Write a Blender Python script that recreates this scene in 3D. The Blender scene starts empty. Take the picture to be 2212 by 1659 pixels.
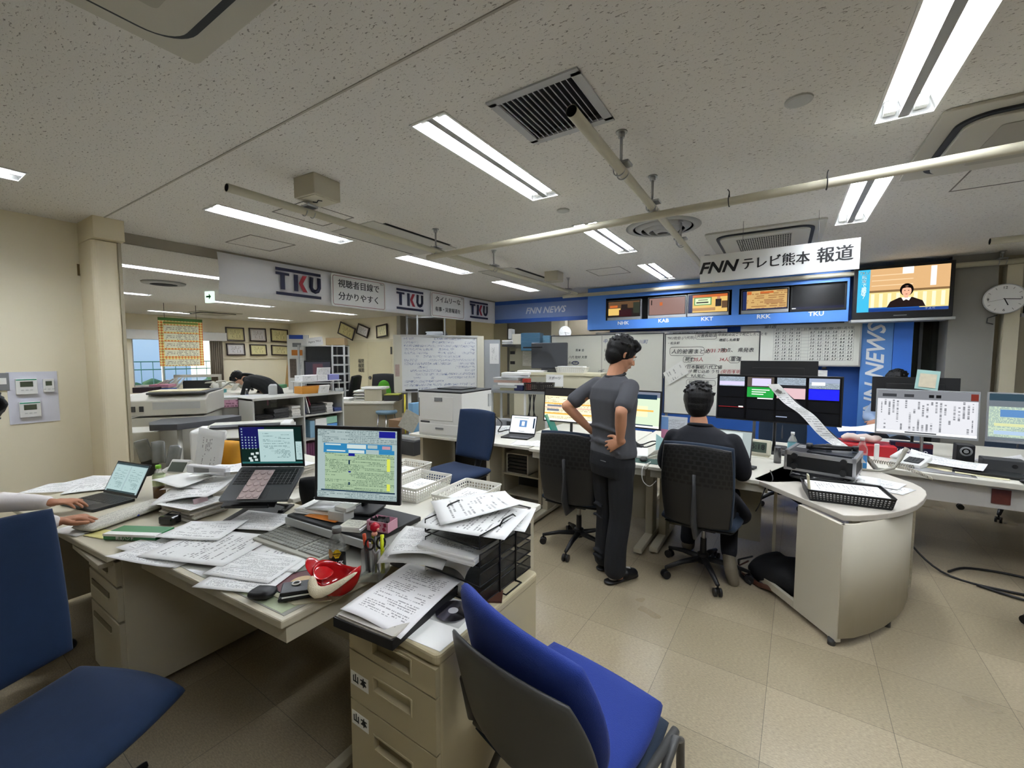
import bpy,bmesh,math,random
from mathutils import Vector as V,Matrix as M4,Euler,noise as mnoise
R=math.radians
random.seed(7)
SC=bpy.context.scene
COL=SC.collection
# ----------------------------------------------------------
F,CX,CY,CAMH=918.0,1106.0,829.5,1.55
YAW,PIT=R(32.5),R(3.85)
cd=bpy.data.cameras.new('camera');cam=bpy.data.objects.new('camera',cd);COL.objects.link(cam)
cd.sensor_width=36;cd.lens=F/2212*36;cd.clip_start=.05;cd.clip_end=200
cam.location=(0,0,CAMH);cam.rotation_euler=(R(90)-PIT,0,YAW)
SC.camera=cam
SC.view_settings.view_transform='Standard';SC.view_settings.look='None'
SC.view_settings.gamma=1;SC.view_settings.use_curve_mapping=False
SC.view_settings.exposure=2.6
TUBE=17.0
w=bpy.data.worlds.new('world');SC.world=w;w.use_nodes=True
nt=w.node_tree;bg=nt.nodes['Background']
sky=nt.nodes.new('ShaderNodeTexSky');sky.sky_type='HOSEK_WILKIE';sky.turbidity=6
sky.sun_direction=V((-.6,-.5,.5)).normalized()
nt.links.new(sky.outputs[0],bg.inputs[0]);bg.inputs[1].default_value=4.5
try:
 SC.cycles.use_denoising=True
 SC.cycles.max_bounces=8;SC.cycles.diffuse_bounces=5;SC.cycles.glossy_bounces=3
 SC.cycles.sample_clamp_indirect=6
except Exception:pass
_fw=V((-math.sin(YAW)*math.cos(PIT),math.cos(YAW)*math.cos(PIT),-math.sin(PIT)))
_rt=V((math.cos(YAW),math.sin(YAW),0));_up=_rt.cross(_fw)
def _ray(x,y):return _fw+_rt*((x-CX)/F)-_up*((y-CY)/F)
# points of the place measured on the photograph: on a level
def PZ(x,y,z):d=_ray(x,y);return V((0,0,CAMH))+d*((z-CAMH)/d.z)
def PX(x,y,v):d=_ray(x,y);return V((0,0,CAMH))+d*(v/d.x)
def PY(x,y,v):d=_ray(x,y);return V((0,0,CAMH))+d*(v/d.y)
# ----------------------------------------------------------
def lin(c):
 if isinstance(c,str):
  c=[int(c[i:i+2],16)/255 for i in(0,2,4)]
 return tuple((x/12.92 if x<=.04045 else((x+.055)/1.055)**2.4)for x in c)
MATS={}
class NT:
 def __init__(s,nt):s.nt=nt
 def n(s,t,**k):
  nd=s.nt.nodes.new('ShaderNode'+t)
  for a,b in k.items():
   if a.startswith('i_'):
    key=a[2:];key=int(key)if key.isdigit()else key.replace('_',' ')
    nd.inputs[key].default_value=b
   else:setattr(nd,a,b)
  return nd
 def l(s,a,b):s.nt.links.new(a,b)
 def math(s,op,a,b=None,c=None):
  m=s.n('Math',operation=op)
  for i,q in enumerate((a,b,c)):
   if q is None:continue
   if isinstance(q,(int,float)):m.inputs[i].default_value=q
   else:s.l(q,m.inputs[i])
  return m.outputs[0]
 def mix(s,f,a,b):
  m=s.n('Mix',data_type='RGBA')
  if isinstance(f,(int,float)):m.inputs[0].default_value=f
  else:s.l(f,m.inputs[0])
  for i,q in((6,a),(7,b)):
   if isinstance(q,tuple):m.inputs[i].default_value=(*q[:3],1)
   else:s.l(q,m.inputs[i])
  return m.outputs[2]
def mat(name,col='808080',rough=.5,metal=0,var=0,vscale=8,bump=0,bscale=60,emit=0,trans=0,alpha=1,spec=.5,sheen=0,ior=1.45,coat=0):
 if name in MATS:return MATS[name]
 m=bpy.data.materials.new(name);m.use_nodes=True;MATS[name]=m
 t=NT(m.node_tree);b=m.node_tree.nodes['Principled BSDF']
 c=lin(col)
 b.inputs['Base Color'].default_value=(*c,1)
 b.inputs['Roughness'].default_value=rough;b.inputs['Metallic'].default_value=metal
 b.inputs['IOR'].default_value=ior
 b.inputs['Specular IOR Level'].default_value=spec
 if sheen:b.inputs['Sheen Weight'].default_value=sheen
 if coat:b.inputs['Coat Weight'].default_value=coat
 if trans:b.inputs['Transmission Weight'].default_value=trans
 if alpha<1:b.inputs['Alpha'].default_value=alpha
 if emit:
  b.inputs['Emission Color'].default_value=(*c,1);b.inputs['Emission Strength'].default_value=emit
 if var or bump:
  tc=t.n('TexCoord')
 if var:
  nz=t.n('TexNoise',i_Scale=vscale,i_Detail=4.0);t.l(tc.outputs['Object'],nz.inputs['Vector'])
  f=t.math('MULTIPLY_ADD',nz.outputs[0],2*var,1-var)
  o=t.n('VectorMath',operation='SCALE');o.inputs[0].default_value=c;t.l(f,o.inputs['Scale'])
  t.l(o.outputs[0],b.inputs['Base Color'])
 if bump:
  nz=t.n('TexNoise',i_Scale=bscale,i_Detail=2.0);t.l(tc.outputs['Object'],nz.inputs['Vector'])
  bp=t.n('Bump',i_Strength=bump,i_Distance=.002);t.l(nz.outputs[0],bp.inputs['Height']);t.l(bp.outputs[0],b.inputs['Normal'])
 return m
def em(name,col,s=1.0,spec=.3):
 "a lit display colour: dark glossy glass that gives off light of its own"
 if name in MATS:return MATS[name]
 m=mat(name,'050505',rough=.25,spec=spec)
 b=m.node_tree.nodes['Principled BSDF'];b.inputs['Emission Color'].default_value=(*lin(col),1);b.inputs['Emission Strength'].default_value=s*.30
 return m
def paper_mat(name,base='e9e9e6',ink='3a3a3e',cols=1,rows=30,fill=.75,margin=.1,seed=0,vertical=False,head=True,emit=0,block=None,word=26):
 "rows of small illegible print on a sheet, in its UV space"
 if name in MATS:return MATS[name]
 m=bpy.data.materials.new(name);m.use_nodes=True;MATS[name]=m
 t=NT(m.node_tree);b=m.node_tree.nodes['Principled BSDF'];b.inputs['Roughness'].default_value=.75
 b.inputs['Specular IOR Level'].default_value=.2
 uv=t.n('UVMap');sp=t.n('SeparateXYZ');t.l(uv.outputs[0],sp.inputs[0])
 u,v=sp.outputs[0],sp.outputs[1]
 if vertical:u,v=v,u
 fv=t.math('FRACT',t.math('MULTIPLY',v,float(rows)))
 line=t.math('LESS_THAN',t.math('ABSOLUTE',t.math('SUBTRACT',fv,.5)),.24)
 row=t.math('FLOOR',t.math('MULTIPLY',v,float(rows)))
 cx=t.n('CombineXYZ');t.l(t.math('MULTIPLY',u,float(word*2)),cx.inputs[0]);t.l(t.math('MULTIPLY_ADD',row,3.7,float(seed)),cx.inputs[1])
 nz=t.n('TexNoise',i_Scale=1.0,i_Detail=1.0);t.l(cx.outputs[0],nz.inputs['Vector'])
 ch=t.math('GREATER_THAN',nz.outputs[0],.47)
 cy=t.n('CombineXYZ');t.l(t.math('MULTIPLY',u,2.2),cy.inputs[0]);t.l(t.math('MULTIPLY_ADD',row,1.9,float(seed+5)),cy.inputs[1])
 n2=t.n('TexNoise',i_Scale=1.0,i_Detail=0.0);t.l(cy.outputs[0],n2 .inputs['Vector'])
 ln=t.math('LESS_THAN',n2 .outputs[0],.35+.3*fill)
 mu=t.math('LESS_THAN',t.math('ABSOLUTE',t.math('SUBTRACT',u,.5)),.5-margin)
 mv=t.math('LESS_THAN',t.math('ABSOLUTE',t.math('SUBTRACT',v,.5)),.5-margin)
 k=line
 for q in(ch,ln,mu,mv):k=t.math('MULTIPLY',k,q)
 k=t.math('MULTIPLY',k,.75 if emit else.62)
 t.l(t.mix(k,lin(base),lin(ink)),b.inputs['Base Color'])
 if emit:
  t.l(t.mix(k,lin(base),lin(ink)),b.inputs['Emission Color']);b.inputs['Emission Strength'].default_value=emit*.30
  b.inputs['Base Color'].default_value=(.01,.01,.01,1)
  for l in list(m.node_tree.links):
   if l.to_socket==b.inputs['Base Color']:m.node_tree.links.remove(l)
 return m
def scribble_mat(name,base,ink,rows=12,sx=9,seed=0,dens=.5,thick=.045):
 "felt-pen handwriting too small to read, in rows, on a board (UV space)"
 if name in MATS:return MATS[name]
 m=bpy.data.materials.new(name);m.use_nodes=True;MATS[name]=m
 t=NT(m.node_tree);b=m.node_tree.nodes['Principled BSDF'];b.inputs['Roughness'].default_value=.25
 uv=t.n('UVMap');sp=t.n('SeparateXYZ');t.l(uv.outputs[0],sp.inputs[0]);u,v=sp.outputs[0],sp.outputs[1]
 fv=t.math('FRACT',t.math('MULTIPLY',v,float(rows)))
 line=t.math('LESS_THAN',t.math('ABSOLUTE',t.math('SUBTRACT',fv,.5)),.33)
 row=t.math('FLOOR',t.math('MULTIPLY',v,float(rows)))
 cx=t.n('CombineXYZ');t.l(t.math('MULTIPLY',u,float(rows*sx)),cx.inputs[0]);t.l(t.math('MULTIPLY',v,float(rows*4)),cx.inputs[1]);cx.inputs[2].default_value=seed
 nz=t.n('TexNoise',i_Scale=.5,i_Detail=1.0,i_Distortion=1.5);t.l(cx.outputs[0],nz.inputs['Vector'])
 st=t.math('LESS_THAN',t.math('ABSOLUTE',t.math('SUBTRACT',nz.outputs[0],.5)),thick)
 cy=t.n('CombineXYZ');t.l(t.math('MULTIPLY',u,3.1),cy.inputs[0]);t.l(t.math('MULTIPLY_ADD',row,1.9,float(seed+5)),cy.inputs[1])
 n2=t.n('TexNoise',i_Scale=1.0,i_Detail=1.0);t.l(cy.outputs[0],n2 .inputs['Vector'])
 ln=t.math('LESS_THAN',n2 .outputs[0],dens)
 n3=t.n('TexNoise',i_Scale=2.0);t.l(cy.outputs[0],n3 .inputs['Vector'])
 k=line
 for q in(st,ln):k=t.math('MULTIPLY',k,q)
 k=t.math('MULTIPLY',k,t.math('MULTIPLY_ADD',n3 .outputs[0],1.2,.1))
 mu=t.math('LESS_THAN',t.math('ABSOLUTE',t.math('SUBTRACT',u,.5)),.47)
 k=t.math('MULTIPLY',k,mu)
 t.l(t.mix(k,lin(base),lin(ink)),b.inputs['Base Color'])
 return m
 # ----------------------------------------------------------
class MB:
 def __init__(s):s.v=[];s.f=[];s.m=[];s.uv=[];s.M=None;s.sm=[]
 def _v(s,p):
  p=V(p)
  if s.M is not None:p=s.M@p
  s.v.append(p);return len(s.v)-1
 def face(s,ids,m=0,uv=None,sm=False):s.f.append(tuple(ids));s.m.append(m);s.uv.append(uv);s.sm.append(sm)
 def quad(s,a,b,c,d,m=0):
  s.face([s._v(p)for p in(a,b,c,d)],m,[(0,0),(1,0),(1,1),(0,1)]);return s
 def poly(s,pts,m=0):s.face([s._v(p)for p in pts],m);return s
 def box(s,x0,y0,z0,x1,y1,z1,m=0):
  i=[s._v(p)for p in((x0,y0,z0),(x1,y0,z0),(x1,y1,z0),(x0,y1,z0),(x0,y0,z1),(x1,y0,z1),(x1,y1,z1),(x0,y1,z1))]
  for q in((0,3,2,1),(4,5,6,7),(0,1,5,4),(1,2,6,5),(2,3,7,6),(3,0,4,7)):
   s.face([i[k]for k in q],m,[(0,0),(1,0),(1,1),(0,1)])
  return s
 def ob(s,c,size,rot=(0,0,0),m=0):
  o=s.M;T=M4 .Translation(V(c))@Euler([R(a)for a in rot]).to_matrix().to_4x4()
  s.M=T if o is None else o@T
  x,y,z=[k/2 for k in size];s.box(-x,-y,-z,x,y,z,m);s.M=o;return s
 def loft(s,rings,m=0,cap=True,close=True,sm=True):
  n=len(rings[0]);ids=[[s._v(p)for p in r]for r in rings]
  for a in range(len(ids)-1):
   for k in range(n if close else n-1):
    k2=(k+1)%n
    s.face([ids[a][k],ids[a][k2],ids[a+1][k2],ids[a+1][k]],m,None,sm)
  if cap and close:s.face(ids[0][::-1],m);s.face(ids[-1],m)
  return s
 def tube(s,pts,r,n=8,m=0,cap=True,ry=None,up=None):
  pts=[V(p)for p in pts];rings=[]
  if not isinstance(r,(list,tuple)):r=[r]*len(pts)
  ref=None
  for i,p in enumerate(pts):
   d=(pts[min(i+1,len(pts)-1)]-pts[max(i-1,0)]).normalized()
   if ref is None:
    ref=V(up)if up else(V((0,0,1))if abs(d.z)<.9 else V((1,0,0)))
   x=d.cross(ref).normalized();y=x.cross(d).normalized()
   if not up:ref=y
   q=r[i];qy=q if ry is None else(ry[i]if isinstance(ry,(list,tuple))else ry)
   rings.append([p+x*math.cos(2*math.pi*k/n)*q+y*math.sin(2*math.pi*k/n)*qy for k in range(n)])
  return s.loft(rings,m,cap)
 def cyl(s,a,b,r,n=16,m=0,r2=None):return s.tube([a,b],[r,r if r2 is None else r2],n,m)
 def lathe(s,c,prof,n=20,m=0,cap=True):
  c=V(c);return s.loft([[c+V((math.cos(2*math.pi*k/n)*r,math.sin(2*math.pi*k/n)*r,z))for k in range(n)]for r,z in prof],m,cap)
 def prism(s,poly,z0,z1,m=0):
  a=[s._v((*p,z0))for p in poly];b=[s._v((*p,z1))for p in poly];n=len(poly)
  s.face(a[::-1],m);s.face(b,m)
  for k in range(n):s.face([a[k],a[(k+1)%n],b[(k+1)%n],b[k]],m)
  return s
 def xprism(s,poly,x0,x1,m=0):
  "poly given as (y,z), pulled along x"
  a=[s._v((x0,*p))for p in poly];b=[s._v((x1,*p))for p in poly];n=len(poly)
  s.face(a[::-1],m);s.face(b,m)
  for k in range(n):s.face([a[k],a[(k+1)%n],b[(k+1)%n],b[k]],m)
  return s
 def yprism(s,poly,y0,y1,m=0):
  "poly given as (x,z), pulled along y"
  a=[s._v((p[0],y0,p[1]))for p in poly];b=[s._v((p[0],y1,p[1]))for p in poly];n=len(poly)
  s.face(a,m);s.face(b[::-1],m)
  for k in range(n):s.face([b[k],b[(k+1)%n],a[(k+1)%n],a[k]],m)
  return s
 def grid(s,fn,nu,nv,m=0,sm=True):
  ids=[[s._v(fn(i/nu,j/nv))for i in range(nu+1)]for j in range(nv+1)]
  for j in range(nv):
   for i in range(nu):
    s.face([ids[j][i],ids[j][i+1],ids[j+1][i+1],ids[j+1][i]],m,[(i/nu,j/nv),((i+1)/nu,j/nv),((i+1)/nu,(j+1)/nv),(i/nu,(j+1)/nv)],sm)
  return s
 def ball(s,c,r,n=12,m=0,sc=(1,1,1)):
  c=V(c);h=n//2
  return s.loft([[c+V((r*sc[0]*math.sin(math.pi*j/h)*math.cos(2*math.pi*k/n),r*sc[1]*math.sin(math.pi*j/h)*math.sin(2*math.pi*k/n),-r*sc[2]*math.cos(math.pi*j/h)))for k in range(n)]for j in[.12]+list(range(1,h))+[h-.12]],m)
 def rbox(s,x0,y0,z0,x1,y1,z1,r,m=0,n=4):
  "upright box with rounded vertical corners"
  pts=[]
  for cx,cy,a0 in((x1-r,y1-r,0),(x0+r,y1-r,90),(x0+r,y0+r,180),(x1-r,y0+r,270)):
   for k in range(n+1):
    a=R(a0+90*k/n);pts.append((cx+r*math.cos(a),cy+r*math.sin(a)))
  return s.prism(pts,z0,z1,m)
 def build(s,name,mats,parent=None,w=False,bevel=0,smooth=None,solid=0,sub=0,seg=2,weld=False):
  me=bpy.data.meshes.new(name)
  vs=s.v
  loc=None
  if parent is not None and w:
   inv=parent.matrix_world.inverted()if False else _wm(parent).inverted();vs=[inv@p for p in vs]
  elif parent is None:
   xs=[p.x for p in vs];ys=[p.y for p in vs];zs=[p.z for p in vs]
   loc=V(((min(xs)+max(xs))/2,(min(ys)+max(ys))/2,min(zs)));vs=[p-loc for p in vs]
  me.from_pydata([tuple(p)for p in vs],[],s.f)
  if not isinstance(mats,(list,tuple)):mats=[mats]
  for q in mats:me.materials.append(q)
  me.polygons.foreach_set('material_index',s.m)
  if any(s.uv):
   ul=me.uv_layers.new(name='UVMap');d=[]
   for f,u in zip(s.f,s.uv):d+=[c for q in(u if u else[(0,0)]*len(f))for c in q]
   ul.data.foreach_set('uv',d)
  sm=s.sm if smooth is None else[smooth]*len(s.f)
  me.polygons.foreach_set('use_smooth',sm)
  me.update()
  if weld:
   b=bmesh.new();b.from_mesh(me);bmesh.ops.remove_doubles(b,verts=b.verts,dist=1e-5);bmesh.ops.recalc_face_normals(b,faces=b.faces);b.to_mesh(me);b.free()
  o=bpy.data.objects.new(name,me);COL.objects.link(o)
  if loc is not None:o.location=loc
  if parent is not None:o.parent=parent
  if solid:
   md=o.modifiers.new('s','SOLIDIFY');md.thickness=solid;md.offset=0
  if bevel:
   md=o.modifiers.new('b','BEVEL');md.width=bevel;md.segments=seg;md.limit_method='ANGLE';md.angle_limit=R(50)
   md.harden_normals=False
  if sub:
   md=o.modifiers.new('u','SUBSURF');md.levels=sub;md.render_levels=sub
  return o
def _wm(o):
 m=M4 .LocRotScale(o.location,o.rotation_euler,o.scale)
 return m if o.parent is None else _wm(o.parent)@m
def thing(name,label,cat,loc=(0,0,0),rz=0,group=None):
 o=bpy.data.objects.new(name,None);COL.objects.link(o);o.empty_display_size=.1
 o.location=loc;o.rotation_euler=(0,0,R(rz));o['label']=label;o['category']=cat
 if group:o['group']=group
 return o
def tag(o,label,cat,group=None,kind=None):
 o['label']=label;o['category']=cat
 if group:o['group']=group
 if kind:o['kind']=kind
 return o
def struct(o):o['kind']='structure';return o
def lab(o,l):o['label']=l;return o
def copy_tree(o,parent=None):
 c=o.copy();COL.objects.link(c);c.parent=parent
 for ch in list(o.children):copy_tree(ch,c)
 return c
def text(s,size,m,parent,loc,rot=(90,0,0),bold=0,shear=0,align='CENTER',name='lettering',sx=1.0,ext=.0006,sp=1.0,w=False,lsp=1.0):
 cu=bpy.data.curves.new('t','FONT');cu.body=s;cu.size=size;cu.align_x=align;cu.align_y='CENTER'
 cu.offset=bold;cu.shear=shear;cu.resolution_u=2;cu.space_character=sp;cu.space_line=lsp;cu.extrude=ext
 o=bpy.data.objects.new('t',cu);COL.objects.link(o)
 dg=bpy.context.evaluated_depsgraph_get();dg.update()
 me=bpy.data.meshes.new_from_object(o.evaluated_get(dg));bpy.data.objects.remove(o);bpy.data.curves.remove(cu)
 me.name=name;me.materials.clear();me.materials.append(m)
 me.transform(M4 .Diagonal((sx,1,1,1)))
 n=bpy.data.objects.new(name,me);COL.objects.link(n)
 mt=M4 .Translation(V(loc))@Euler([R(a)for a in rot]).to_matrix().to_4x4()
 if parent is not None:
  if w:mt=_wm(parent).inverted()@mt
  n.parent=parent
 n.location=mt.to_translation();n.rotation_euler=mt.to_euler()
 return n
def applied(o,mods=True):
 "bake the modifiers of a mesh object into its mesh"
 dg=bpy.context.evaluated_depsgraph_get();dg.update()
 me=bpy.data.meshes.new_from_object(o.evaluated_get(dg));o.modifiers.clear();o.data=me;return o
def rrect(w,h,r,n=4):
 out=[]
 for cx,cy,a0 in((w/2-r,h/2-r,0),(-w/2+r,h/2-r,90),(-w/2+r,-h/2+r,180),(w/2-r,-h/2+r,270)):
  for k in range(n+1):a=R(a0+90*k/n);out.append((cx+r*math.cos(a),cy+r*math.sin(a)))
 return out
 # common materials
white=mat('white_plastic','dcdcd8',.45)
offw=mat('office_white_metal','cfccbf',.42,var=.03)
beige=mat('beige_steel','b7b09a',.45,var=.04,vscale=5)
black=mat('black_plastic','151517',.45)
blackm=mat('black_metal','141416',.4,.3)
dgrey=mat('dark_grey_plastic','3a3b3d',.5)
mgrey=mat('mid_grey_plastic','7b7d7e',.5)
lgrey=mat('light_grey_plastic','b4b6b4',.5)
steel=mat('brushed_steel','a9aaac',.3,.9)
chrome=mat('chrome','d5d5d8',.12,1)
paperw=mat('plain_paper','e6e6e2',.8,spec=.2)
ink=mat('black_ink','17171a',.6)
navy=mat('navy_ink','1f2347',.6)
blueT=mat('signage_blue','2f62b8',.45)
whitepaint=mat('white_lettering','eceff2',.5)
yel=mat('yellow_plastic','d9d331',.4)
redp=mat('red_plastic','b4141c',.25)
# ----------------------------------------------------------
H,HL=2.7,2.6
def ceil_mat():
 m=bpy.data.materials.new('mineral_fibre_ceiling');m.use_nodes=True;t=NT(m.node_tree);b=m.node_tree.nodes['Principled BSDF']
 b.inputs['Roughness'].default_value=.9;b.inputs['Specular IOR Level'].default_value=.1
 tc=t.n('TexCoord');mp=t.n('Mapping');t.l(tc.outputs['Object'],mp.inputs[0]);mp.inputs['Scale'].default_value=(1.0,2.4,1)
 n1=t.n('TexNoise',i_Scale=48.0,i_Detail=3.0,i_Roughness=.65,i_Distortion=.6);t.l(mp.outputs[0],n1 .inputs['Vector'])
 k=t.math('LESS_THAN',n1 .outputs[0],.375)
 n2=t.n('TexNoise',i_Scale=260.0,i_Detail=2.0);t.l(tc.outputs['Object'],n2 .inputs['Vector'])
 base=t.mix(n2 .outputs[0],lin('d2cfca'),lin('e2e0dd'))
 t.l(t.mix(t.math('MULTIPLY',k,.8),base,lin('6e6a65')),b.inputs['Base Color'])
 bp=t.n('Bump',i_Strength=.35,i_Distance=.004);t.l(n1 .outputs[0],bp.inputs['Height']);t.l(bp.outputs[0],b.inputs['Normal'])
 return m
CM=ceil_mat()
def floor_mat():
 m=bpy.data.materials.new('vinyl_tile_floor');m.use_nodes=True;t=NT(m.node_tree);b=m.node_tree.nodes['Principled BSDF']
 tc=t.n('TexCoord');br=t.n('TexBrick',offset=0.0,i_Scale=1.0,i_Mortar_Size=.0012,i_Brick_Width=.45,i_Row_Height=.45,i_Mortar_Smooth=.3)
 mp=t.n('Mapping');mp.inputs['Rotation'].default_value=(0,0,R(1.5));t.l(tc.outputs['Object'],mp.inputs[0]);t.l(mp.outputs[0],br.inputs['Vector'])
 br.inputs['Color1'].default_value=(*lin('a2967f'),1);br.inputs['Color2'].default_value=(*lin('958a73'),1);br.inputs['Mortar'].default_value=(*lin('5f584c'),1)
 mp2=t.n('Mapping');mp2 .inputs['Scale'].default_value=(1.0,3.0,1);t.l(tc.outputs['Object'],mp2 .inputs[0])
 n=t.n('TexNoise',i_Scale=70.0,i_Detail=4.0,i_Roughness=.7);t.l(mp2 .outputs[0],n.inputs['Vector'])
 mx=t.n('Mix',data_type='RGBA',blend_type='MULTIPLY');mx.inputs[0].default_value=.8
 rp=t.n('ValToRGB');rp.color_ramp.elements[0].position=.3;rp.color_ramp.elements[0].color=(.55,.55,.55,1);rp.color_ramp.elements[1].position=.7;rp.color_ramp.elements[1].color=(1.25,1.22,1.15,1)
 t.l(n.outputs[0],rp.inputs[0]);t.l(br.outputs[0],mx.inputs[6]);t.l(rp.outputs[0],mx.inputs[7])
 n3=t.n('TexNoise',i_Scale=1.3,i_Detail=3.0);t.l(tc.outputs['Object'],n3 .inputs['Vector'])
 sc=t.n('VectorMath',operation='SCALE');t.l(mx.outputs[2],sc.inputs[0]);t.l(t.math('MULTIPLY_ADD',n3 .outputs[0],.5,.78),sc.inputs['Scale'])
 t.l(sc.outputs[0],b.inputs['Base Color'])
 t.l(t.math('MULTIPLY_ADD',n3 .outputs[0],.25,.2),b.inputs['Roughness'])
 bp=t.n('Bump',i_Strength=.12,i_Distance=.002);t.l(n.outputs[0],bp.inputs['Height']);t.l(bp.outputs[0],b.inputs['Normal'])
 return m
struct(MB().box(-14.2,-3,-.1,6.2,12.2,0).build('floor',floor_mat()))
wallm=mat('cream_wallpaper','e0d8bf',.75,var=.03,vscale=3,bump=.12,bscale=220)
wallg=mat('grey_partition','9c9a92',.7,var=.03)
wally=mat('yellow_cream_wall','c9be9a',.7)
wallb=mat('brown_wall','8f8470',.7)
# fixture rectangles (x0, y0, x1, y1) cut out of the ceiling
LXO=[(-1.615,-1.395),(.335,.56)]
ROWS=[(-.37,.87),(1.59,2.82),(3.54,4.78),(5.49,6.72)]
LIGHTS=[(x0,y0,x1,y1,'open')for x0,x1 in LXO for y0,y1 in ROWS if not(x0<0 and y0<0)]+[(-3.9,y0,-3.67,y1,'louvre')for y0,y1 in ROWS[1:]]+[(-4.3,-.55,-4.07,.69,'louvre')]
LIGHTS+=[(2.4,y0,2.62,y1,'open')for y0,y1 in ROWS[1:3]]
LIGHTS+=[(-3.9,8.0,-3.67,9.2,'louvre')];ROWS.append((8.0,9.2))  # added lamp out of sight behind the blue banner, brightens the recess
LLEFT=[(-6.62,1.75,-6.42,2.99),(-6.62,-.2,-6.42,1.04),(-9.46,1.7,-9.26,2.94),(-9.46,3.82,-9.26,5.06),(-9.46,5.95,-9.26,7.19),(-12.66,3.88,-12.46,5.12),(-12.66,6.1,-12.46,7.34),(-6.62,3.9,-6.42,5.14),(-6.62,6.05,-6.42,7.29),(-12.66,1.75,-12.46,2.99)]  # final entries, hidden from view, are added lamps brightening the dim left room
SLOTS=[(-3.62,2.6,-3.56,3.55),(-3.04,2.6,-2.96,3.5),(-3.62,4.87,-3.56,5.8),(-3.07,4.84,-2.99,5.76)]
GRILLE=(-1.165,1.665,-.755,2.055)
def plate(x0,y0,x1,y1,z,holes,th=.03):
 xs=sorted({x0,x1}|{h[0]for h in holes}|{h[2]for h in holes});ys=sorted({y0,y1}|{h[1]for h in holes}|{h[3]for h in holes})
 b=MB();ids={}
 def vid(i,j,k):
  if(i,j,k)not in ids:ids[(i,j,k)]=b._v((xs[i],ys[j],z+k*th))
  return ids[(i,j,k)]
 for i in range(len(xs)-1):
  for j in range(len(ys)-1):
   cx,cy=(xs[i]+xs[i+1])/2,(ys[j]+ys[j+1])/2
   if any(h[0]<cx<h[2]and h[1]<cy<h[3]for h in holes):continue
   b.face([vid(i,j,0),vid(i,j+1,0),vid(i+1,j+1,0),vid(i+1,j,0)])
   b.face([vid(i,j,1),vid(i+1,j,1),vid(i+1,j+1,1),vid(i,j+1,1)])
 return b
o=plate(-5.25,-3,6.2,12.2,H,[l[:4]for l in LIGHTS]+SLOTS+[GRILLE]).build('ceiling',CM);struct(o)
o=plate(-14.2,-3,-5.25,12.2,HL,LLEFT).build('ceiling',CM);struct(o)
struct(MB().box(-5.27,1.36,HL,-5.25,12.2,H+.02).build('trim_1',mat('soffit_paint','9a9488',.8)))
seam=mat('seam','aaa59c',.8)
struct(MB().box(-5.2,1.23,H-.004,6,1.24,H).build('trim_2',seam))
struct(MB().box(-14.2,-3,H+.3,6.2,12.2,H+.35).build('ceiling',seam))
# walls
struct(MB().box(-5.45,-3,0,-5.25,1.24,H).build('wall_left',wallm))
b=MB();b.rbox(-5.45,1.16,0,-4.9,1.345,2.52,.04);b.rbox(-5.45,1.16,2.525,-4.82,1.36,H,.004)
struct(b.build('wall_column',mat('cream_pillar','d8cdb0',.6)))
struct(MB().box(-4.905,1.33,0,-4.895,1.352,2.52).build('trim_3',mat('edge_strip','a39b84',.5)))
WX=-13.8
b=MB();wy0,wy1,wz0,wz1=3.9,5.9,.75,2.0
b.box(WX-.2,-3,0,WX,wy0,HL+.1);b.box(WX-.2,wy1,0,WX,8.2,HL+.1);b.box(WX-.2,wy0,0,WX,wy1,wz0);b.box(WX-.2,wy0,wz1,WX,wy1,HL+.1)
struct(b.build('wall_far',wallm))
struct(MB().box(WX,7.98,0,-8.72,8.18,HL+.1).build('wall_back_left',wallm))
struct(MB().box(-8.74,7.98,0,-8.6,12,H).build('wall_recess_side',wallg))
struct(MB().box(-8.7,11,0,-2.6,11.2,H).build('wall_recess',mat('recess_wall','8c8778',.8)))
gy=9.3
x0,x1=PY(1066,730,gy).x,PY(1197,730,gy).x
struct(MB().box(x0,gy,0,x1,gy+.12,H).build('wall_partition',wallg))
x2,x3=PY(1197,730,gy).x,PY(1226,730,gy).x
struct(MB().box(x2,gy-.15,0,x3,gy+.15,H).build('wall_post',mat('cream_post','cfc8b0',.6)))
struct(MB().box(x3,gy,0,-2.3,gy+.12,H).build('wall_brown',wallb))
xa,xb=PY(1018,730,8.6).x,PY(1067,730,8.6).x
struct(MB().box(xa,8.6,0,xb,9.2,H).build('wall_pier',wally))
xa,xb=PY(958,730,8.9).x,PY(985,730,8.9).x
struct(MB().box(xa,8.9,0,xb,9.3,H).build('wall_pier',wally))
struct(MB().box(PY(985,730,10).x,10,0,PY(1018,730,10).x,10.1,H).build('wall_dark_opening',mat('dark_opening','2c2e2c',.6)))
# blue wall behind the boards, glazed partition and right-ha
struct(MB().box(-2.6,7.3,0,1.3,7.42,H).build('wall_back',mat('blue_panel','2b5fb4',.5)))
struct(MB().box(5.9,-3,0,6.1,12,H).build('wall_right',wallm))
struct(MB().box(-14.2,-3.1,0,6.2,-3,H).build('wall_behind',wallm))
struct(MB().box(-14.2,12,0,6.2,12.2,H).build('wall_end',wallb))
gcol=mat('grey_painted_column','8d8b85',.6)
struct(MB().box(1.62,7.0,0,2.0,7.6,H).build('wall_column',gcol))
struct(MB().box(2.06,6.98,0,2.18,7.1,2.55).build('trim_4',mat('cream_post','cfc8b0',.6)))
b=MB();b.box(2.0,7.3,0,2.3,7.4,H);b.box(2.3,7.3,0,5.9,7.4,2.02);b.box(2.3,7.3,2.62,5.9,7.4,H)
struct(b.build('wall_back',mat('warm_grey_wall','aaa28d',.7)))
o=MB().box(2.3,7.33,2.02,5.9,7.35,2.62).build('window_2',mat('night_glass','0d0e10',.08));struct(o)
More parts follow.
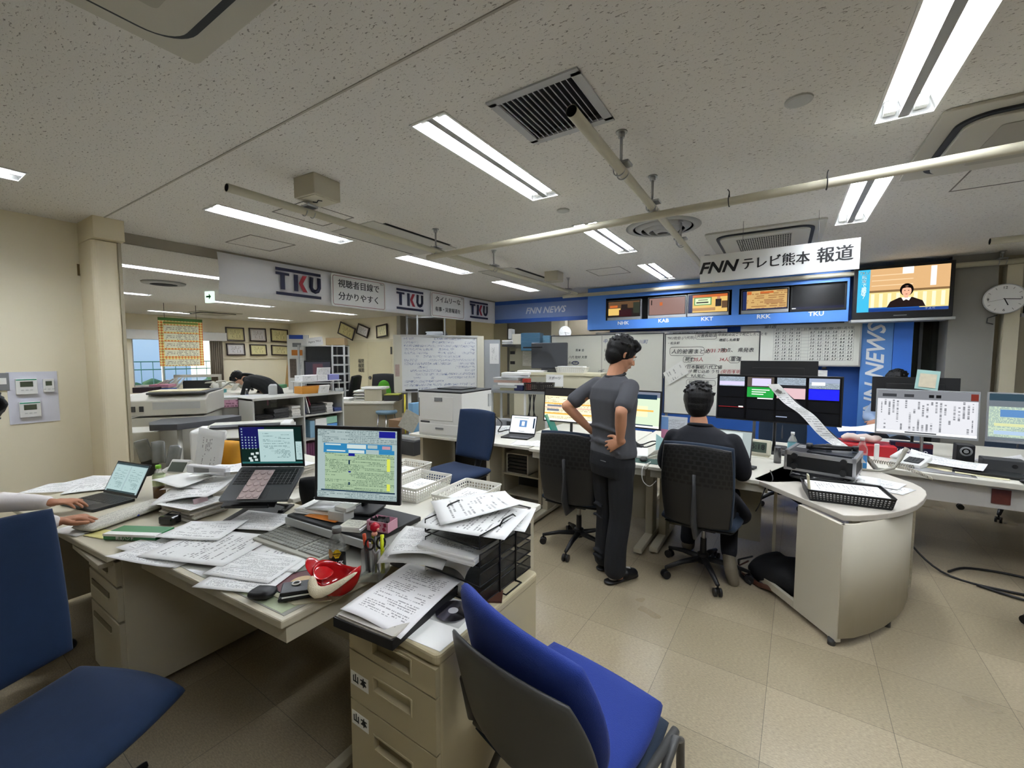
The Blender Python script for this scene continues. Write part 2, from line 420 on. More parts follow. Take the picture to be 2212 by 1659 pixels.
MB().box(2.28,7.27,1.99,5.9,7.31,2.03).build('window_frame',steel,o,w=True)
# glazed gap beside the column
o=MB().box(1.3,7.34,0,1.62,7.36,2.05).build('window_3',mat('tinted_glass','50544e',.05,trans=.8,alpha=.6));struct(o)
MB().box(1.44,7.31,0,1.47,7.34,2.05).build('window_frame',dgrey,o,w=True)
struct(MB().box(1.3,7.3,2.05,1.62,7.42,H).build('trim_5',gcol))
struct(MB().box(1.2,8.6,0,3.0,8.7,H).build('wall_corridor',mat('corridor_wall','6f6c5e',.7)))
b=MB();b.box(1.62,8.55,1.75,1.86,8.6,1.99)
# window 1 in the far room
fr=mat('aluminium_frame','b9b6ac',.4,.4)
glass=mat('window_glass','dfe8ee',.02,trans=1,ior=1.1)
o=MB().box(WX-.1,wy0,wz0,WX-.095,wy1,wz1).build('window_1',glass);struct(o)
b=MB()
for y in(wy0,wy0+.62,wy1-.04):b.box(WX-.13,y,wz0,WX-.06,y+.04,wz1)
for z in(wz0,wz1-.04):b.box(WX-.13,wy0,z,WX-.06,wy1,z+.04)
b.build('window_frame',fr,o,w=True)
# drainage of daylight: the street outside
struct(MB().box(-40,-20,-.3,-14.3,30,-.2).build('outside_ground',mat('asphalt','6d706e',.9)))
b=MB();b.box(-26,3.0,0,-22,8.2,3.0);b.xprism([(2.4,3.0),(8.8,3.0),(5.6,4.7)],-26.5,-21.5,1)
h=b.build('house',[mat('house_wall','c7c9c8',.8),mat('roof_tile','59606b',.7)]);tag(h,'grey-roofed house seen through the far window','house')
b=MB()
for i in range(40):b.cyl((-17,2+i*.3,-.2),(-17,2+i*.3,1.35),.012,5)
for z in(.1,.6,1.1,1.35):b.cyl((-17,2,z),(-17,14,z),.018,5)
tag(b.build('mesh_fence',mat('green_wire','3f6b5c',.5)),'green wire fence outside the far window','fence')
b=MB()
for i in range(60):
 b.ball((-18+random.uniform(-.4,.4),random.uniform(2,14),random.uniform(0,.5)),random.uniform(.2,.45),8)
tag(b.build('hedge',mat('hedge_leaves','3f5a34',.9,var=.4,vscale=20)),'low green hedge behind the wire fence outside','hedge',kind='stuff')
# ----------------------------------------------------------
tubem=bpy.data.materials.new('fluorescent_tube');tubem.use_nodes=True
pb=tubem.node_tree.nodes['Principled BSDF'];pb.inputs['Emission Color'].default_value=(.89,.94,1.02,1);pb.inputs['Emission Strength'].default_value=TUBE
refl=mat('white_reflector','8f8f8c',.4)
louv=mat('mirror_louvre','c9cbd0',.25,.6)
def light_fixture(x0,y0,x1,y1,kind,z,label,group=None):
 cx,cy=(x0+x1)/2,(y0+y1)/2;wx,wy=(x1-x0)/2,(y1-y0)/2;d=.075
 t=thing('ceiling_light',label,'ceiling light',(cx,cy,z),0,group)
 b=MB()
 # trough: sides splayed, ends, central ridge
 b.quad((-wx,-wy,0),(-wx,wy,0),(-wx*.72,wy,d),(-wx*.72,-wy,d));b.quad((wx,wy,0),(wx,-wy,0),(wx*.72,-wy,d),(wx*.72,wy,d))
 b.quad((-wx*.72,-wy,d),(-wx*.72,wy,d),(wx*.72,wy,d),(wx*.72,-wy,d))
 for s in(-1,1):b.poly([(-wx,s*wy,0),(wx,s*wy,0),(wx*.72,s*wy*.97,d),(-wx*.72,s*wy*.97,d)])
 if kind=='open':
  b.box(-.02,-wy,.003,.02,wy,.03)
  b.quad((-.028,-wy,d),(-.028,wy,d),(0,wy,.012),(0,-wy,.012));b.quad((.028,wy,d),(.028,-wy,d),(0,-wy,.012),(0,wy,.012))
 b.build('reflector',refl,t)
 f=MB()
 for s in(-1,1):f.box(s*wx-.006,-wy-.006,-.006,s*wx+.006,wy+.006,.001);f.box(-wx,s*wy-.006,-.006,wx,s*wy+.006,.001)
 f.build('trim_frame',white,t)
 tx=wx*.5
 for s in(-1,1):
  MB().cyl((s*tx,-wy+.05,.035),(s*tx,wy-.05,.035),.0155,10).build('fluorescent_tube',tubem,t,smooth=True)
  h=MB()
  pass
  [MB().ob((s*tx,e*(wy-.03),.042),(.045,.04,.05)).build('lamp_holder',white,t)for e in(-1,1)]
 if kind=='louvre':
  l=MB();n=17
  for i in range(1,n):y=-wy+2*wy*i/n;l.box(-wx+.01,y-.0012,.001,wx-.01,y+.0012,.026)
  l.box(-.002,-wy,.001,.002,wy,.03)
  l.build('louvre',louv,t)
 return t
LN=['nearest the camera and behind it','near the return air grille','before the round air diffuser','close to the blue wall']
for i,l in enumerate(LIGHTS):
 r=min(range(5),key=lambda k:abs(ROWS[k][0]-l[1]))
 where={-1.615:['Open twin-tube ceiling light of the middle row, beyond the top edge','Large open twin-tube ceiling light left of the square grille','Open twin-tube light left of the round air diffuser','Small open twin-tube light left of the hanging white sign'],.335:['Open twin-tube ceiling light of the right row, overhead','Largest twin-tube ceiling light at the top right corner','Twin-tube ceiling light half hidden behind the pipe at right','Twin-tube light peeking above the hanging white sign'],-4.3:['Louvred ceiling light cut off by the left edge of the picture'],-3.9:['','Long louvred ceiling light below the white smoke box','Louvred ceiling light between slot air outlets above the white banner','Farthest small louvred ceiling light near the blue banner','Louvred ceiling light hidden behind the blue banner'],2.4:['','Open twin-tube ceiling light beyond the right edge, nearer one','Open twin-tube ceiling light beyond the right edge, farther one']}[l[0]][r]
 light_fixture(*l,H,where)
for l,n in zip(LLEFT,['Louvred light in the left room, cut by the white banner','Louvred light in the left room hidden by the pillar','Louvred light in the left room beside the pillar, second from front','Louvred light in the left room right of the exit sign','Louvred light in the left room below the white banner','Louvred light in the left room above the orange poster','Farthest louvred light above the framed certificates','Louvred light hidden behind the white banner, nearer one','Louvred light hidden behind the white banner, farther one','Louvred light above the far window, left end']):
 light_fixture(*l,'louvre',HL,n)
 # square return-air grille
x0,y0,x1,y1=GRILLE
t=thing('air_grille','Square grey louvred return air grille in the ceiling','air vent',((x0+x1)/2,(y0+y1)/2,H))
gm=mat('grille_grey','c6c8d0',.45)
W=.205;f=MB()
for s in(-1,1):f.box(s*W-.02,-W-.0,-.008,s*W+.02,W,.002);f.box(-W-.02,s*W-.02+0,-.008,W+.02,s*W+.02,.002)
f.build('frame',mat('grille_frame','aeb0b4',.45),t)
for i in range(14):
 x=-W+.03+i*(2*W-.06)/13;MB().ob((x,0,.006),(.0035,2*W-.03,.03),(0,-35,0)).build('slat',gm,t)
MB().box(-W,-W,.03,W,W,.035).build('backing',mat('duct_dark','3c3d42',.8),t)
# linear slot outlets
for k,(n,xa,xb,ya,yb)in enumerate((('Long dark double slot air outlet beside the louvred light',-3.72,-2.86,2.5,3.6),('Farther double slot air outlet behind the ceiling pipe',-3.72,-2.9,4.75,5.9))):
 t=thing('slot_air_conditioner',n,'air conditioner',((xa+xb)/2,(ya+yb)/2,H))
 hx,hy=(xb-xa)/2,(yb-ya)/2
 MB().box(-hx+.14,-hy,-.006,hx-.14,hy,0).build('panel',mat('outlet_panel','b9b7b0',.5),t)
 for q in SLOTS[2*k:2*k+2]:
  MB().box(q[0],q[1],H+.01,q[2],q[3],H+.05).build('slot',mat('slot_dark','10141c',.4),t,w=True)
  MB().box(q[0]+.02,q[1],H-.004,q[0]+.03,q[3],H+.01).build('vane',dgrey,t,w=True)
  # inspection hatches
for n,xa,ya,xb,yb in(('Square inspection hatch outline above the white banner',-4.83,2.15,-4.33,2.6),('Square inspection hatch outline below the smoke box',-3.5,1.91,-3.07,2.36),('Square inspection hatch left of the cassette air conditioner',-2.3,5.47,-1.83,5.95),('Inspection hatch at right edge below the big pipe',.94,3.8,1.4,4.25)):
 b=MB();e=.008
 for s in((xa,ya,xb,ya+e),(xa,yb-e,xb,yb),(xa,ya,xa+e,yb),(xb-e,ya,xb,yb)):b.box(s[0],s[1],H-.003,s[2],s[3],H)
 tag(b.build('inspection_hatch',mat('hatch_edge','7c7873',.6)),n,'hatch')
 # round diffuser
t=thing('round_air_diffuser','Round ringed ceiling air diffuser behind the crossing pipes','air vent',(-.955,4.02,H))
for k,(r0,r1,z)in enumerate(((.32,.27,-.012),(.24,.2,-.03),(.17,.13,-.045),(.1,.06,-.055))):
 MB().lathe((0,0,0),[(r0,0),(r0,-.004),(r1,z),(r1-.015,z),(r0-.03,-.0)],36,cap=False).build('ring',mat('diffuser_grey','a3a3a1',.45),t,smooth=True)
MB().lathe((0,0,0),[(.28,-.0015),(.02,-.0015)],36).build('throat',mat('duct_dark','3c3d42',.8),t)
for n,x,y,r in(('Small round white sensor cover near the large right light',.017,2.38,.055),('Small round white cover plate between the two middle lights',-1.515,3.135,.05)):
 tag(MB().lathe((x,y,H-.012),[(r*.8,0),(r,.004),(r,.012)],24).build('round_cover',lgrey,smooth=False),n,'sensor')
 # cassette air conditioners
def cassette(cx,cy,w,d,label,rz=0,grid=True,z=H):
 t=thing('cassette_air_conditioner',label,'air conditioner',(cx,cy,z),rz)
 pm=mat('cassette_panel','bab7ab',.45)
 MB().prism(rrect(w,d,.03),-.018,0).build('panel',pm,t,bevel=.004)
 MB().prism(rrect(w-.16,d-.16,.13,8),-.03,-.018).build('air_gap',mat('air_gap','262a30',.6),t)
 MB().prism(rrect(w-.22,d-.22,.1,8),-.045,-.02).build('centre_panel',pm,t,bevel=.006)
 b=MB();n=24;gw,gd=(w-.5)/2,(d-.42)/2
 if grid:
  MB().prism(rrect(2*gw,2*gd,.01),-.047,-.044).build('intake',mat('intake_dark','3a3b39',.7),t)
  for i in range(n+1):x=-gw+2*gw*i/n;b.box(x-.003,-gd,-.052,x+.003,gd,-.046)
  for i in range(13):y=-gd+2*gd*i/12;b.box(-gw,y-.002,-.05,gw,y+.002,-.046)
  b.build('intake_grid',pm,t)
 else:
  MB().prism(rrect(2*gw,2*gd,.02),-.049,-.044).build('intake',mat('intake_panel','a5a195',.55),t)
 return t
cassette(-.2,5.08,.95,1.25,'Cassette air conditioner with dark grid above the hanging sign')
cassette(1.12,3.31,1.05,.95,'Cassette air conditioner at the right edge behind the big pipe',grid=False)
cassette(-1.44,.27,1.08,1.08,'Cassette air conditioner cut off at the top left',grid=False)
cassette(-12.0,5.0,.95,.95,'Small cassette air conditioner in the far left room',grid=False,z=HL)
cassette(-8.3,1.45,.95,.95,'Cassette air conditioner in the left room beside the pillar',grid=False,z=HL)
t=thing('round_air_diffuser','Round air vent on the left room ceiling','air vent',(-7.6,2.55,HL))
MB().lathe((0,0,0),[(.26,0),(.25,-.02),(.18,-.03)],30,cap=True).build('ring',mat('diffuser_grey','a3a3a1',.45),t)
MB().lathe((0,0,0),[(.16,-.031),(.02,-.032)],30).build('throat',mat('duct_dark','3c3d42',.8),t)
# white smoke-extract box with the tilde mark
t=thing('smoke_alarm_box','Cream square ceiling box with a black tilde mark underneath','alarm box',(-2.63,1.74,H),4)
MB().box(-.1,-.1,-.13,.1,.1,0).build('housing',mat('cream_box','b9b39f',.5),t,bevel=.004)
MB().box(-.085,-.085,-.134,.085,.085,-.13).build('face_plate',mat('cream_plate','c9c4b2',.5),t)
MB().tube([(-.035,-.01,-.136),(-.02,.01,-.136),(0,0,-.136),(.02,-.012,-.136),(.035,.008,-.136)],.004,6).build('tilde_mark',ink,t)
t=thing('smoke_alarm_box','Small cream ceiling box at the far end of the left pipe','alarm box',(-2.72,5.35,H),4)
MB().box(-.1,-.1,-.13,.1,.1,0).build('housing',mat('cream_box','b9b39f',.5),t,bevel=.004)
# pipes
pipem=mat('cream_pipe','b8b39e',.4,var=.04)
def pipe(n,a,b_,r=.024,name='ceiling_pipe',m=None):
 b=MB();b.tube([a,b_],r,16,0,cap=False);b.tube([b_,a],r*.86,16,1,cap=False)
 d=(V(b_)-V(a)).normalized()*.003
 b.cyl(V(b_)-d*20,V(b_)-d*19,r*.87,16,1);b.cyl(V(a)+d*20,V(a)+d*19,r*.87,16,1)
 return tag(b.build(name,[m or pipem,mat('pipe_inside','23252b',.7)],smooth=True),n,'pipe')
ZP=2.5
pipe('Long pipe under the ceiling running above the white banner, open end at left',(-2.696,1.22,ZP),(-2.74,6.15,ZP))
pipe('Pipe with open end hanging below the square air grille',(-.73,1.575,ZP),(-.78,6.0,ZP))
pipe('Long cream pipe crossing the whole ceiling to the right edge',(-2.8,2.95,ZP-.05),(2.6,2.72,ZP-.05))
pipe('Cream pipe running along the top of the blue television wall',(-3.3,6.85,2.58),(2.3,6.95,2.58),.03)
pipe('Short open pipe stub at upper right above the clock',(1.42,5.2,2.5),(3.2,5.2,2.5),.028)
def hanger(x,y,z,n,rz=0):
 t=thing('pipe_hanger',n,'pipe bracket',(x,y,z),rz)
 b=MB();b.lathe((0,0,H-z-.006),[(.03,0),(.03,.006)],16);b.cyl((0,0,.03),(0,0,H-z),.008,8);b.lathe((0,0,H-z-.03),[(.018,0),(.018,.03)],6);b.build('rod',steel,t)
 MB().ob((0,0,.034),(.1,.075,.014)).build('plate',steel,t,bevel=.002)
 for s in(-1,1):
  MB().tube([(.03*math.cos(a),s*.028,.03*math.sin(a))for a in[R(-180+12*k)for k in range(16)]],.0035,6).build('hook',steel,t)
  MB().cyl((-.03,s*.028,0),(-.03,s*.028,.05),.0035,6).build('bolt',steel,t)
hanger(-2.702,1.72,ZP,'Bracket holding the left pipe near its open end')
hanger(-2.72,2.97,ZP,'Bracket where the crossing pipe meets the left pipe')
hanger(-2.722,3.9,ZP,'Bracket on the left pipe behind the crossing pipe')
hanger(-2.735,5.85,ZP,'Farthest bracket on the left pipe')
hanger(-.745,2.22,ZP,'Bracket with round plate beside the square grille')
hanger(-.75,2.86,ZP,'Bracket at the crossing of the two middle pipes')
hanger(-.77,3.87,ZP,'Bracket in front of the round air diffuser')
hanger(-.78,5.4,ZP,'Bracket behind the hanging white sign')
hanger(1.75,5.2,ZP,'Bracket on the short pipe above the clock',90)
hanger(2.0,6.93,2.58,'Bracket on the wall pipe above the column',90)
# exit sign in the far room
def PD_(px,py,d):return V((0,0,CAMH))+_ray(px,py)*d
t=thing('exit_sign','Green running-man exit arrow sign under the left room ceiling','exit sign',tuple(PD_(453,641,7.0)),12)
t.scale=(.75,1,.9)
MB().box(-.12,-.02,-.11,.12,.02,.11).build('housing',em('exit_sign_face','cfe9d4',.8),t)
b=MB();b.yprism([(-.07,-.015),(.02,-.015),(.02,.015),(-.07,.015)],-.023,-.02);b.yprism([(.02,-.05),(.08,0),(.02,.05)],-.023,-.02)
b.build('arrow',mat('exit_green','118044',.5),t)
MB().box(-.02,-.01,.11,.02,.01,(HL-t.location.z)/.9).build('bracket',steel,t)
# ----------------------------------------------------------
def cushion(b,fn,th,nu=12,nv=12,k=.3,m=0,p=6):
 def nrm(x,y):
  e=.02;du=fn(x+e,y)-fn(x-e,y);dv=fn(x,y+e)-fn(x,y-e);return du.cross(dv).normalized()
 def at(u,v,s):
  x=u*math.sqrt(1-k*v*v/2);y=v*math.sqrt(1-k*u*u/2)
  t=th/2*max(0,1-max(abs(u),abs(v))**p)**.5
  return fn(x,y)+nrm(x,y)*t*s
 cc=lambda q:math.sin(q*math.pi/2)
 n0=[cc(-1+2*i/nu)for i in range(nu+1)];n1=[cc(-1+2*j/nv)for j in range(nv+1)]
 for s in(1,-1):
  ids=[[b._v(at(u,v,s))for u in n0]for v in n1]
  for j in range(nv):
   for i in range(nu):
    q=[ids[j][i],ids[j][i+1],ids[j+1][i+1],ids[j+1][i]]
    b.face(q if s>0 else q[::-1],m,[(i/nu,j/nv),((i+1)/nu,j/nv),((i+1)/nu,(j+1)/nv),(i/nu,(j+1)/nv)][::(1 if s>0 else-1)],True)
 return b
def lattice(b,o,du,dv,nu,nv,bar=.4,m=0,skip=None):
 "perforated sheet: one connected net of bars with square holes; du, dv are the full edge vectors"
 o,du,dv=V(o),V(du),V(dv)
 def cuts(n):
  c=[0.0];step=1/n;w_=step*bar/2
  for i in range(n):c+=[i*step+w_,(i+1)*step-w_]
  return c+[1.0]
 cu,cv=cuts(nu),cuts(nv)
 ids=[[b._v(o+du*x+dv*y)for x in cu]for y in cv]
 for j in range(len(cv)-1):
  for i in range(len(cu)-1):
   if i%2==1 and j%2==1 and not(skip and skip(i//2,j//2)):continue
   b.face([ids[j][i],ids[j][i+1],ids[j+1][i+1],ids[j+1][i]],m)
 return b
def keybed(b,x0,y0,x1,y1,z,nx,ny,hgt=.002,m=0,gap=.1):
 "a connected bed of raised key caps"
 dx,dy=(x1-x0)/nx,(y1-y0)/ny
 L=[[b._v((x0+i*dx,y0+j*dy,z))for i in range(nx+1)]for j in range(ny+1)]
 for j in range(ny):
  i=0
  while i<nx:
   wk=1
   if(j==0 and nx//3<=i<nx//3+1):wk=min(5,nx-i)
   elif i in(0,)and j in(1,2):wk=1
   a=[L[j][i+q]for q in range(wk+1)];c=[L[j+1][i+q]for q in range(wk+1)]
   gx,gy=dx*gap,dy*gap
   t=[b._v(p)for p in((x0+i*dx+gx,y0+j*dy+gy,z+hgt),(x0+(i+wk)*dx-gx,y0+j*dy+gy,z+hgt),(x0+(i+wk)*dx-gx,y0+(j+1)*dy-gy,z+hgt),(x0+i*dx+gx,y0+(j+1)*dy-gy,z+hgt))]
   b.face(t,m)
   b.face(a+[t[1],t[0]],m);b.face([a[-1],c[-1],t[2],t[1]],m);b.face(c[::-1]+[t[3],t[2]],m);b.face([c[0],a[0],t[0],t[3]],m)
   i+=wk
 return b
fab_navy=mat('navy_fabric','0e2748',.85,var=.12,vscale=30,bump=.4,bscale=900,sheen=.05)
fab_dark=mat('dark_navy_fabric','1b2a3c',.85,bump=.4,bscale=900,sheen=.05)
fab_royal=mat('royal_blue_mesh_fabric','153184',.8,bump=.7,bscale=500,sheen=.05)
shell_grey=mat('grey_chair_shell','4a4a49',.42,bump=.15,bscale=700)
def slot_back_mat():
 m=bpy.data.materials.new('slotted_black_plastic');m.use_nodes=True;t=NT(m.node_tree);b=m.node_tree.nodes['Principled BSDF'];b.inputs['Roughness'].default_value=.45
 uv=t.n('UVMap');mp=t.n('Mapping');mp.inputs['Scale'].default_value=(14,22,1);t.l(uv.outputs[0],mp.inputs[0])
 br=t.n('TexBrick',offset=.5,i_Scale=1.0,i_Mortar_Size=.16,i_Brick_Width=1.0,i_Row_Height=1.0);t.l(mp.outputs[0],br.inputs['Vector'])
 br.inputs['Color1'].default_value=br.inputs['Color2'].default_value=(.001,.001,.001,1);br.inputs['Mortar'].default_value=(.012,.012,.013,1)
 sp=t.n('SeparateXYZ');t.l(uv.outputs[0],sp.inputs[0])
 k=t.math('MULTIPLY',t.math('GREATER_THAN',sp.outputs[1],.52),t.math('LESS_THAN',sp.outputs[1],.93))
 t.l(t.mix(k,(.013,.013,.014),br.outputs[0]),b.inputs['Base Color']);return m
SLOTM=slot_back_mat()
def chair_base(t,r=.29,m=None,rot=0,zs=.38,collar=True):
 m=m or black
 for k in range(5):
  a=R(rot+72*k);dx,dy=math.cos(a),math.sin(a)
  b=MB();b.tube([(dx*.03,dy*.03,.115),(dx*.16,dy*.16,.105),(dx*r,dy*r,.075)],[.026,.02,.014],8,ry=[.02,.016,.012])
  b.build('base_leg',m,t,smooth=True)
  c=MB();px,py=dx*r,dy*r
  c.cyl((px,py,.05),(px,py,.085),.007,6)
  for s in(-1,1):c.cyl((px-dy*s*.008,py+dx*s*.008,.027),(px-dy*s*.024,py+dx*s*.024,.027),.027,14)
  c.ob((px,py,.04),(.03,.016,.022),(0,0,math.degrees(a)))
  c.build('caster',black,t)
 MB().lathe((0,0,0),[(.035,.085),(.038,.15),(.022,.16),(.02,.26)],16).build('hub',m,t,smooth=False)
 MB().cyl((0,0,.2),(0,0,zs),.014,12).build('gas_column',steel,t,smooth=True)
def office_chair(label,loc,rz,fabric,style='plain',sw=.25,group=None,bh=.5,base_rot=12,back_rot=0,zs=.45,lean=.12,name='office_chair',arms=False,bw=None):
 "sitter looks along local +y"
 t=thing(name,label,'chair',(loc[0],loc[1],0),rz,group)
 chair_base(t,rot=base_rot,zs=zs-.07)
 b=MB();b.ob((0,0,zs-.075),(.2,.26,.035));b.build('seat_mechanism',black,t,bevel=.008)
 b=MB();cushion(b,lambda x,y:V((x*sw,y*.235,zs-.015+.012*x*x-.02*max(0,y)**3)),.075,14,14,.28)
 b.build('seat',fabric,t,weld=True)
 b=MB();cushion(b,lambda x,y:V((x*(sw-.02),y*.22,zs-.045)),.03,8,8,.3);b.build('seat_shell',black,t,weld=True)
 bw=bw or sw-.015
 z0=zs+.07 if style=='plain' else zs-.02;z1=z0+bh
 def surf(off,wsc=1,zs0=z0,zs1=z1):
  def fn(x,y):
   v=(y+1)/2;z=zs0+(zs1-zs0)*v
   return V((x*bw*wsc*(.93+.09*v-.06*v*v),-.235-off-lean*v*v*(1)+.03*x*x-.035*math.sin(math.pi*v),z))
  return fn
 b=MB();cushion(b,surf(0),.05,14,16,.2);b.build('backrest',fabric,t,weld=True)
 b=MB();cushion(b,surf(.03,.97,z0+.0,z1-.012),.022,14,16,.25);b.build('back_shell',SLOTM if style=='slot' else black,t,weld=True)
 b=MB()
 pts=[(0,-.1,zs-.075),(0,-.26,zs-.07),(0,-.315,zs+.04),(0,-.30,zs+.2),(0,-.33,zs+.34)]
 b.tube(pts,[.035,.04,.05,.042,.03],10,ry=[.014,.016,.016,.014,.01],up=(1,0,0));b.build('back_spine',dgrey if style=='slot' else black,t,smooth=True)
 if arms:
  for s in(-1,1):
   MB().tube([(s*(sw-.02),0,zs-.06),(s*(sw+.05),0,zs-.03),(s*(sw+.05),0,zs+.17)],.016,8).build('armrest_post',black,t,smooth=True)
   MB().ob((s*(sw+.05),.01,zs+.185),(.07,.24,.03)).build('armrest',black,t,bevel=.01)
 return t
def sheet(name,label,cat,c,size,rz,m,lift=.0,z=.0,group=None,bend=(0,0,0,0),tilt=(0,0),n=8,wav=.0,up=False):
 "one sheet of paper; bend lifts its four corners (ll, lr, ur, ul)"
 w_,h_=size;rd=random.Random(hash((round(c[0],3),round(c[1],3),5))&0xffff)
 ph=rd.random()*6
 def fn(u,v):
  x,y=(u-.5)*w_,(v-.5)*h_
  zz=bend[0]*((1-u)*(1-v))**2+bend[1]*(u*(1-v))**2+bend[2]*(u*v)**2+bend[3]*((1-u)*v)**2+wav*math.sin(u*5+v*3+ph)
  return V((x,y,zz+x*tilt[0]+y*tilt[1]))
 b=MB();b.grid(fn,n,n)
 o=b.build(name,m,solid=.0004);off=o.location.copy()
 mtx=Euler((0,0,R(rz))).to_matrix();o.location=V((c[0],c[1],(c[2]if len(c)>2 else z)))+mtx@off
 o.rotation_euler=(0,0,R(rz))
 return tag(o,label,cat,group)
def stack(name,label,cat,c,size,rz,m_top,m_side,hgt,layers=10,jit=.004,group=None,seed=1,parent=None):
 rd=random.Random(seed);w_,h_=size;b=MB();rings=[]
 for k in range(layers+1):
  if k%2==0:dx,dy,da=rd.uniform(-jit,jit),rd.uniform(-jit,jit),R(rd.uniform(-jit,jit)*250)
  z=hgt*k/layers
  rings.append([V((x*math.cos(da)-y*math.sin(da)+dx,x*math.sin(da)+y*math.cos(da)+dy,z))for x,y in((-w_/2,-h_/2),(w_/2,-h_/2),(w_/2,h_/2),(-w_/2,h_/2))])
 b.loft(rings[:-1]+[rings[-1]],1,cap=False,sm=False);b.face([b._v(p)for p in rings[0][::-1]],1)
 b.face([b._v(p)for p in rings[-1]],0,[(0,0),(1,0),(1,1),(0,1)])
 o=b.build(name,[m_top,m_side],parent,weld=True)
 o.location=V(c)+Euler((0,0,R(rz))).to_matrix()@(o.location if parent is None else V((0,0,0)));o.rotation_euler=(0,0,R(rz))
 return tag(o,label,cat,group)if parent is None else o
def draw(b,rects,x0,z0,w_,h_,mats,y=-.001):
 "flat coloured areas of a picture on an upright face looking along -y; rects (u0,v0,u1,v1,material)"
 for i,(u0,v0,u1,v1,mm)in enumerate(rects):
  if mm not in mats:mats.append(mm)
  yy=y-i*.00012
  b.face([b._v(p)for p in((x0+u0*w_,yy,z0+v0*h_),(x0+u1*w_,yy,z0+v0*h_),(x0+u1*w_,yy,z0+v1*h_),(x0+u0*w_,yy,z0+v1*h_))],mats.index(mm),[(0,0),(1,0),(1,1),(0,1)])
def monitor(label,loc,rz,w_,h_,zc,rects,tilt=8,bez=.014,case=None,stand=True,name='computer_monitor',cat='monitor',deep=.035,chin=None,base=(.2,.16),zt=None,foot=None):
 "screen faces local -y; zc = height of the screen centre above loc z"
 case=case or black;chin=chin or bez
 t=thing(name,label,cat,loc,rz)
 T=M4 .Translation((0,0,zc))@Euler((R(-tilt),0,0)).to_matrix().to_4x4()
 b=MB();b.M=T;W,Hh=w_/2+bez,h_/2
 b.box(-W,0,-Hh-chin,W,deep*.5,Hh+bez);b.ob((0,deep*.75,0),(w_*.7,deep*.6,h_*.7))
 b.build('casing',case,t,bevel=.003)
 b=MB();b.M=T;mats=[]
 draw(b,rects,-w_/2,-h_/2,w_,h_,mats);b.build('screen',mats,t)
 if stand:
  b=MB();b.tube([(0,deep+.02,zc),(0,deep+.035,zc*.5),(0,deep+.03,.01)],.025,8,ry=.012,up=(1,0,0));b.build('stand_neck',case,t)
  MB().prism([(x,y+deep)for x,y in rrect(base[0],base[1],.03)],0,.012).build('stand_base',case,t,bevel=.003)
 return t
def laptop(label,loc,rz,w_,d_,open_,rects,body=None,sc=None,nkeys=(15,6),pitch=0,keyc=None,palm=True):
 "base lies from local y=-d/2 (front) to d/2 (hinge); lid opened by open_ degrees"
 body=body or dgrey;t=thing('laptop',label,'laptop',loc,rz)
 P=Euler((R(pitch),0,0)).to_matrix().to_4x4()
 b=MB();b.M=P;b.prism(rrect(w_,d_,.01),0,.014);b.build('base',body,t,bevel=.002)
 b=MB();b.M=P;keybed(b,-w_*.45,-d_*.05,w_*.45,d_*.42,.0145,*nkeys);b.build('keyboard',keyc or black,t)
 b=MB();b.M=P;b.prism([(x,y-d_*.3)for x,y in rrect(w_*.34,d_*.3,.005)],.0142,.0148);b.build('touchpad',keyc or dgrey,t)
 L=P@M4 .Translation((0,d_/2,.014))@Euler((R(open_-180+90-0),0,0)).to_matrix().to_4x4()
 # lid frame: local x right, z up along the lid, front of the
 L=P@M4 .Translation((0,d_/2,.014))@Euler((R(-(open_-90)),0,0)).to_matrix().to_4x4()
 lh=d_*.98
 b=MB();b.M=L;b.box(-w_/2,0,0,w_/2,.007,lh);b.build('lid',body if sc is None else sc,t,bevel=.002)
 b=MB();b.M=L;mats=[]
 draw(b,rects,-w_/2+.008,lh*.08,w_-.016,lh*.88,mats);b.build('screen',mats,t)
 return t
def bottle(label,loc,h_,r,cap,liquid,lm,lz=(.0,.5),label_m=None,rz=0,capr=.014,lab_z=(.35,.65)):
 t=thing('plastic_bottle',label,'bottle',loc,rz)
 pet=mat('clear_bottle','e9eeee',.05,trans=.9,ior=1.2,alpha=.45)
 prof=[(r*.9,0),(r,.006),(r,h_*.62),(r*.9,h_*.7),(r*.5,h_*.84),(capr*.8,h_*.88),(capr*.8,h_*.92)]
 MB().lathe((0,0,0),prof,20).build('body',pet,t,smooth=True)
 MB().lathe((0,0,0),[(capr,h_*.9),(capr,h_)],18).build('cap',cap,t)
 if liquid:MB().lathe((0,0,0),[(r*.88,.003),(r*.95,.01),(r*.95,h_*lz[1])],20).build('drink',lm,t,smooth=True)
 if label_m:MB().lathe((0,0,0),[(r*1.01,h_*lab_z[0]),(r*1.01,h_*lab_z[1])],24,cap=False).build('wrap_label',label_m,t,smooth=True)
 return t
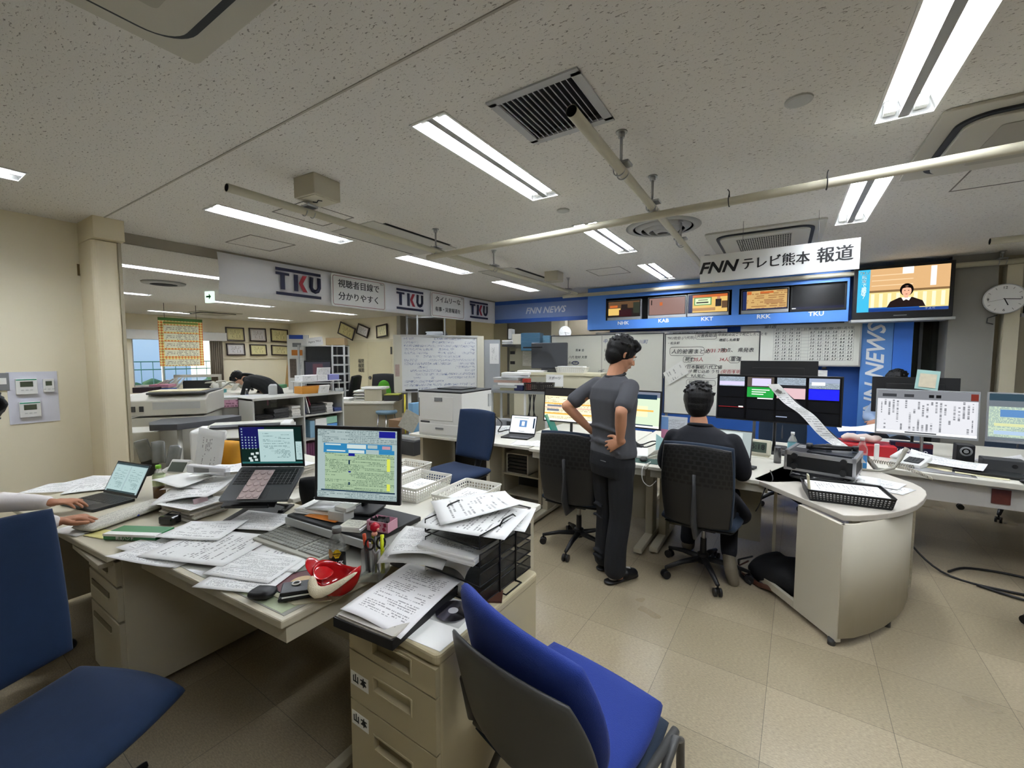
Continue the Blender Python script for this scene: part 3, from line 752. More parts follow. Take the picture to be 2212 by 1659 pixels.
def basket(name,label,cat,loc,rz,size,h_,m,nu=12,nv=4,flare=.9,bar=.4,group=None,nd=None):
 t=thing(name,label,cat,loc,rz,group);w_,d_=size[0]/2,size[1]/2;a=flare;nd=nd or max(4,int(nu*size[1]/size[0]))
 B=[(-w_*a,-d_*a),(w_*a,-d_*a),(w_*a,d_*a),(-w_*a,d_*a)];T=[(-w_,-d_),(w_,-d_),(w_,d_),(-w_,d_)]
 for k in range(4):
  b=MB();p0,p1=V((*B[k],.004)),V((*B[(k+1)%4],.004));q0,q1=V((*T[k],h_)),V((*T[(k+1)%4],h_));n=nu if k%2==0 else nd
  cu=[0.0];
  for i in range(n):cu+=[(i+bar/2)/n,(i+1-bar/2)/n]
  cu.append(1.0);lo,hi=.1,.86;cv=[0.0]
  for j in range(nv):cv+=[lo+(hi-lo)*(j+bar/2)/nv,lo+(hi-lo)*(j+1-bar/2)/nv]
  cv.append(1.0)
  ids=[[b._v((p0 .lerp(p1,x)).lerp(q0 .lerp(q1,x),y))for x in cu]for y in cv]
  for j in range(len(cv)-1):
   for i in range(len(cu)-1):
    if i%2==1 and j%2==1:continue
    b.face([ids[j][i],ids[j][i+1],ids[j+1][i+1],ids[j+1][i]])
  b.build('side_wall',m,t,solid=.002)
 MB().prism([(x*a,y*a)for x,y in rrect(w_*2,d_*2,.01)],0,.004).build('bottom',m,t)
 rim=[V((x,y,h_))for x,y in rrect(w_*2+.006,d_*2+.006,.015)]
 MB().tube(rim+[rim[0]],.0035,6).build('rim',m,t)
 return t
 # ----------------------------------------------------------
def desk_top(b,poly,z0=.67,z1=.7,m=0):b.prism(poly,z0,z1,m)
tp_mat=mat('desk_edge','bdb6a0',.4,var=.06,vscale=9)
# --- front right desk (with the big monitor)
t=thing('office_desk','Steel desk in the foreground heaped with papers, monitor and red visor bowl','desk',(-1.85,1.0,0))
A=[(-2.375,.632),(-1.325,.704),(-1.305,1.405),(-2.375,1.35)]
MB().prism(A,.67,.7).build('desktop',tp_mat,t,w=True,bevel=.006)
b=MB();b.prism([(-2.36,.655),(-1.34,.725),(-1.34,.76),(-2.36,.69)],.61,.67);b.prism([(-1.36,.725),(-1.335,.725),(-1.32,1.39),(-1.345,1.39)],.61,.67)
b.build('apron',beige,t,w=True,bevel=.002)
MB().prism([(-2.3,.66),(-1.85,.69),(-1.85,1.2),(-2.3,1.2)],.615,.665).build('centre_drawer',beige,t,w=True,bevel=.003)
b=MB();b.box(-1.36,1.30,.03,-1.33,1.36,.61);b.build('leg',beige,t,w=True)
b=MB();b.box(-1.37,.80,.0,-1.33,1.4,.035);b.build('foot_rail',beige,t,w=True,bevel=.004)
MB().box(-2.36,1.32,.08,-1.34,1.335,.61).build('modesty_panel',beige,t,w=True)
matc=mat('desk_mat_print','b9c2b0',.15,var=.25,vscale=6)
o=MB().prism([(-2.35,.66),(-1.345,.725),(-1.335,1.2),(-2.35,1.2)],.7,.7015).build('desk_mat',mat('clear_grey_mat','9a9a92',.12));tag(o,'Clear desk mat covering the foreground desktop','desk mat')
b=MB();b.prism([(-1.66,.712),(-1.365,.728),(-1.36,.9),(-1.55,.88)],.7015,.702);tag(b.build('printed_card',mat('map_print','b5bf9f',.2,var=.35,vscale=14)),'Green printed map sheet under the mat at the desk corner','card')
# --- left desk with drawers
t=thing('office_desk','Left steel desk with three-drawer pedestal where the man in white types','desk',(-3.1,.9,0))
B_=[(-3.75,.45),(-2.39,.55),(-2.39,1.34),(-3.75,1.28)]
MB().prism(B_,.67,.7).build('desktop',tp_mat,t,w=True,bevel=.006)
MB().box(-2.79,.60,.04,-2.395,1.25,.665).build('pedestal',beige,t,w=True,bevel=.004)
for z0,z1 in((.545,.655),(.385,.535),(.06,.375)):
 d=MB().box(-2.785,.578,z0,-2.4,.602,z1).build('drawer',beige,t,w=True,bevel=.004)
 zz=z1-.055
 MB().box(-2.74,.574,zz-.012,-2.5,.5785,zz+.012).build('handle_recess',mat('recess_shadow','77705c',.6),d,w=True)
 MB().box(-2.74,.572,zz-.018,-2.5,.577,zz-.012).build('handle',mat('handle_beige','c6bfa8',.4),d,w=True)
MB().box(-2.80,.53,.64,-2.42,.58,.66).build('pull_out_tray',beige,t,w=True,bevel=.002)
MB().box(-3.73,.56,.03,-3.7,1.2,.67).build('side_panel',beige,t,w=True)
MB().box(-3.7,1.2,.1,-2.8,1.22,.66).build('modesty_panel',beige,t,w=True)
# --- pedestal wagon with name labels
t=thing('drawer_cabinet','Beige three-drawer side cabinet with two name labels in the foreground','cabinet',(-.99,1.14,0),-1)
cb=mat('beige_cabinet','b3a888',.42,var=.05,vscale=4)
b=MB();b.rbox(-.2,-.27,0,.2,.28,.668,.012);b.build('body',cb,t)
b=MB();b.rbox(-.203,-.285,.668,.203,.285,.7,.02);b.build('top',cb,t,bevel=.008)
for i,(z0,z1,zh)in enumerate(((.575,.66,.625),(.40,.57,.50),(.03,.395,.30))):
 fy=-.287
 hx0,hx1,hz0,hz1=-.075,.095,zh-.022,zh+.022
 b=MB()
 # front with a real recess for the fingers
 for x0,x1,a0,a1 in((-.197,hx0,z0,z1),(hx1,.197,z0,z1),(hx0,hx1,z0,hz0),(hx0,hx1,hz1,z1)):b.box(x0,fy,a0,x1,-.27,a1)
 d=b.build('drawer',cb,t,weld=True)
 b=MB();b.quad((hx0,-.271,hz0),(hx1,-.271,hz0),(hx1,-.2715,hz1),(hx0,-.2715,hz1))
 b.build('recess',mat('recess_beige','7c7258',.5),d)
 b=MB()
 for x0,x1,a0,a1 in((hx0-.006,hx0,hz0-.006,hz1+.006),(hx1,hx1+.006,hz0-.006,hz1+.006),(hx0,hx1,hz0-.006,hz0),(hx0,hx1,hz1,hz1+.006)):b.box(x0,fy-.003,a0,x1,fy,a1)
 b.build('handle',cb,d,bevel=.001,weld=True)
 if i==1:
  MB().lathe((0,0,0),[(.007,0),(.007,.003)],14).build('lock',steel,d);d.children[-1].rotation_euler=(R(90),0,0);d.children[-1].location=(-.135,fy,.538)
 if i:
  zl=.475 if i==1 else.335;wl=.045 if i==1 else.043
  l=MB().box(-.192,fy-.0006,zl-.024,-.192+2*wl,fy,zl+.024).build('name_label',paperw,d)
  text('山 本',.031,ink,d,(-.192+wl,fy-.001,zl),bold=.0008)
  # --- desk behind, with white baskets
t=thing('office_desk','Steel desk behind the monitor carrying white perforated baskets','desk',(-1.85,1.75,0))
MB().prism([(-2.4,1.43),(-1.14,1.43),(-1.14,2.1),(-2.4,2.1)],.67,.7).build('desktop',offw,t,w=True,bevel=.006)
MB().box(-1.2,1.5,.02,-1.16,2.05,.67).build('side_panel',beige,t,w=True)
MB().box(-2.36,1.45,.1,-1.2,1.46,.66).build('modesty_panel',beige,t,w=True)
MB().box(-2.38,1.5,.02,-2.35,2.05,.67).build('side_panel',beige,t,w=True)
t=thing('office_desk','Steel desk behind the left laptop buried in document piles','desk',(-3.0,1.75,0))
MB().prism([(-3.75,1.36),(-2.42,1.38),(-2.42,2.1),(-3.75,2.1)],.67,.7).build('desktop',offw,t,w=True,bevel=.006)
MB().box(-3.72,1.4,.02,-3.69,2.05,.67).build('side_panel',beige,t,w=True)
MB().box(-2.47,1.4,.02,-2.44,2.05,.67).build('side_panel',beige,t,w=True)
# --- big monitor on black riser
scr_bg=em('screen_pale','a9bcbc',.55);scr_blue=em('screen_blue','2e7fb0',.6);scr_lg=em('screen_pale_green','b3cdaa',.5);scr_navy=em('screen_navy','1a1e86',.6)
scr_y=em('screen_yellow','d3dc56',.6);scr_w=em('screen_white','c6d4d2',.6);scr_dk=em('screen_dark_line','2a4a6a',.3);scr_p=em('screen_pink','c99aa6',.5)
rows=paper_mat('screen_rows','adc7a4','3d5a4a',rows=24,fill=.6,margin=.0,emit=.5,word=40)
rows2=paper_mat('screen_doc','b4cfcf','34585c',rows=26,fill=.35,margin=.12,emit=.55,word=20,seed=4)
rows3=paper_mat('screen_menu','b0c2c2','50696e',rows=4,fill=.9,margin=.0,emit=.5,word=50,seed=9)
R1=[(0,0,1,1,scr_bg),(0,.9,1,1,rows3),(.78,.9,.98,.99,scr_navy),(.06,.8,1,.9,rows3),(.08,.72,.94,.8,scr_blue),(.1,.77,.3,.79,scr_w),(.38,.73,.62,.79,scr_w),(.64,.74,.76,.79,scr_bg),(.82,.735,.92,.78,scr_p),(.08,.66,.62,.72,scr_blue),(.12,.68,.36,.7,scr_w),(.4,.665,.6,.71,scr_w),(.78,.66,.97,.72,scr_blue),(.1,.12,.97,.66,rows),(.4,.62,.48,.66,scr_navy),(.4,.38,.43,.40,scr_navy),(.4,.2,.42,.24,scr_dk),(.4,.5,.42,.56,scr_dk),(.88,.42,.92,.6,scr_y),(.88,.14,.92,.24,scr_y),(.05,.1,.98,.12,scr_dk),(0,0,1,.1,rows3)]
big=monitor('Black desktop monitor showing a green spreadsheet, on a black riser',(-1.73,1.31,.786),22,.42,.335,.235,R1,tilt=3,bez=.017,chin=.02,base=(.2,.17))
t=thing('monitor_riser','Black desktop shelf on grey legs under the monitor','monitor riser',(-1.71,1.28,.7),3)
MB().box(-.29,-.16,.062,.29,.14,.085).build('shelf',black,t,bevel=.004)
MB().box(-.29,-.17,.04,.29,-.16,.075).build('front_rail',lgrey,t,bevel=.002)
for s in(-1,1):MB().box(s*.27-.012,-.15,0,s*.27+.012,.13,.062).build('leg',lgrey,t)
# --- things on the riser
stack('paper_stack','Loose papers piled on the left end of the black riser','papers',(-1.88,1.27,.786),(.26,.2),20,paper_mat('print_a',rows=22,seed=3),paperw,.02,6,.012,seed=3)
o=sheet('envelope','Orange envelope edge under the papers on the riser','envelope',(-1.80,1.2,.79),(.2,.11),8,mat('orange_envelope','cf7a24',.6),bend=(0,0,.01,.0))
sheet('plastic_sleeve','Shiny clear sleeve lying on the papers on the riser','plastic sleeve',(-1.85,1.24,.81),(.2,.12),12,mat('grey_gloss_sheet','b9b9b4',.15,var=.2,vscale=20),bend=(0,.01,0,.012))
o=MB().ob((-1.72,1.21,.808),(.09,.07,.045),(0,0,14)).build('card_box',mat('pale_card','cdccc8',.5),bevel=.002);tag(o,'Pale grey card box beside the papers on the riser','box')
o=MB().ob((-1.70,1.22,.841),(.075,.06,.02),(0,0,6)).build('card_box',mat('pale_card','cdccc8',.5),bevel=.002);tag(o,'Smaller pale card box on top of another on the riser','box')
o=stack('memo_pad','Small memo pad on the front edge of the riser','memo pad',(-1.575,1.17,.786),(.1,.08),22,paper_mat('print_memo','d2d0c4',rows=9,seed=8),paperw,.022,6,.002,seed=5)
t=thing('clip_box','Pink strawberry-patterned tin filled with black binder clips','box',(-1.465,1.235,.786),12)
pk=mat('pink_tin','d7a0b2',.4);b=MB()
for s in(((-.055,-.035),(.055,-.033)),((-.055,.033),(.055,.035))):b.box(s[0][0],s[0][1],0,s[1][0],s[1][1],.045)
b.box(-.055,-.035,0,-.053,.035,.045);b.box(.053,-.035,0,.055,.035,.045);b.box(-.055,-.035,0,.055,.035,.003);b.build('tin',pk,t,weld=True)
for k,(x,z)in enumerate(((-.035,.03),(-.01,.018),(.01,.032),(.035,.015),(.04,.034))):
 MB().ob((x,-.0355,z),(.016,.001,.014),(0,20*k,0)).build('strawberry',mat('berry_red','a8274c',.5),t,bevel=.004)
for k in range(9):
 c=MB();x,y=-.04+.02*(k%5),-.015+.025*(k//5);c.xprism([(y-.008,.036),(y+.008,.036),(y,.052)],x-.009,x+.009)
 o=c.build('binder_clip',black,w=False);o.rotation_euler=(0,0,R(30*k));mt=_wm(t)@M4 .Translation(o.location);o.location=mt.to_translation()
 tag(o,'Black binder clip in the pink strawberry tin, %s'%('front left corner','front row second','front row middle','front row fourth','front right corner','back left corner','back row second','back row third','back right')[k],'binder clip','binder clips in the pink tin')
 # --- laptop on tilted stand
dkblue=em('desk_night_blue','14165c',.5);dkgreen=em('desk_dark_green','0c2622',.5);icon=em('desktop_icons','8fa3b5',.6)
lapr=[(0,0,1,1,dkgreen),(0,.42,.4,1,dkblue),(.9,.1,1,.6,rows2),(.3,.05,.88,.94,rows2),(.3,.88,.88,.94,scr_w),(0,0,1,.05,em('taskbar_teal','2b6a68',.5))]
for i in range(5):
 for j in range(8):
  if i>0 and j<3:continue
  lapr.append((.02+i*.055,.93-j*.075,.042+i*.055,.965-j*.075,icon))
for x,y in((.12,.12),(.2,.16),(.16,.24),(.24,.26),(.14,.06),(.22,.08)):lapr.append((x,y,x+.05,y+.06,scr_w))
t=thing('laptop_stand','Black folding laptop stand under the tilted laptop','laptop stand',(-2.33,1.14,.7),34)
MB().ob((0,.02,.006),(.25,.24,.012)).build('foot_plate',black,t,bevel=.003)
for s in(-1,1):MB().tube([(s*.1,.11,.012),(s*.1,-.02,.07),(s*.1,.12,.15)],.009,8).build('arm',black,t,smooth=True)
MB().ob((0,0.01,.135),(.27,.235,.008),(30,0,0)).build('tray_plate',black,t,bevel=.003)
MB().ob((0,-.1,.085),(.22,.012,.02),(30,0,0)).build('front_lip',black,t,bevel=.002)
lp=laptop('Dark grey open laptop on a tilted stand, plastic strip across its keyboard',(-2.27,1.145,.875),34,.34,.235,116,lapr,body=mat('grey_laptop','4c4e50',.4,.3),sc=black,pitch=30)
b=MB();b.M=M4 .Translation((-2.275,1.135,.875))@Euler((0,0,R(34))).to_matrix().to_4x4()@Euler((R(30),0,0)).to_matrix().to_4x4()
b.ob((-.015,-.01,.0185),(.105,.2,.0015));b.M=b.M
for i in range(3):
 for j in range(5):b.lathe((-.05+.035*i,-.09+.04*j,.019),[(.0145,0),(.015,.0025),(.012,.003)],14)
tag(b.build('blister_strip',mat('pinkish_clear_plastic','c9b6b4',.12,alpha=.92,var=.2,vscale=40)),'Pinkish blister strip of round packs lying across the laptop keyboard','packaging')
# --- keyboard, bottle, pens
t=thing('docking_station','Small black docking box with blue light behind the laptop stand','dock',(-2.03,1.33,.702),20)
MB().box(-.03,-.05,0,.03,.05,.11).build('housing',black,t,bevel=.004);MB().ob((0,-.051,.09),(.006,.002,.006)).build('status_light',em('led_blue','3a6aff',8),t)
b=MB();cushion(b,lambda x,y:V((x*.09,.02*x*y,.09+y*.09)),.07,10,10,.5,p=3);o=b.build('camera_bag',mat('black_nylon','131416',.7,bump=.5,bscale=90),weld=True);o.location=(-2.16,1.36,.704);o.rotation_euler=(0,0,R(25));tag(o,'Soft black bag behind the tilted laptop','bag')
t=thing('keyboard','Grey keyboard under a plastic cover in front of the riser','keyboard',(-1.79,1.05,.7035),4)
MB().prism(rrect(.45,.17,.012),0,.018).build('base',mat('keyboard_cream','aaa89c',.5),t,bevel=.003)
b=MB();keybed(b,-.215,-.065,.06,.07,.0182,15,6,.006);b.build('keys',mat('keycap_grey','8f8f88',.5),t)
b=MB();keybed(b,.075,-.065,.215,.07,.0182,7,6,.006);b.build('number_pad',mat('keycap_grey','8f8f88',.5),t)
gl=mat('bottle_glass_clear','dfe3e2',.03,trans=.95,ior=1.25,alpha=.35)
t=thing('coffee_bottle','Clear bottle with grey cap and yellow diamond label reading BLACK','bottle',(-1.452,1.0,.702),52)
MB().lathe((0,0,0),[(.028,0),(.031,.005),(.031,.115),(.028,.13),(.016,.15),(.0145,.158)],24).build('body',gl,t,smooth=True)
MB().lathe((0,0,0),[(.0175,.156),(.0175,.176),(.0165,.178)],20).build('cap',mat('grey_cap','6f7170',.5),t)
MB().lathe((0,0,0),[(.0315,.02),(.0315,.066)],24,cap=False).build('wrap_label',mat('black_label','161514',.4),t,smooth=True)
yl=mat('yellow_label','e3c222',.45)
def wrap(pts,r,z,mb,m=0):
 mb.face([mb._v((r*math.sin(x/r),-r*math.cos(x/r),z+y))for x,y in pts],m)
for s,mm in((0,yl),(-.028,mat('tan_label','c39b5c',.5))):
 b=MB();wrap([(s+x,y)for x,y in((-.017,0),(-.006,-.017),(.006,-.017),(.017,0),(.006,.017),(-.006,.017))],.0322,.082,b);b.build('diamond_label',mm,t)
text('GEORGIA',.0072,ink,t,(0,-.0326,.083),bold=.0002);text('Coffee',.006,mat('label_red','8e2a1c',.5),t,(0,-.0326,.0745),shear=.4)
text('BLACK',.019,whitepaint,t,(0,-.0322,.045),bold=.0006,sx=.75)
t=thing('pen_holder','Clear acrylic pen holder with lower front tray','pen holder',(-1.318,1.075,.702),25)
ac=mat('clear_acrylic','eef0f0',.05,trans=.9,ior=1.2,alpha=.3)
for x0,y0,x1,y1,hh in((-.045,-.03,-.043,.03,.1),(.043,-.03,.045,.03,.1),(-.045,.028,.045,.03,.1),(-.045,-.03,.045,-.028,.1),(-.001,-.03,.001,.03,.1),(-.045,-.075,.045,-.073,.03),(-.045,-.075,-.043,-.03,.03),(.043,-.075,.045,-.03,.03)):
 MB().box(x0,y0,0,x1,y1,hh).build('wall',ac,t)
MB().box(-.045,-.075,0,.045,.03,.002).build('bottom',ac,t)
def pen(n,lx,ly,h_,r,m,capm=None,tx=0,ty=0,cat='pen',nm='pen'):
 o=MB();bt=V((lx,ly,.004));tp_=V((lx+tx,ly+ty,h_));o.cyl(bt,tp_,r,10,0)
 ms=[m]
 if capm:o.cyl(bt.lerp(tp_,.72),bt.lerp(tp_,1.02),r*1.15,10,1);ms.append(capm)
 e=thing('tmp','','',(0,0,0));bpy.data.objects.remove(e)
 mt=_wm(PH);o.v=[mt@p for p in o.v]
 return tag(o.build(nm,ms,smooth=True),n,cat)
PH=t
pen('Bright yellow highlighter standing in the clear pen holder',.033,-.01,.155,.0075,mat('highlighter_yellow','d6e21a',.4))
pen('Grey marker pen with orange top in the pen holder',-.035,.0,.148,.006,mat('pen_grey','5b5e61',.5),mat('pen_orange','e0603a',.5),-.01)
pen('White ballpoint pen with yellow-green clip in the pen holder',-.018,.01,.15,.005,mat('pen_white','d5d6d4',.4),mat('pen_lime','b7cf3e',.5),.004)
pen('Black and red pen leaning in the clear pen holder',-.02,-.012,.13,.005,black,mat('pen_red','c23a30',.5),-.008)
pen('Slim silver pen in the middle of the pen holder',-.008,.015,.145,.0045,steel)
pen('Olive striped pencil in the middle of the pen holder',.006,-.012,.14,.004,mat('pencil_olive','8a8a3a',.6),None,.01)
# scissors
t=thing('scissors','Black-handled scissors standing in the clear pen holder','scissors',_wm(PH)@V((.01,-.02,0)),40)
for s in(-1,1):
 MB().tube([(s*-.012,0,.01),(0,0,.075),(s*.012,0,.1)],[.002,.006,.004],6,ry=[.001,.0015,.0015],up=(0,1,0)).build('blade',steel,t)
 MB().tube([(s*.02+.016*math.cos(a),s*.003,.125+.022*math.sin(a))for a in[R(24*k)for k in range(16)]],.0042,6).build('handle',black,t,smooth=True)
 # small red figure on a spring pen
t=thing('novelty_pen','Red round-headed novelty pen topper in the pen holder','pen',_wm(PH)@V((-.004,.006,0)),0)
MB().cyl((0,0,.004),(0,0,.15),.004,8).build('barrel',mat('pen_grey','5b5e61',.5),t);MB().ball((0,0,.178),.019,16).build('red_ball',mat('gloss_red','b3152a',.15),t,smooth=True)
for s in(-1,1):MB().ball((s*.018,0,.172),.006,8).build('small_knob',mat('skin_tone_plastic','d99a86',.5),t,smooth=True)
MB().ball((0,-.002,.152),.012,12,sc=(1,1,.8)).build('collar_piece',mat('skin_tone_plastic','d99a86',.5),t,smooth=True)
# helmet-like red visor bowl with wool strip
t=thing('visor_bowl','Glossy red curved bowl-shaped visor with a cream wool strip','visor',(-1.315,.905,.705),25);t.scale=(.92,.92,.95)
b=MB();n=28;rings=[]
for j in range(8):
 a=j/7;rr=.028+.052*math.sin(a*math.pi/2)
 rings.append([V((rr*1.12*math.cos(2*math.pi*k/n),rr*.92*math.sin(2*math.pi*k/n),.085*(1-math.cos(a*math.pi/2))+(.022*a*a*math.cos(4*math.pi*k/n+.4))))for k in range(n)])
b.loft(rings,0,cap=False);b.face([b._v(p)for p in rings[0][::-1]])
b.build('bowl',mat('gloss_red_plastic','b30f16',.12,coat=.5),t,solid=.0025,smooth=True)
b=MB();cushion(b,lambda x,y:V((-.075+x*.05,.0+y*.045,.075+.018*x*x-.03*x)),.004,10,10,.9);b.build('visor_peak',mat('gloss_red_plastic','b30f16',.12),t,weld=True)
wool=mat('cream_fleece','d8cdb0',.95,bump=1.0,bscale=300)
MB().tube([(-.07,-.055,.088),(-.06,-.078,.058),(-.035,-.09,.036),(.02,-.086,.056),(.06,-.066,.08),(.10,-.03,.1)],[.009,.022,.027,.017,.012,.005],12,ry=[.008,.01,.01,.008,.007,.004]).build('wool_strip',wool,t,smooth=True,sub=1)
# round fan, mouse, wallet, book
t=thing('round_fan','Round dark red patterned paper fan under the black wallet','fan',(-1.49,.875,.7035),30)
MB().lathe((0,0,0),[(.085,0),(.085,.0015)],36).build('disc',mat('fan_dark_red','5a2428',.5,var=.6,vscale=26),t)
MB().lathe((0,0,.0016),[(.042,0),(.042,.0004)],24).build('pale_centre',mat('fan_tan','c2a67c',.5,var=.2,vscale=40),t)
b=MB();b.tube([(.085*math.cos(R(10*k)),.085*math.sin(R(10*k)),.001)for k in range(37)],.0022,6);b.build('rim',black,t)
t=thing('computer_mouse','Black computer mouse at the front edge of the foreground desk','mouse',(-1.515,.745,.702),20)
b=MB();cushion(b,lambda x,y:V((x*.05,y*.034,.016+.004*x)),.034,12,12,.8,p=2.5);b.build('shell',mat('matte_black','1b1b1d',.45),t,weld=True)
t=thing('wallet','Black leather wallet holding a white ring, by the red visor','wallet',(-1.415,.815,.7045),52)
lea=mat('black_leather','0e0e10',.32,bump=.3,bscale=250)
MB().ob((0,0,.012),(.115,.085,.012)).build('lower_flap',lea,t,bevel=.004);MB().ob((.002,.003,.027),(.11,.08,.012),(0,3,2)).build('upper_flap',lea,t,bevel=.004)
MB().ob((.0,-.04,.02),(.09,.003,.004)).build('card_edge',paperw,t)
o=MB().tube([(-1.435+.013*math.cos(R(20*k)),.822+.013*math.sin(R(20*k)),.7405)for k in range(19)],.0028,8).build('white_ring',white,smooth=True);tag(o,'Small white ring lying on the black wallet','ring')
o=MB().prism([(-1.50,.765),(-1.37,.775),(-1.29,.86),(-1.42,.86)],.7022,.7055).build('booklet',mat('cream_booklet','c9c4a6',.6));tag(o,'Thin cream booklet under the wallet and red visor','booklet')
# loose paper sheets on the foreground desk
PM=[paper_mat('print_%d'%i,'e4e4e2',rows=r_,fill=f_,seed=i*7,margin=mg,vertical=vt,word=wd)for i,(r_,f_,mg,vt,wd)in enumerate(((26,.5,.12,True,18),(40,.7,.08,False,40),(20,.35,.14,False,24),(30,.8,.1,False,30),(16,.2,.2,True,14)))]
A4=(.21,.297);A4l=(.297,.21)
for i,(px,py,sz,rz,m_,z,bd,lb)in enumerate(((395,1175,(.42,.297),10,PM[1],.703,(.01,.0,.01,.012),'Large curling printed sheet at the left end of the foreground desk, underneath'),(350,1195,A4l,26,PM[3],.706,(.03,.0,.0,.0),'Curled printed sheet hanging at the left front corner of the foreground desk'),(455,1180,(.42,.297),22,PM[0],.712,(.006,.004,.0,.012),'Big sheet with vertical print columns on the left half of the desk'),(440,1145,A4l,30,PM[2],.722,(.008,.0,.012,.0),'Torn-edged clipping on top of the big left sheet'),(560,1125,A4l,24,PM[1],.718,(.0,.0,.0,.008),'Grey-shaded printed sheet below the tilted laptop'),(540,1245,A4l,24,PM[3],.706,(.003,.006,.002,.002),'Printed sheet under the others, nearest the desk front edge'),(555,1222,A4l,20,PM[1],.7105,(.003,.003,.002,.002),'Printed sheet with a dense paragraph in the middle of the foreground desk'),(600,1205,A4l,26,PM[4],.7085,(.003,.003,.006,.002),'Nearly blank sheet right of the dense printed paragraph'))):
 p=PZ(px,py,z);sheet('paper_sheet',lb,'paper',(p.x,p.y,z),sz,rz,m_,bend=bd,wav=.0012)
p=PZ(607,1108,.72);t=thing('binder_clip','Black binder clip holding papers beside the laptop stand','binder clip',(p.x,p.y,.722),30)
MB().xprism([(-.01,0),(.01,0),(.0,.012)],-.014,.014).build('body',black,t)
MB().tube([(-.006,.0,.01),(-.01,.022,.012),(.01,.022,.012),(.006,0,.01)],.001,5).build('wire_arm',steel,t)
# --- on the wagon
t=thing('document_tray','Black plastic tray holding thick document pile on the cabinet','tray',(-1.055,.955,.7),5)
b=MB();b.prism([(x,y)for x,y in rrect(.245,.33,.01)],0,.004);b.build('bottom',black,t)
for x0,y0,x1,y1 in((-.1225,-.165,-.1195,.165),(.1195,-.165,.1225,.165),(-.1225,-.165,.1225,-.162),(-.1225,.162,.1225,.165)):MB().box(x0,y0,.0,x1,y1,.03).build('wall',black,t)
stack('document_pile','Magazines and stapled documents filling the black tray','papers',(-1.055,.955,.7045),(.232,.31),5,paper_mat('print_mag','bdb9b0',rows=30,seed=12),mat('mixed_paper_edges','b9b4a8',.8,var=.3,vscale=90),.034,12,.004,seed=4)
sheet('paper_sheet','Top printed letter curving over the black tray on the cabinet','paper',(-1.045,.975,.752),(.25,.33),5,paper_mat('letter_print','e8e6e6','4a4a50',rows=34,fill=.75,seed=21,margin=.13,word=22),bend=(-.004,-.022,.0,.006),wav=.0015,n=14)
o=MB().prism([(-.955,.862),(-.80,.872),(-.80,1.11),(-.955,1.1)],.7003,.7012).build('white_envelope',paperw);tag(o,'Flat white envelope under the disc case on the cabinet','envelope')
t=thing('disc_case','Clear disc case with shiny silver disc beside the blue chair','disc case',(-.89,1.035,.7014),6)
MB().box(-.062,-.062,0,.062,.062,.006).build('case',ac,t)
MB().lathe((0,0,.0065),[(.058,0),(.058,.001)],40).build('disc',mat('iridescent_disc','b9b7c6',.12,1),t)
MB().lathe((0,0,.0076),[(.017,0),(.0165,.0006)],24).build('disc_hub',mat('disc_hub','d9d9dc',.1,.3),t)
o=MB().ob((-.85,1.17,.7035),(.11,.07,.006),(0,0,30)).build('notebook',mat('brown_cover','4a2a1c',.5));tag(o,'Thin brown notebook behind the blue cushion','notebook')
# --- mesh letter tray tower
t=thing('mesh_letter_tray','Black wire mesh four-tier letter tray stacked with papers','letter tray',(-.955,1.27,.7),-2)
wire=mat('black_wire','0d0d0e',.35,.4)
tray_mesh=bpy.data.materials.new('wire_mesh');tray_mesh.use_nodes=True
_t=NT(tray_mesh.node_tree);_b=tray_mesh.node_tree.nodes['Principled BSDF'];_b.inputs['Base Color'].default_value=(.008,.008,.009,1);_b.inputs['Roughness'].default_value=.4;_b.inputs['Alpha'].default_value=.42
W,D=.128,.16
for k in range(4):
 z=.006+k*.066
 f=MB();ring=[(-W,-D,z),(W,-D,z),(W,D,z),(-W,D,z),(-W,-D,z)];f.tube(ring,.003,6);f.build('tray_rim',wire,t)
 m_=MB().box(-W,-D,z-.001,W,D,z).build('mesh_floor',tray_mesh,t)
 for s in(1,):
  MB().box(s*W-.0008,-D,z,s*W+.0008,D,z+.045).build('mesh_side',tray_mesh,t);MB().box(-W,D-.0008,z,W,D+.0008,z+.045).build('mesh_back',tray_mesh,t)
  MB().tube([(s*W,-D,z),(s*W,-D,z+.045),(s*W,D,z+.045),(-W,D,z+.045),(-W,D,z)],.0026,6).build('upper_rim',wire,t)
 MB().tube([(-W,-D,z),(-W,-D,z+.045),(-W,D,z+.045)],.0026,6).build('upper_rim',wire,t)
for s in(-1,1):
 MB().tube([(s*(W+.004),-.05,0),(s*(W+.004),-.05,.25),(s*(W+.004),-.03,.265),(s*(W+.004),.03,.265),(s*(W+.004),.05,.25),(s*(W+.004),.05,0)],.0032,6).build('hoop',wire,t)
MB().tube([(W+.004,-.05,.003),(W+.03,-.05,.003),(W+.03,.05,.003),(W+.004,.05,.003)],.003,6).build('foot_wire',wire,t)
sheet('paper_sheet','Handwritten-title sheet topmost on the mesh tray','paper',(-1.0,1.305,.962),(.23,.32),-38,PM[2],bend=(.0,-.008,.02,.0),wav=.003,tilt=(0,.03))
sheet('paper_sheet','Newspaper layout sheet under the top sheet on the mesh tray','paper',(-.955,1.235,.945),(.36,.26),10,PM[0],bend=(-.02,-.004,.01,.0),wav=.003)
sheet('paper_sheet','Faxed page with photographs at the right rear of the mesh tray','paper',(-.9,1.30,.935),(.27,.2),18,PM[3],bend=(0,.0,.01,.0),wav=.002)
stack('paper_stack','Stack of papers in the second tier of the mesh tray','papers',(-.985,1.24,.842),(.24,.31),6,PM[3],paperw,.03,8,.006,seed=9)
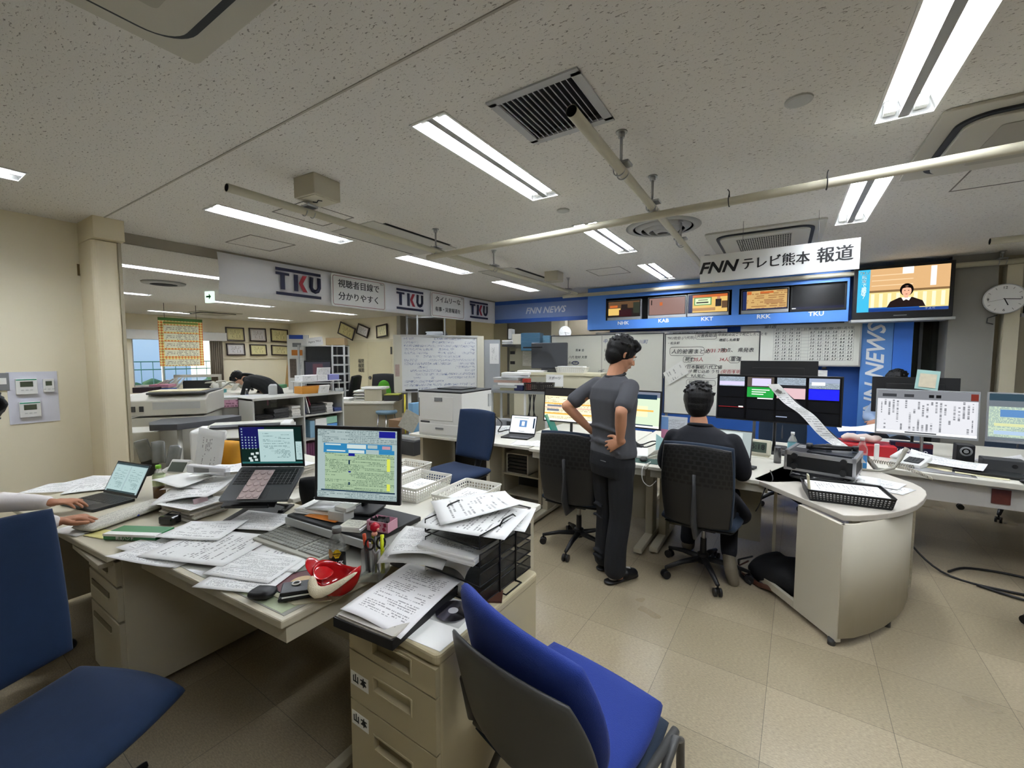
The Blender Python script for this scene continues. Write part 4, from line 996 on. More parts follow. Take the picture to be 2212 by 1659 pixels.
sheet('paper_sheet','Long sheet sticking out of the second tier towards the desk','paper',(-1.09,1.14,.868),(.27,.2),24,PM[1],bend=(-.03,-.012,.0,.0),wav=.002)
sheet('paper_sheet','Glossy clear folder edge drooping from the mesh tray','plastic sleeve',(-1.11,1.1,.84),(.25,.16),20,mat('grey_gloss_sheet','b9b9b4',.15,var=.2,vscale=20),bend=(-.035,-.03,.0,.0),wav=.002)
# big curled sheet drooping in front of the tray
b=MB();b.grid(lambda u,v:V((-1.10+.24*u,1.12+.04*math.sin(3*u)-.10*u*(1-v)+.05*u,.705+.15*v-0))+V((.05*math.sin(math.pi*v)*-u,0,0)),12,12)
tag(b.build('paper_sheet',paperw,solid=.0004),'Large sheet curling down in front of the mesh tray','paper')
# grey tray left of the mesh tower
t=thing('wire_file_tray','Silver-rimmed desk tray between keyboard desk and mesh tower','tray',(-1.22,1.27,.703),-3)
MB().tube([(x,y,.035)for x,y in rrect(.2,.26,.02)]+[(.1,.11,.035)],.004,8).build('rim',steel,t);MB().prism(rrect(.18,.24,.02),0,.003).build('bottom',dgrey,t)
for x0,y0,x1,y1 in((-.1,-.12,-.098,.12),(.098,-.12,.1,.12),(-.09,-.13,.09,-.128)):MB().box(x0,y0,0,x1,y1,.035).build('wall',dgrey,t)
stack('paper_stack','Yellowed documents lying in the silver-rimmed tray','papers',(-1.22,1.28,.707),(.16,.22),-3,paper_mat('print_yellowed','c8bf9c',rows=20,seed=31),paperw,.015,5,.005,seed=19)
# --- white baskets behind
wb_=mat('white_basket_plastic','dcdad0',.45)
for(px,py,rz,lb)in((905,1052,4,'White perforated basket directly right of the monitor, left of two'),(1010,1075,4,'White perforated basket behind the mesh tray, nearer one'),(868,1022,4,'White perforated basket peeking out behind the monitor')):
 p=PZ(px,py,.74)
 basket('perforated_basket',lb,'basket',(p.x,p.y,.701),rz,(.25,.34),.09,wb_,12,4)
 stack('paper_stack','Papers lying in the '+lb[0].lower()+lb[1:60].split(',')[0],'papers',(p.x,p.y,.707),(.2,.28),rz,PM[4],paperw,.04,5,.004,seed=int(px))
 # ----------------------------------------------------------
lapw=[(0,0,1,1,em('l_pale','9fb6ba',.6)),(0,.93,1,1,em('l_dark','32464c',.5)),(.03,.05,.48,.9,rows2),(.52,.05,.97,.9,rows2),(.05,.0,.95,.06,em('l_dark','32464c',.5))]
p=PZ(228,1080,.72)
laptop('Dark laptop in use on the left desk beside the wall',(-3.30,.74,.702),12,.32,.2,116,lapw,body=mat('dark_laptop','232528',.4))
bottle('Green-capped tea bottle with leafy label on the left desk',(-3.10,.965,.702),.2,.031,mat('lime_cap','7bbd2a',.4),True,mat('amber_tea','7a4a16',.1,trans=.5),(.0,.35),mat('tea_label','c9d6a8',.4,var=.3,vscale=40),lab_z=(.4,.72))
def lump(name,label,cat,c,size,rz,m,hgt,seed,top=None):return stack(name,label,cat,c,size,rz,top or m,m,hgt,8,.008,seed=seed)
newsm=paper_mat('newsprint','c9c7bb','4c4c4a',rows=46,fill=.9,seed=2,margin=.02,word=60)
b=MB();cushion(b,lambda x,y:V((x*.2,y*.075,.02+.006*x)),.036,12,8,.15,p=4)
o=b.build('newspaper',newsm,weld=True);o.location=(-2.87,.75,.703);o.rotation_euler=(0,0,R(108));tag(o,'Rolled folded newspaper between the hands and the tea bottle','newspaper')
t=thing('green_book','Thick green and white boxed book standing on the left desk','book',(-2.52,.70,.703),28)
MB().box(-.13,-.05,0,.13,.05,.028).build('cover',mat('book_green','2a7a44',.35),t,bevel=.002);MB().box(-.1295,-.052,.018,.131,-.02,.0285).build('white_band',paperw,t);text('防災ハンド',.02,whitepaint,t,(-.02,-.0525,.01),sx=.9)
sheet('paper_sheet','Yellow striped leaflet at the front edge of the left desk','leaflet',(-2.70,.615,.7025),(.14,.08),15,mat('yellow_leaflet','c8c07a',.6,var=.3,vscale=30))
sheet('paper_sheet','White sheet hanging over the left desk edge by the sleeve','paper',(-2.87,.56,.7035),(.2,.1),15,paperw,bend=(-.0,-.0,0,0))
for px,py,sz,rz,m_,z,lb in((130,1052,A4l,40,PM[3],.703,'Printed sheets beside the wall left of the laptop'),(190,1030,A4l,25,PM[1],.706,'Upper printed sheet between the wall and the laptop'),(215,1050,A4l,60,PM[0],.709,'Lined form partly under the left laptop')):
 p=PZ(px,py,z);sheet('paper_sheet',lb,'paper',(max(p.x,-3.9),p.y,z),sz,rz,m_,wav=.002)
t=thing('desk_camera','Small black glossy camera case in front of the document pile','camera case',(-2.585,.84,.703),20)
MB().ob((0,0,.02),(.085,.055,.04)).build('case',mat('gloss_black','0b0b0d',.12),t,bevel=.008);MB().tube([(-.04,0,.035),(-.02,.03,.05),(.03,.03,.046),(.045,0,.03)],.003,6).build('strap',black,t)
o=MB().tube([(-2.94,.66,.716),(-2.80,.78,.72)],.005,8).build('pen',mat('pen_blue','27379a',.4));tag(o,'Blue ballpoint pen near the typing hand on the left desk','pen')
# piles between the laptops
z=.703
for i,(x,y,sz,rz,hh,m_,lb)in enumerate(((-2.84,1.14,(.36,.27),14,.10,PM[3],'Thick base pile of documents left of the tilted laptop'),(-2.66,.98,(.26,.2),10,.065,PM[1],'Lower heap of folders in front of the document pile'),(-2.80,1.5,(.40,.3),6,.13,PM[2],'Tall document pile on the desk behind the laptops'),(-3.25,1.5,(.34,.3),-6,.07,PM[0],'Low heap of papers behind the left laptop'))):
 stack('document_pile',lb,'papers',(x,y,z),sz,rz,m_,mat('mixed_paper_edges','b9b4a8',.8),hh,14,.016,seed=i+40)
for i,(x,y,zz,sz,rz,m_,bd,lb)in enumerate(((-2.86,1.10,.808,(.34,.25),20,PM[4],(-.02,.0,.03,.0),'White sheet on top of the thick document pile, corner raised'),(-2.94,1.04,.825,(.3,.21),8,paperw,(.0,.0,.02,.0),'Blank white folder sloping on the document pile'),(-2.74,1.0,.80,(.32,.22),30,PM[2],(-.05,.0,.05,.0),'Long sheet drooping over the front of the document pile'),(-2.80,1.2,.86,(.3,.21),24,PM[4],(.0,.03,.09,.0),'Upper curled sheet rising beside the tilted laptop'),(-2.66,1.0,.757,(.26,.2),22,mat('grey_gloss_sheet','b9b9b4',.15,var=.2,vscale=20),(-.03,.0,.0,.0),'Glossy grey sheet over the lower folder heap'))):
 sheet('paper_sheet',lb,'paper',(x,y,zz),sz,rz,m_,bend=bd,wav=.005)
t=thing('document_holder','White plastic file case lying on the document pile','file case',(-2.84,1.12,.85),16)
MB().box(-.15,-.02,0,.15,.02,.05).build('case',mat('white_gloss','d4d5d8',.2),t,bevel=.008);MB().box(-.09,-.0205,.01,.03,-.02,.04).build('title_strip',mgrey,t)
o=MB().ob((-2.585,.98,.75),(.004,.07,.09),(0,-12,8)).build('pink_card',mat('pale_pink_card','d3b9bd',.6));tag(o,'Pale pink card standing beside the laptop stand','card')
b=MB();cushion(b,lambda x,y:V((x*.18,.01*math.sin(5*x),.105+y*.1)),.05,12,10,.2,p=3)
o=b.build('yellow_envelope',mat('orange_yellow_envelope','d89a24',.5,var=.12,vscale=14),weld=True);q=PZ(478,990,.86);o.location=(q.x,q.y,.78);o.rotation_euler=(R(-14),0,R(20));tag(o,'Large padded orange-yellow envelope behind the tilted laptop','envelope')
o=MB();o.grid(lambda u,v:V((.2*(u-.5)-.03*v,.02*math.sin(2*v),.3*v)),6,6);o=o.build('paper_sheet',PM[4],solid=.0005);q=PZ(440,1000,.84);o.location=(q.x,q.y,.76);o.rotation_euler=(R(-8),R(8),R(24));tag(o,'White sheet standing upright left of the orange envelope','paper')
t=thing('desk_telephone','White desk phone display tilted behind the tea bottle','telephone',(PZ(388,1005,.78).x,PZ(388,1005,.78).y,.71),25)
MB().ob((0,0,.06),(.15,.03,.1),(-35,0,0)).build('housing',white,t,bevel=.008);MB().ob((0,-.018,.063),(.12,.004,.07),(-35,0,0)).build('display',mat('lcd_grey','596058',.2),t)
MB().tube([(-.1,-.05,.02),(-.1,.03,.045),(-.08,.1,.02)],[.02,.014,.02],8).build('handset',white,t,smooth=True)
# ----------------------------------------------------------
office_chair('Large navy office chair cut off by the left edge, seat towards the camera',(-1.76,.24),-68,fab_navy,'plain',sw=.27,bh=.52,zs=.45,lean=.06,base_rot=40)
# stacking-type guest chair with royal-blue cushions, seen f
t=thing('guest_chair','Grey-shelled chair with royal blue cushions beside the cabinet, nearest the camera','chair',(-.50,1.13,0),-10)
def bs(x,y,off=0):
 v=(y+1)/2;z=.46+.36*v
 return V((x*.24*(1-.05*v),-.235-off-.1*v-.0+.05*x*x,z))
b=MB();cushion(b,lambda x,y:bs(x,y,.012),.02,16,14,.55,p=10);b.build('back_shell',shell_grey,t,weld=True)
b=MB();cushion(b,lambda x,y:bs(x,y,-.03)+V((0,0,.085-.03*x)),.055,16,14,.5);b.build('back_cushion',fab_royal,t,weld=True)
b=MB();cushion(b,lambda x,y:V((x*.225,y*.215-.02,.47+.02*y*y+.012*x*x)),.085,16,16,.35);b.build('seat_cushion',fab_royal,t,weld=True)
b=MB();cushion(b,lambda x,y:V((x*.23,y*.225,.425)),.035,12,12,.3);b.build('seat',fab_dark,t,weld=True)
for s in(-1,1):
 MB().tube([(s*.225,-.24,.6),(s*.225,-.21,.46),(s*.225,-.16,.42),(s*.235,.2,.42)],.013,10).build('side_rail',shell_grey,t,smooth=True)
 MB().tube([(s*.25,.23,.015),(s*.25,.2,.40),(s*.25,.16,.43),(s*.25,.1,.40),(s*.25,-.26,.015)],.0125,10).build('leg_frame',shell_grey,t,smooth=True)
MB().tube([(-.22,-.2,.44),(.22,-.2,.44)],.012,8).build('cross_bar',shell_grey,t,smooth=True)
# ----------------------------------------------------------
def work_desk(label,poly,loc,legs=(),top=None,apron=True,z1=.7,th=.028,parts=None):
 t=thing('office_desk',label,'desk',loc)
 MB().prism(poly,z1-th,z1).build('desktop',top or offw,t,w=True,bevel=.005)
 if apron:
  a,b_=V((*poly[0],0)),V((*poly[1],0));n=V((-(b_-a).y,(b_-a).x,0)).normalized()
  a+=n*.03;b_+=n*.03
  MB().prism([(a+(b_-a)*.02).to_2d(),(a+(b_-a)*.98).to_2d(),(a+(b_-a)*.98+n*.02).to_2d(),(a+(b_-a)*.02+n*.02).to_2d()],z1-th-.06,z1-th).build('drawer_front',offw,t,w=True,bevel=.003)
 for(x,y0,y1)in legs:
  MB().box(x-.03,(y0+y1)/2-.04,.05,x+.03,(y0+y1)/2+.1,z1-th).build('leg',beige,t,w=True,bevel=.006)
  MB().box(x-.035,y0,.015,x+.035,y1,.06).build('foot',beige,t,w=True,bevel=.012)
 return t
legb=beige
t=work_desk('Desk carrying the large white printer and the small laptop',[(-3.42,3.27),(-1.95,3.36),(-1.95,4.04),(-3.42,3.98)],(-2.7,3.65,0),apron=False)
for x in(-3.36,-2.45):MB().box(x-.02,3.4,.0,x+.02,3.95,.672).build('side_panel',beige,t,w=True)
for x in(-2.42,-1.98):MB().box(x-.03,3.35,.02,x+.03,3.95,.07).build('foot',beige,t,w=True,bevel=.01)
for x in(-2.42,-1.98):MB().box(x-.018,3.62,.07,x+.018,3.68,.672).build('leg',beige,t,w=True)
MB().box(-2.42,3.6,.33,-1.98,3.98,.345).build('shelf',beige,t,w=True);MB().box(-2.42,3.66,.1,-1.98,3.98,.115).build('shelf',beige,t,w=True)
MB().box(-2.44,3.97,.1,-1.96,3.985,.67).build('back_panel',dgrey,t,w=True)
MB().box(-3.3,3.9,.1,-2.5,3.92,.67).build('back_panel',black,t,w=True)
t=work_desk('Long white desk behind the standing man with a drawer lip',[(-1.94,3.33),(-.86,3.27),(-.86,4.04),(-1.94,4.04)],(-1.4,3.65,0),legs=((-1.9,3.28,3.95),(-.9,3.22,3.95)))
MB().box(-1.87,3.7,.12,-.93,3.72,.66).build('modesty_panel',mat('modesty_beige','a39d8a',.5),t,w=True)
t=work_desk('White desk where the man in the dark suit sits',[(-.85,3.27),(-.04,3.30),(.5,3.7),(.5,4.04),(-.85,4.04)],(-.3,3.65,0),legs=((-.8,3.3,3.95),))
MB().box(-.77,3.7,.12,-.1,3.72,.66).build('modesty_panel',mat('modesty_beige','a39d8a',.5),t,w=True)
work_desk('Rear desk row behind the standing man, carrying document piles',[(-2.3,4.06),(-1.2,4.06),(-1.2,4.8),(-2.3,4.8)],(-1.8,4.4,0),legs=((-2.25,4.1,4.75),(-1.25,4.1,4.75)),apron=False)
work_desk('Rear desk row under the wide multi-picture monitor',[(-1.19,4.06),(.6,4.06),(.6,4.9),(-1.19,4.9)],(-.3,4.4,0),legs=((-1.1,4.1,4.75),(.55,4.1,4.75)),apron=False)
rp0,rp1=PZ(1900,1015,.7),PZ(2212,1045,.7)
t=work_desk('Long worn desk at the right edge with phone and monitors',[(.64,4.18),(1.9,4.09),(3.0,4.09),(3.0,4.95),(.64,4.95)],(1.6,4.5,0),apron=False,th=.04)
MB().box(.68,4.2,.5,2.95,4.215,.66).build('modesty_panel',mat('pale_apron','b5b2ac',.5),t,w=True)
MB().box(1.245,4.192,.535,1.335,4.2,.635).build('brown_sticker',mat('brown_sticker','5a2a22',.5,var=.3,vscale=40),t,w=True)
for x in(.72,2.9):MB().box(x-.02,4.25,0,x+.02,4.9,.66).build('leg',beige,t,w=True)
work_desk('Desk behind the right-hand monitors',[(.64,4.97),(3.0,4.97),(3.0,5.7),(.64,5.7)],(1.6,5.3,0),apron=False,legs=((.75,5.0,5.6),(2.9,5.0,5.6)))
# D-shaped end desk
pts=[PZ(x,y,.7).to_2d()for x,y in((1628.5,1033.6),(1823,1113),(1856,1114),(1890,1112),(1918,1109),(1944,1104),(1964,1098),(1982,1090.5),(1995,1080),(2002,1069),(2000,1060),(1990,1052),(1972,1043))]
pts+=[V((.62,4.05)),V((.1,4.05))]
t=thing('end_desk','Round-ended cream desk at right with curved front panel','desk',(.3,3.1,0))
MB().prism([tuple(p)for p in pts],.668,.7).build('desktop',[mat('worn_desktop','c4beb2',.4,var=.05,vscale=20)],t,w=True,bevel=.004)
b=MB();ring=[p for p in pts[:13]];rim_o=[V((*p,0))for p in ring]
curve=[PZ(x,y,.05)for x,y in((1806,1378),(1840,1376),(1875,1366),(1905,1352),(1930,1334),(1948,1312),(1956,1290),(1958,1265))]
n=len(curve);
for i in range(n-1):
 b.face([b._v((*curve[i].to_2d(),.05)),b._v((*curve[i+1].to_2d(),.05)),b._v((*curve[i+1].to_2d(),.668)),b._v((*curve[i].to_2d(),.668))],0,None,True)
b.build('curved_panel',mat('end_panel','bcb6a4',.45),t,w=True,solid=.018,weld=True)
p0,p1,pm=PZ(1640,1258,.02),PZ(1806,1392,.02),PZ(1713,1317,.02)
d=(p1-p0).normalized();nn=V((-d.y,d.x,0));
def slab(nm,a,b_,z0,z1,th=.025,mm=None):MB().prism([(a).to_2d(),(b_).to_2d(),(b_+nn*th).to_2d(),(a+nn*th).to_2d()],z0,z1).build(nm,mm or mat('end_panel','bcb6a4',.45),t,w=True,bevel=.002)
slab('front_panel',pm,p1,.03,.668);slab('bottom_rail',p0,pm,.03,.075)
for q in(p0+d*.03,p1-d*.03):MB().cyl((q.x,q.y,0),(q.x,q.y,.035),.018,14).build('foot',dgrey,t,w=True)
q=PZ(1915,1352,0);MB().cyl((q.x,q.y,0),(q.x,q.y,.05),.018,14).build('foot',dgrey,t,w=True)
q=PZ(1963,1275,0);MB().box(q.x-.02,q.y,.02,q.x+.01,q.y+.05,.67).build('rear_post',mat('rusty_cream','b4ac96',.6,var=.3,vscale=60),t,w=True)
MB().box(-.02,3.5,.05,.0,3.95,.668).build('rear_panel',beige,t,w=True)
# ----------------------------------------------------------
t=thing('laser_printer','Large white laser printer with black top on the desk end','printer',(-3.02,3.62,.7),5)
pw=mat('printer_white','d4d3cd',.4)
MB().box(-.3,-.3,.0,.26,.3,.46).build('housing',pw,t,bevel=.006)
MB().box(-.3,-.3,.46,.26,.3,.478).build('top_cover',black,t,bevel=.004);MB().box(-.2,-.1,.478,.12,.2,.492).build('document_stop',black,t,bevel=.004)
MB().box(-.26,-.305,.17,.15,-.3,.42).build('front_cover',pw,t,bevel=.004);MB().box(-.08,-.31,.37,.02,-.304,.41).build('cover_handle',mgrey,t)
MB().box(-.29,-.306,.02,.24,-.3,.13).build('paper_tray',pw,t,bevel=.004);MB().box(-.07,-.312,.075,.03,-.305,.095).build('tray_handle',mgrey,t)
MB().box(-.27,-.304,.138,-.15,-.3,.155).build('control_strip',dgrey,t);MB().box(-.292,-.302,.2,-.285,-.299,.4).build('side_slot',dgrey,t)
MB().box(.255,.12,.12,.264,.2,.22).build('socket_panel',dgrey,t);MB().box(.255,.22,.28,.27,.28,.42).build('cable_cover',lgrey,t)
office_chair('Navy blue office chair standing empty beside the white printer',(-2.40,2.84),176,fab_navy,'plain',sw=.245,bh=.45,zs=.53,lean=.08)
lapb=[(0,0,1,1,em('lap_white','dfe3ea',.8)),(.35,.35,.65,.75,em('lap_blue','5b86b8',.7)),(.44,.42,.56,.68,em('lap_white','dfe3ea',.8)),(.1,.86,.7,.9,scr_bg),(.9,.3,.96,.9,scr_dk),(.35,.08,.6,.1,scr_dk)]
laptop('Small black laptop with white page open next to the printer',(-2.30,3.72,.7),8,.30,.21,112,lapb,body=black)
def cable(label,pts,r,m=None,cat='cable'):
 b=MB();P_=[V(p)for p in pts];out=[]
 for i in range(len(P_)-1):
  a,b0,c,d_=P_[max(i-1,0)],P_[i],P_[i+1],P_[min(i+2,len(P_)-1)]
  for k in range(6):
   s=k/6;out.append(.5*((2*b0)+(c-a)*s+(2*a-5*b0+4*c-d_)*s*s+(3*b0-a-3*c+d_)*s**3))
 out.append(P_[-1]);b.tube(out,r,6);return tag(b.build('cable',m or black,smooth=True),label,cat)
cable('White looped cable on the desk beside the printer',[(-2.62,3.55,.705),(-2.66,3.6,.75),(-2.6,3.62,.79),(-2.52,3.58,.77),(-2.48,3.5,.705),(-2.6,3.42,.705),(-2.7,3.5,.705)],.006,white)
cable('Black power cord hanging behind the white printer',[(-2.72,3.85,.9),(-2.62,3.9,.8),(-2.6,3.8,.72),(-2.5,3.85,.74),(-2.45,3.95,.71)],.006)
for x,y,rz,m_,sz,lb in((-2.05,3.5,12,PM[2],A4l,'Printed sheets on the desk right of the small laptop'),(-1.92,3.55,-12,PM[4],A4l,'White sheet partly under the dark mesh chair back'),(-2.5,3.9,30,PM[0],(.36,.27),'Map-like sheet leaning behind the small laptop')):
 sheet('paper_sheet',lb,'paper',(x,y,.7025+(.02 if y>3.8 else 0)),sz,rz,m_,wav=.002,tilt=(0,.25 if y>3.8 else 0))
o=MB().ob((-1.98,3.88,.83),(.012,.2,.26),(0,-24,12)).build('document_stand',mat('teal_file','1f8a78',.3),bevel=.002);tag(o,'Teal plastic file leaning by the orange-lit monitor','file')
# objects on the under-desk shelf
t=thing('drawer_organiser','Small white-framed letter organiser on the under-desk shelf','organiser',(-2.24,3.75,.345),0)
for x0,z0,x1,z1 in((-.13,0,.13,.012),(-.13,.2,.13,.212),(-.13,0,-.118,.212),(.118,0,.13,.212)):MB().box(x0,-.14,z0,x1,.14,z1).build('frame',offw,t)
for k in range(5):MB().box(-.115,-.135,.02+.036*k,.115,.13,.045+.036*k).build('drawer',mat('smoked_drawer','3b3a36',.3),t)
def shoe(label,x,y,rz,group=None):
 t=thing('shoe',label,'shoe',(x,y,0),rz,group)
 b=MB();b.loft([[V((xx,yy*s,z))for xx,yy in((-.13,.03),(-.1,.04),(0,.036),(.08,.048),(.13,.03),(.145,0),(.13,-.03),(.08,-.048),(0,-.036),(-.1,-.04),(-.13,-.03),(-.14,0))]for z,s in((0,1),(.025,1.04))],0);b.build('sole',white,t)
 b=MB();o_=[((-.13,.03),(-.1,.04),(0,.036),(.08,.048),(.13,.03),(.145,0),(.13,-.03),(.08,-.048),(0,-.036),(-.1,-.04),(-.13,-.03),(-.14,0))][0]
 b.loft([[V((xx*k-(1-k)*.05,yy*k2,z if xx<0 else z*(.55 if xx>.1 else.8)+.01))for xx,yy in o_]for z,k,k2 in((.024,.98,.96),(.05,.96,.9),(.08,.8,.6),(.085,.7,.45))],0);b.build('upper',mat('grey_knit','4c4a48',.8),t,smooth=True)
shoe('Grey sneaker with white sole on the floor under the small-laptop desk, nearer',-2.42,3.86-.35,-15);shoe('Grey sneaker under the small-laptop desk, behind its mate',-2.55,3.68,-5)
# ----------------------------------------------------------
oy=em('mon_cream','e7d6a8',.9);oo=em('mon_orange','e2a24c',.9);opn=em('mon_pink','e6b0a0',.8);ow=em('mon_white','dfe0dc',.9);ob_=em('mon_bluegrey','7d8494',.6);od=em('mon_dark','3a3838',.3);og=em('mon_green','4fa35a',.7);ogw=em('mon_greenwhite','c3d3b8',.8)
tabl=paper_mat('mon_rows','e5d9b4','6d5c4a',rows=16,fill=.6,margin=0,emit=.9,word=30,seed=14)
M1R=[(0,0,1,1,oy),(0,.78,1,1,od),(0,.06,1,.75,tabl),(.0,.52,1,.56,oo),(0,.4,1,.43,opn),(.05,.44,.35,.5,ob_),(.05,.3,.3,.37,ob_),(0,.2,1,.25,oo),(0,.0,1,.06,ow)]
monitor('Monitor with orange and cream table, left of the standing man',(-1.79,3.87,.7),2,.53,.32,.35,M1R,tilt=5)
M2R=[(0,0,1,1,ogw),(0,.85,1,1,ob_),(.6,.8,.95,.93,scr_dk),(.0,.1,.06,.8,og),(.3,.3,.8,.6,oy),(.1,.5,.14,.6,scr_dk),(.35,.45,.9,.5,oo),(0,0,1,.06,ow),(.1,.05,.9,.08,scr_dk)]
monitor('Monitor with pale green page right of the standing man',(-1.17,3.87,.7),-4,.53,.32,.36,M2R,tilt=5)
t=thing('document_stand','Clear stand with pink and blue listing sheet by the seated man','document stand',(-.78,3.85,.7),-6)
MB().box(-.11,0,.06,.11,.004,.32).build('sheet',paper_mat('listing','c9cfd6',rows=40,fill=.9,seed=44,word=40),t);MB().box(-.11,-.001,.2,-.05,.0,.31).build('blue_block',mat('soft_blue','6d92c4',.5),t);MB().box(-.11,-.001,.07,-.05,.0,.2).build('pink_block',mat('soft_pink','c47f9c',.5),t)
MB().box(-.12,-.04,0,.12,.05,.06).build('base',ac,t)
o=MB().poly([(-.92,3.80,.7),(-.70,3.78,.7),(-.70,3.79,.74),(-.92,3.81,.86)]).build('clear_file',mat('pale_teal_file','9fc4c6',.3),solid=.002);tag(o,'Pale teal file standing behind the seated man','file')
M3R=[(0,0,1,1,em('doc_bg','a8b4b4',.6)),(.1,0,.8,.95,em('doc_page','c4cdcc',.7)),(.2,.8,.5,.83,scr_dk),(.2,.6,.6,.62,scr_dk),(.2,.56,.7,.58,scr_dk)]
laptop('Laptop with document page open in front of the seated man',(-.37,3.72,.7),-6,.34,.24,108,M3R,body=dgrey)
blk=em('multi_black','0b0c10',.2);grn=em('multi_green','1f8a38',.9);blu=em('multi_blue','1a1ed0',1.0);sky1=em('multi_sky','8f9ab0',.8);pkw=em('multi_pinkwhite','c9a9ae',.8);rd1=em('multi_red','b02a32',.6);lil=em('multi_lilac','b8b2d8',.9);city=mat('multi_city','66706c',.5)
em_city=paper_mat('multi_cityscape','93a0ac','2c332f',rows=14,fill=1,margin=0,emit=.8,word=20,seed=3)
MR=[(0,0,1,1,blk)]
for i in range(4):
 for j in range(4):
  MR.append((.01+i*.25,.01+j*.25,.24+i*.25,.235+j*.25,em('multi_cell','16181d',.35)))
MR+=[(.01,.76,.235,.98,em_city),(.01,.78,.235,.87,lil),(.26,.76,.485,.98,em('multi_brownish','564f48',.7)),(.3,.78,.46,.95,lil),(.51,.76,.735,.98,em_city),(.51,.76,.735,.82,em('multi_dark','2a2c30',.5)),(.76,.76,.985,.98,em_city),(.76,.88,.985,.98,sky1),(.78,.83,.88,.9,ow),(.26,.52,.485,.75,grn),(.3,.68,.45,.7,ow),(.3,.63,.42,.65,ow),(.3,.58,.4,.6,ow),(.35,.485,.48,.51,ow),(.51,.52,.735,.75,pkw),(.76,.52,.985,.75,blu),(.01,.265,.235,.275,rd1),(.19,.27,.23,.3,ow),(.51,.1,.6,.12,sky1)]
monitor('Wide black monitor split into many small live pictures',(-.045,4.3,.7),-2,.90,.385,.475,MR,tilt=3,bez=.012,base=(.3,.2))
text('LG',.018,lgrey,None,(-.05,4.262,.955),name='tmp');bpy.data.objects.remove(bpy.data.objects['tmp'])
monitor('Black monitor seen over the top of the wide multi-picture monitor',(-.04,4.62,.7),178,.58,.33,.62,[(0,0,1,1,blk)],tilt=-3)
t=thing('digital_clock','Cream digital clock with grey display reading 5:18','clock',(-.15,4.12,.7),-8)
MB().ob((0,0,.075),(.19,.03,.13),(-14,0,0)).build('housing',mat('cream_clock','c9c5b0',.45),t,bevel=.01)
MB().ob((0,-.0165,.078),(.125,.002,.085),(-14,0,0)).build('display',mat('lcd_green_grey','4f5a50',.2),t)
text('5:18',.06,mat('lcd_black','15191a',.4),t,(0,-.0185,.08),rot=(76,0,0),bold=.001)
MB().ob((0,.03,.006),(.16,.1,.012)).build('foot',mat('cream_clock','c9c5b0',.45),t)
waterb=mat('blue_drink','3aa0e6',.1,trans=.3);cola=mat('pale_drink','d6dde0',.1,trans=.7)
bottle('White-capped water bottle with blue and orange label behind the flight case',(.09,4.2,.7),.215,.034,white,False,waterb,label_m=mat('aqua_label','74aab4',.4,var=.4,vscale=30),lab_z=(.3,.6))
bottle('White-capped bottle half full of bright blue drink by the flight case',(.525,4.08,.7),.235,.034,white,True,waterb,(0,.42),capr=.015)
o=MB().lathe((-.01,3.93,.7),[(.026,0),(.026,.125),(.024,.13)],20).build('drink_can',mat('can_steel','77787a',.25,.8));tag(o,'Slim silver drink can beside the flight case','can')
# phone, desk clutter around the seated man
t=thing('desk_telephone','White desk phone between the standing and seated men','telephone',(-1.02,3.58,.7),15)
b=MB();b.xprism([(-.1,0),(.1,0),(.1,.05),(-.1,.025)],-.09,.09);b.build('body',white,t,bevel=.006)
MB().tube([(-.065,-.09,.05),(-.065,0,.07),(-.065,.09,.075)],[.022,.014,.022],10).build('handset',white,t,smooth=True)
t=thing('computer_mouse','Black mouse on the desk between the two men','mouse',(-.92,3.42,.7),10)
b=MB();cushion(b,lambda x,y:V((x*.03,y*.05,.016)),.03,10,10,.8,p=2.5);b.build('shell',black,t,weld=True)
sheet('mouse_pad','Dark green mouse pad near the desk edge between the men','mouse pad',(-.9,3.43,.7012),(.2,.18),5,mat('dark_green_pad','2f4a44',.7))
for k,pts_ in enumerate(([(-1.35,3.95,.72),(-1.2,3.9,.8),(-1.1,3.95,.72),(-.95,3.88,.78),(-.85,3.95,.72)],[(-1.4,3.9,.71),(-1.25,3.97,.77),(-1.05,3.9,.71),(-.9,3.98,.76),(-.7,3.92,.71)])):
 cable('Tangled black cables under the pale green monitor, strand %s'%('in front','behind')[k],pts_,.006)
cable('White earphone cable hanging off the desk behind the seated man',[(-.86,3.4,.705),(-.88,3.25,.69),(-.87,3.22,.6),(-.82,3.23,.56),(-.78,3.26,.6)],.0035,white)
sheet('paper_sheet','White folded leaflet propped by the phone','leaflet',(-.86,3.62,.74),(.08,.2),-20,PM[4],tilt=(.9,0))
cable('Thin black cable hanging over the desk edge by the flight case',[(-.05,3.6,.71),(-.03,3.35,.705),(-.07,3.27,.66),(-.1,3.25,.55),(-.12,3.25,.5)],.004)
o=MB().ob((-.2,3.62,.71),(.11,.08,.018),(0,0,-15)).build('adapter_box',dgrey,bevel=.003);tag(o,'Small dark adapter lying in front of the digital clock','adapter')
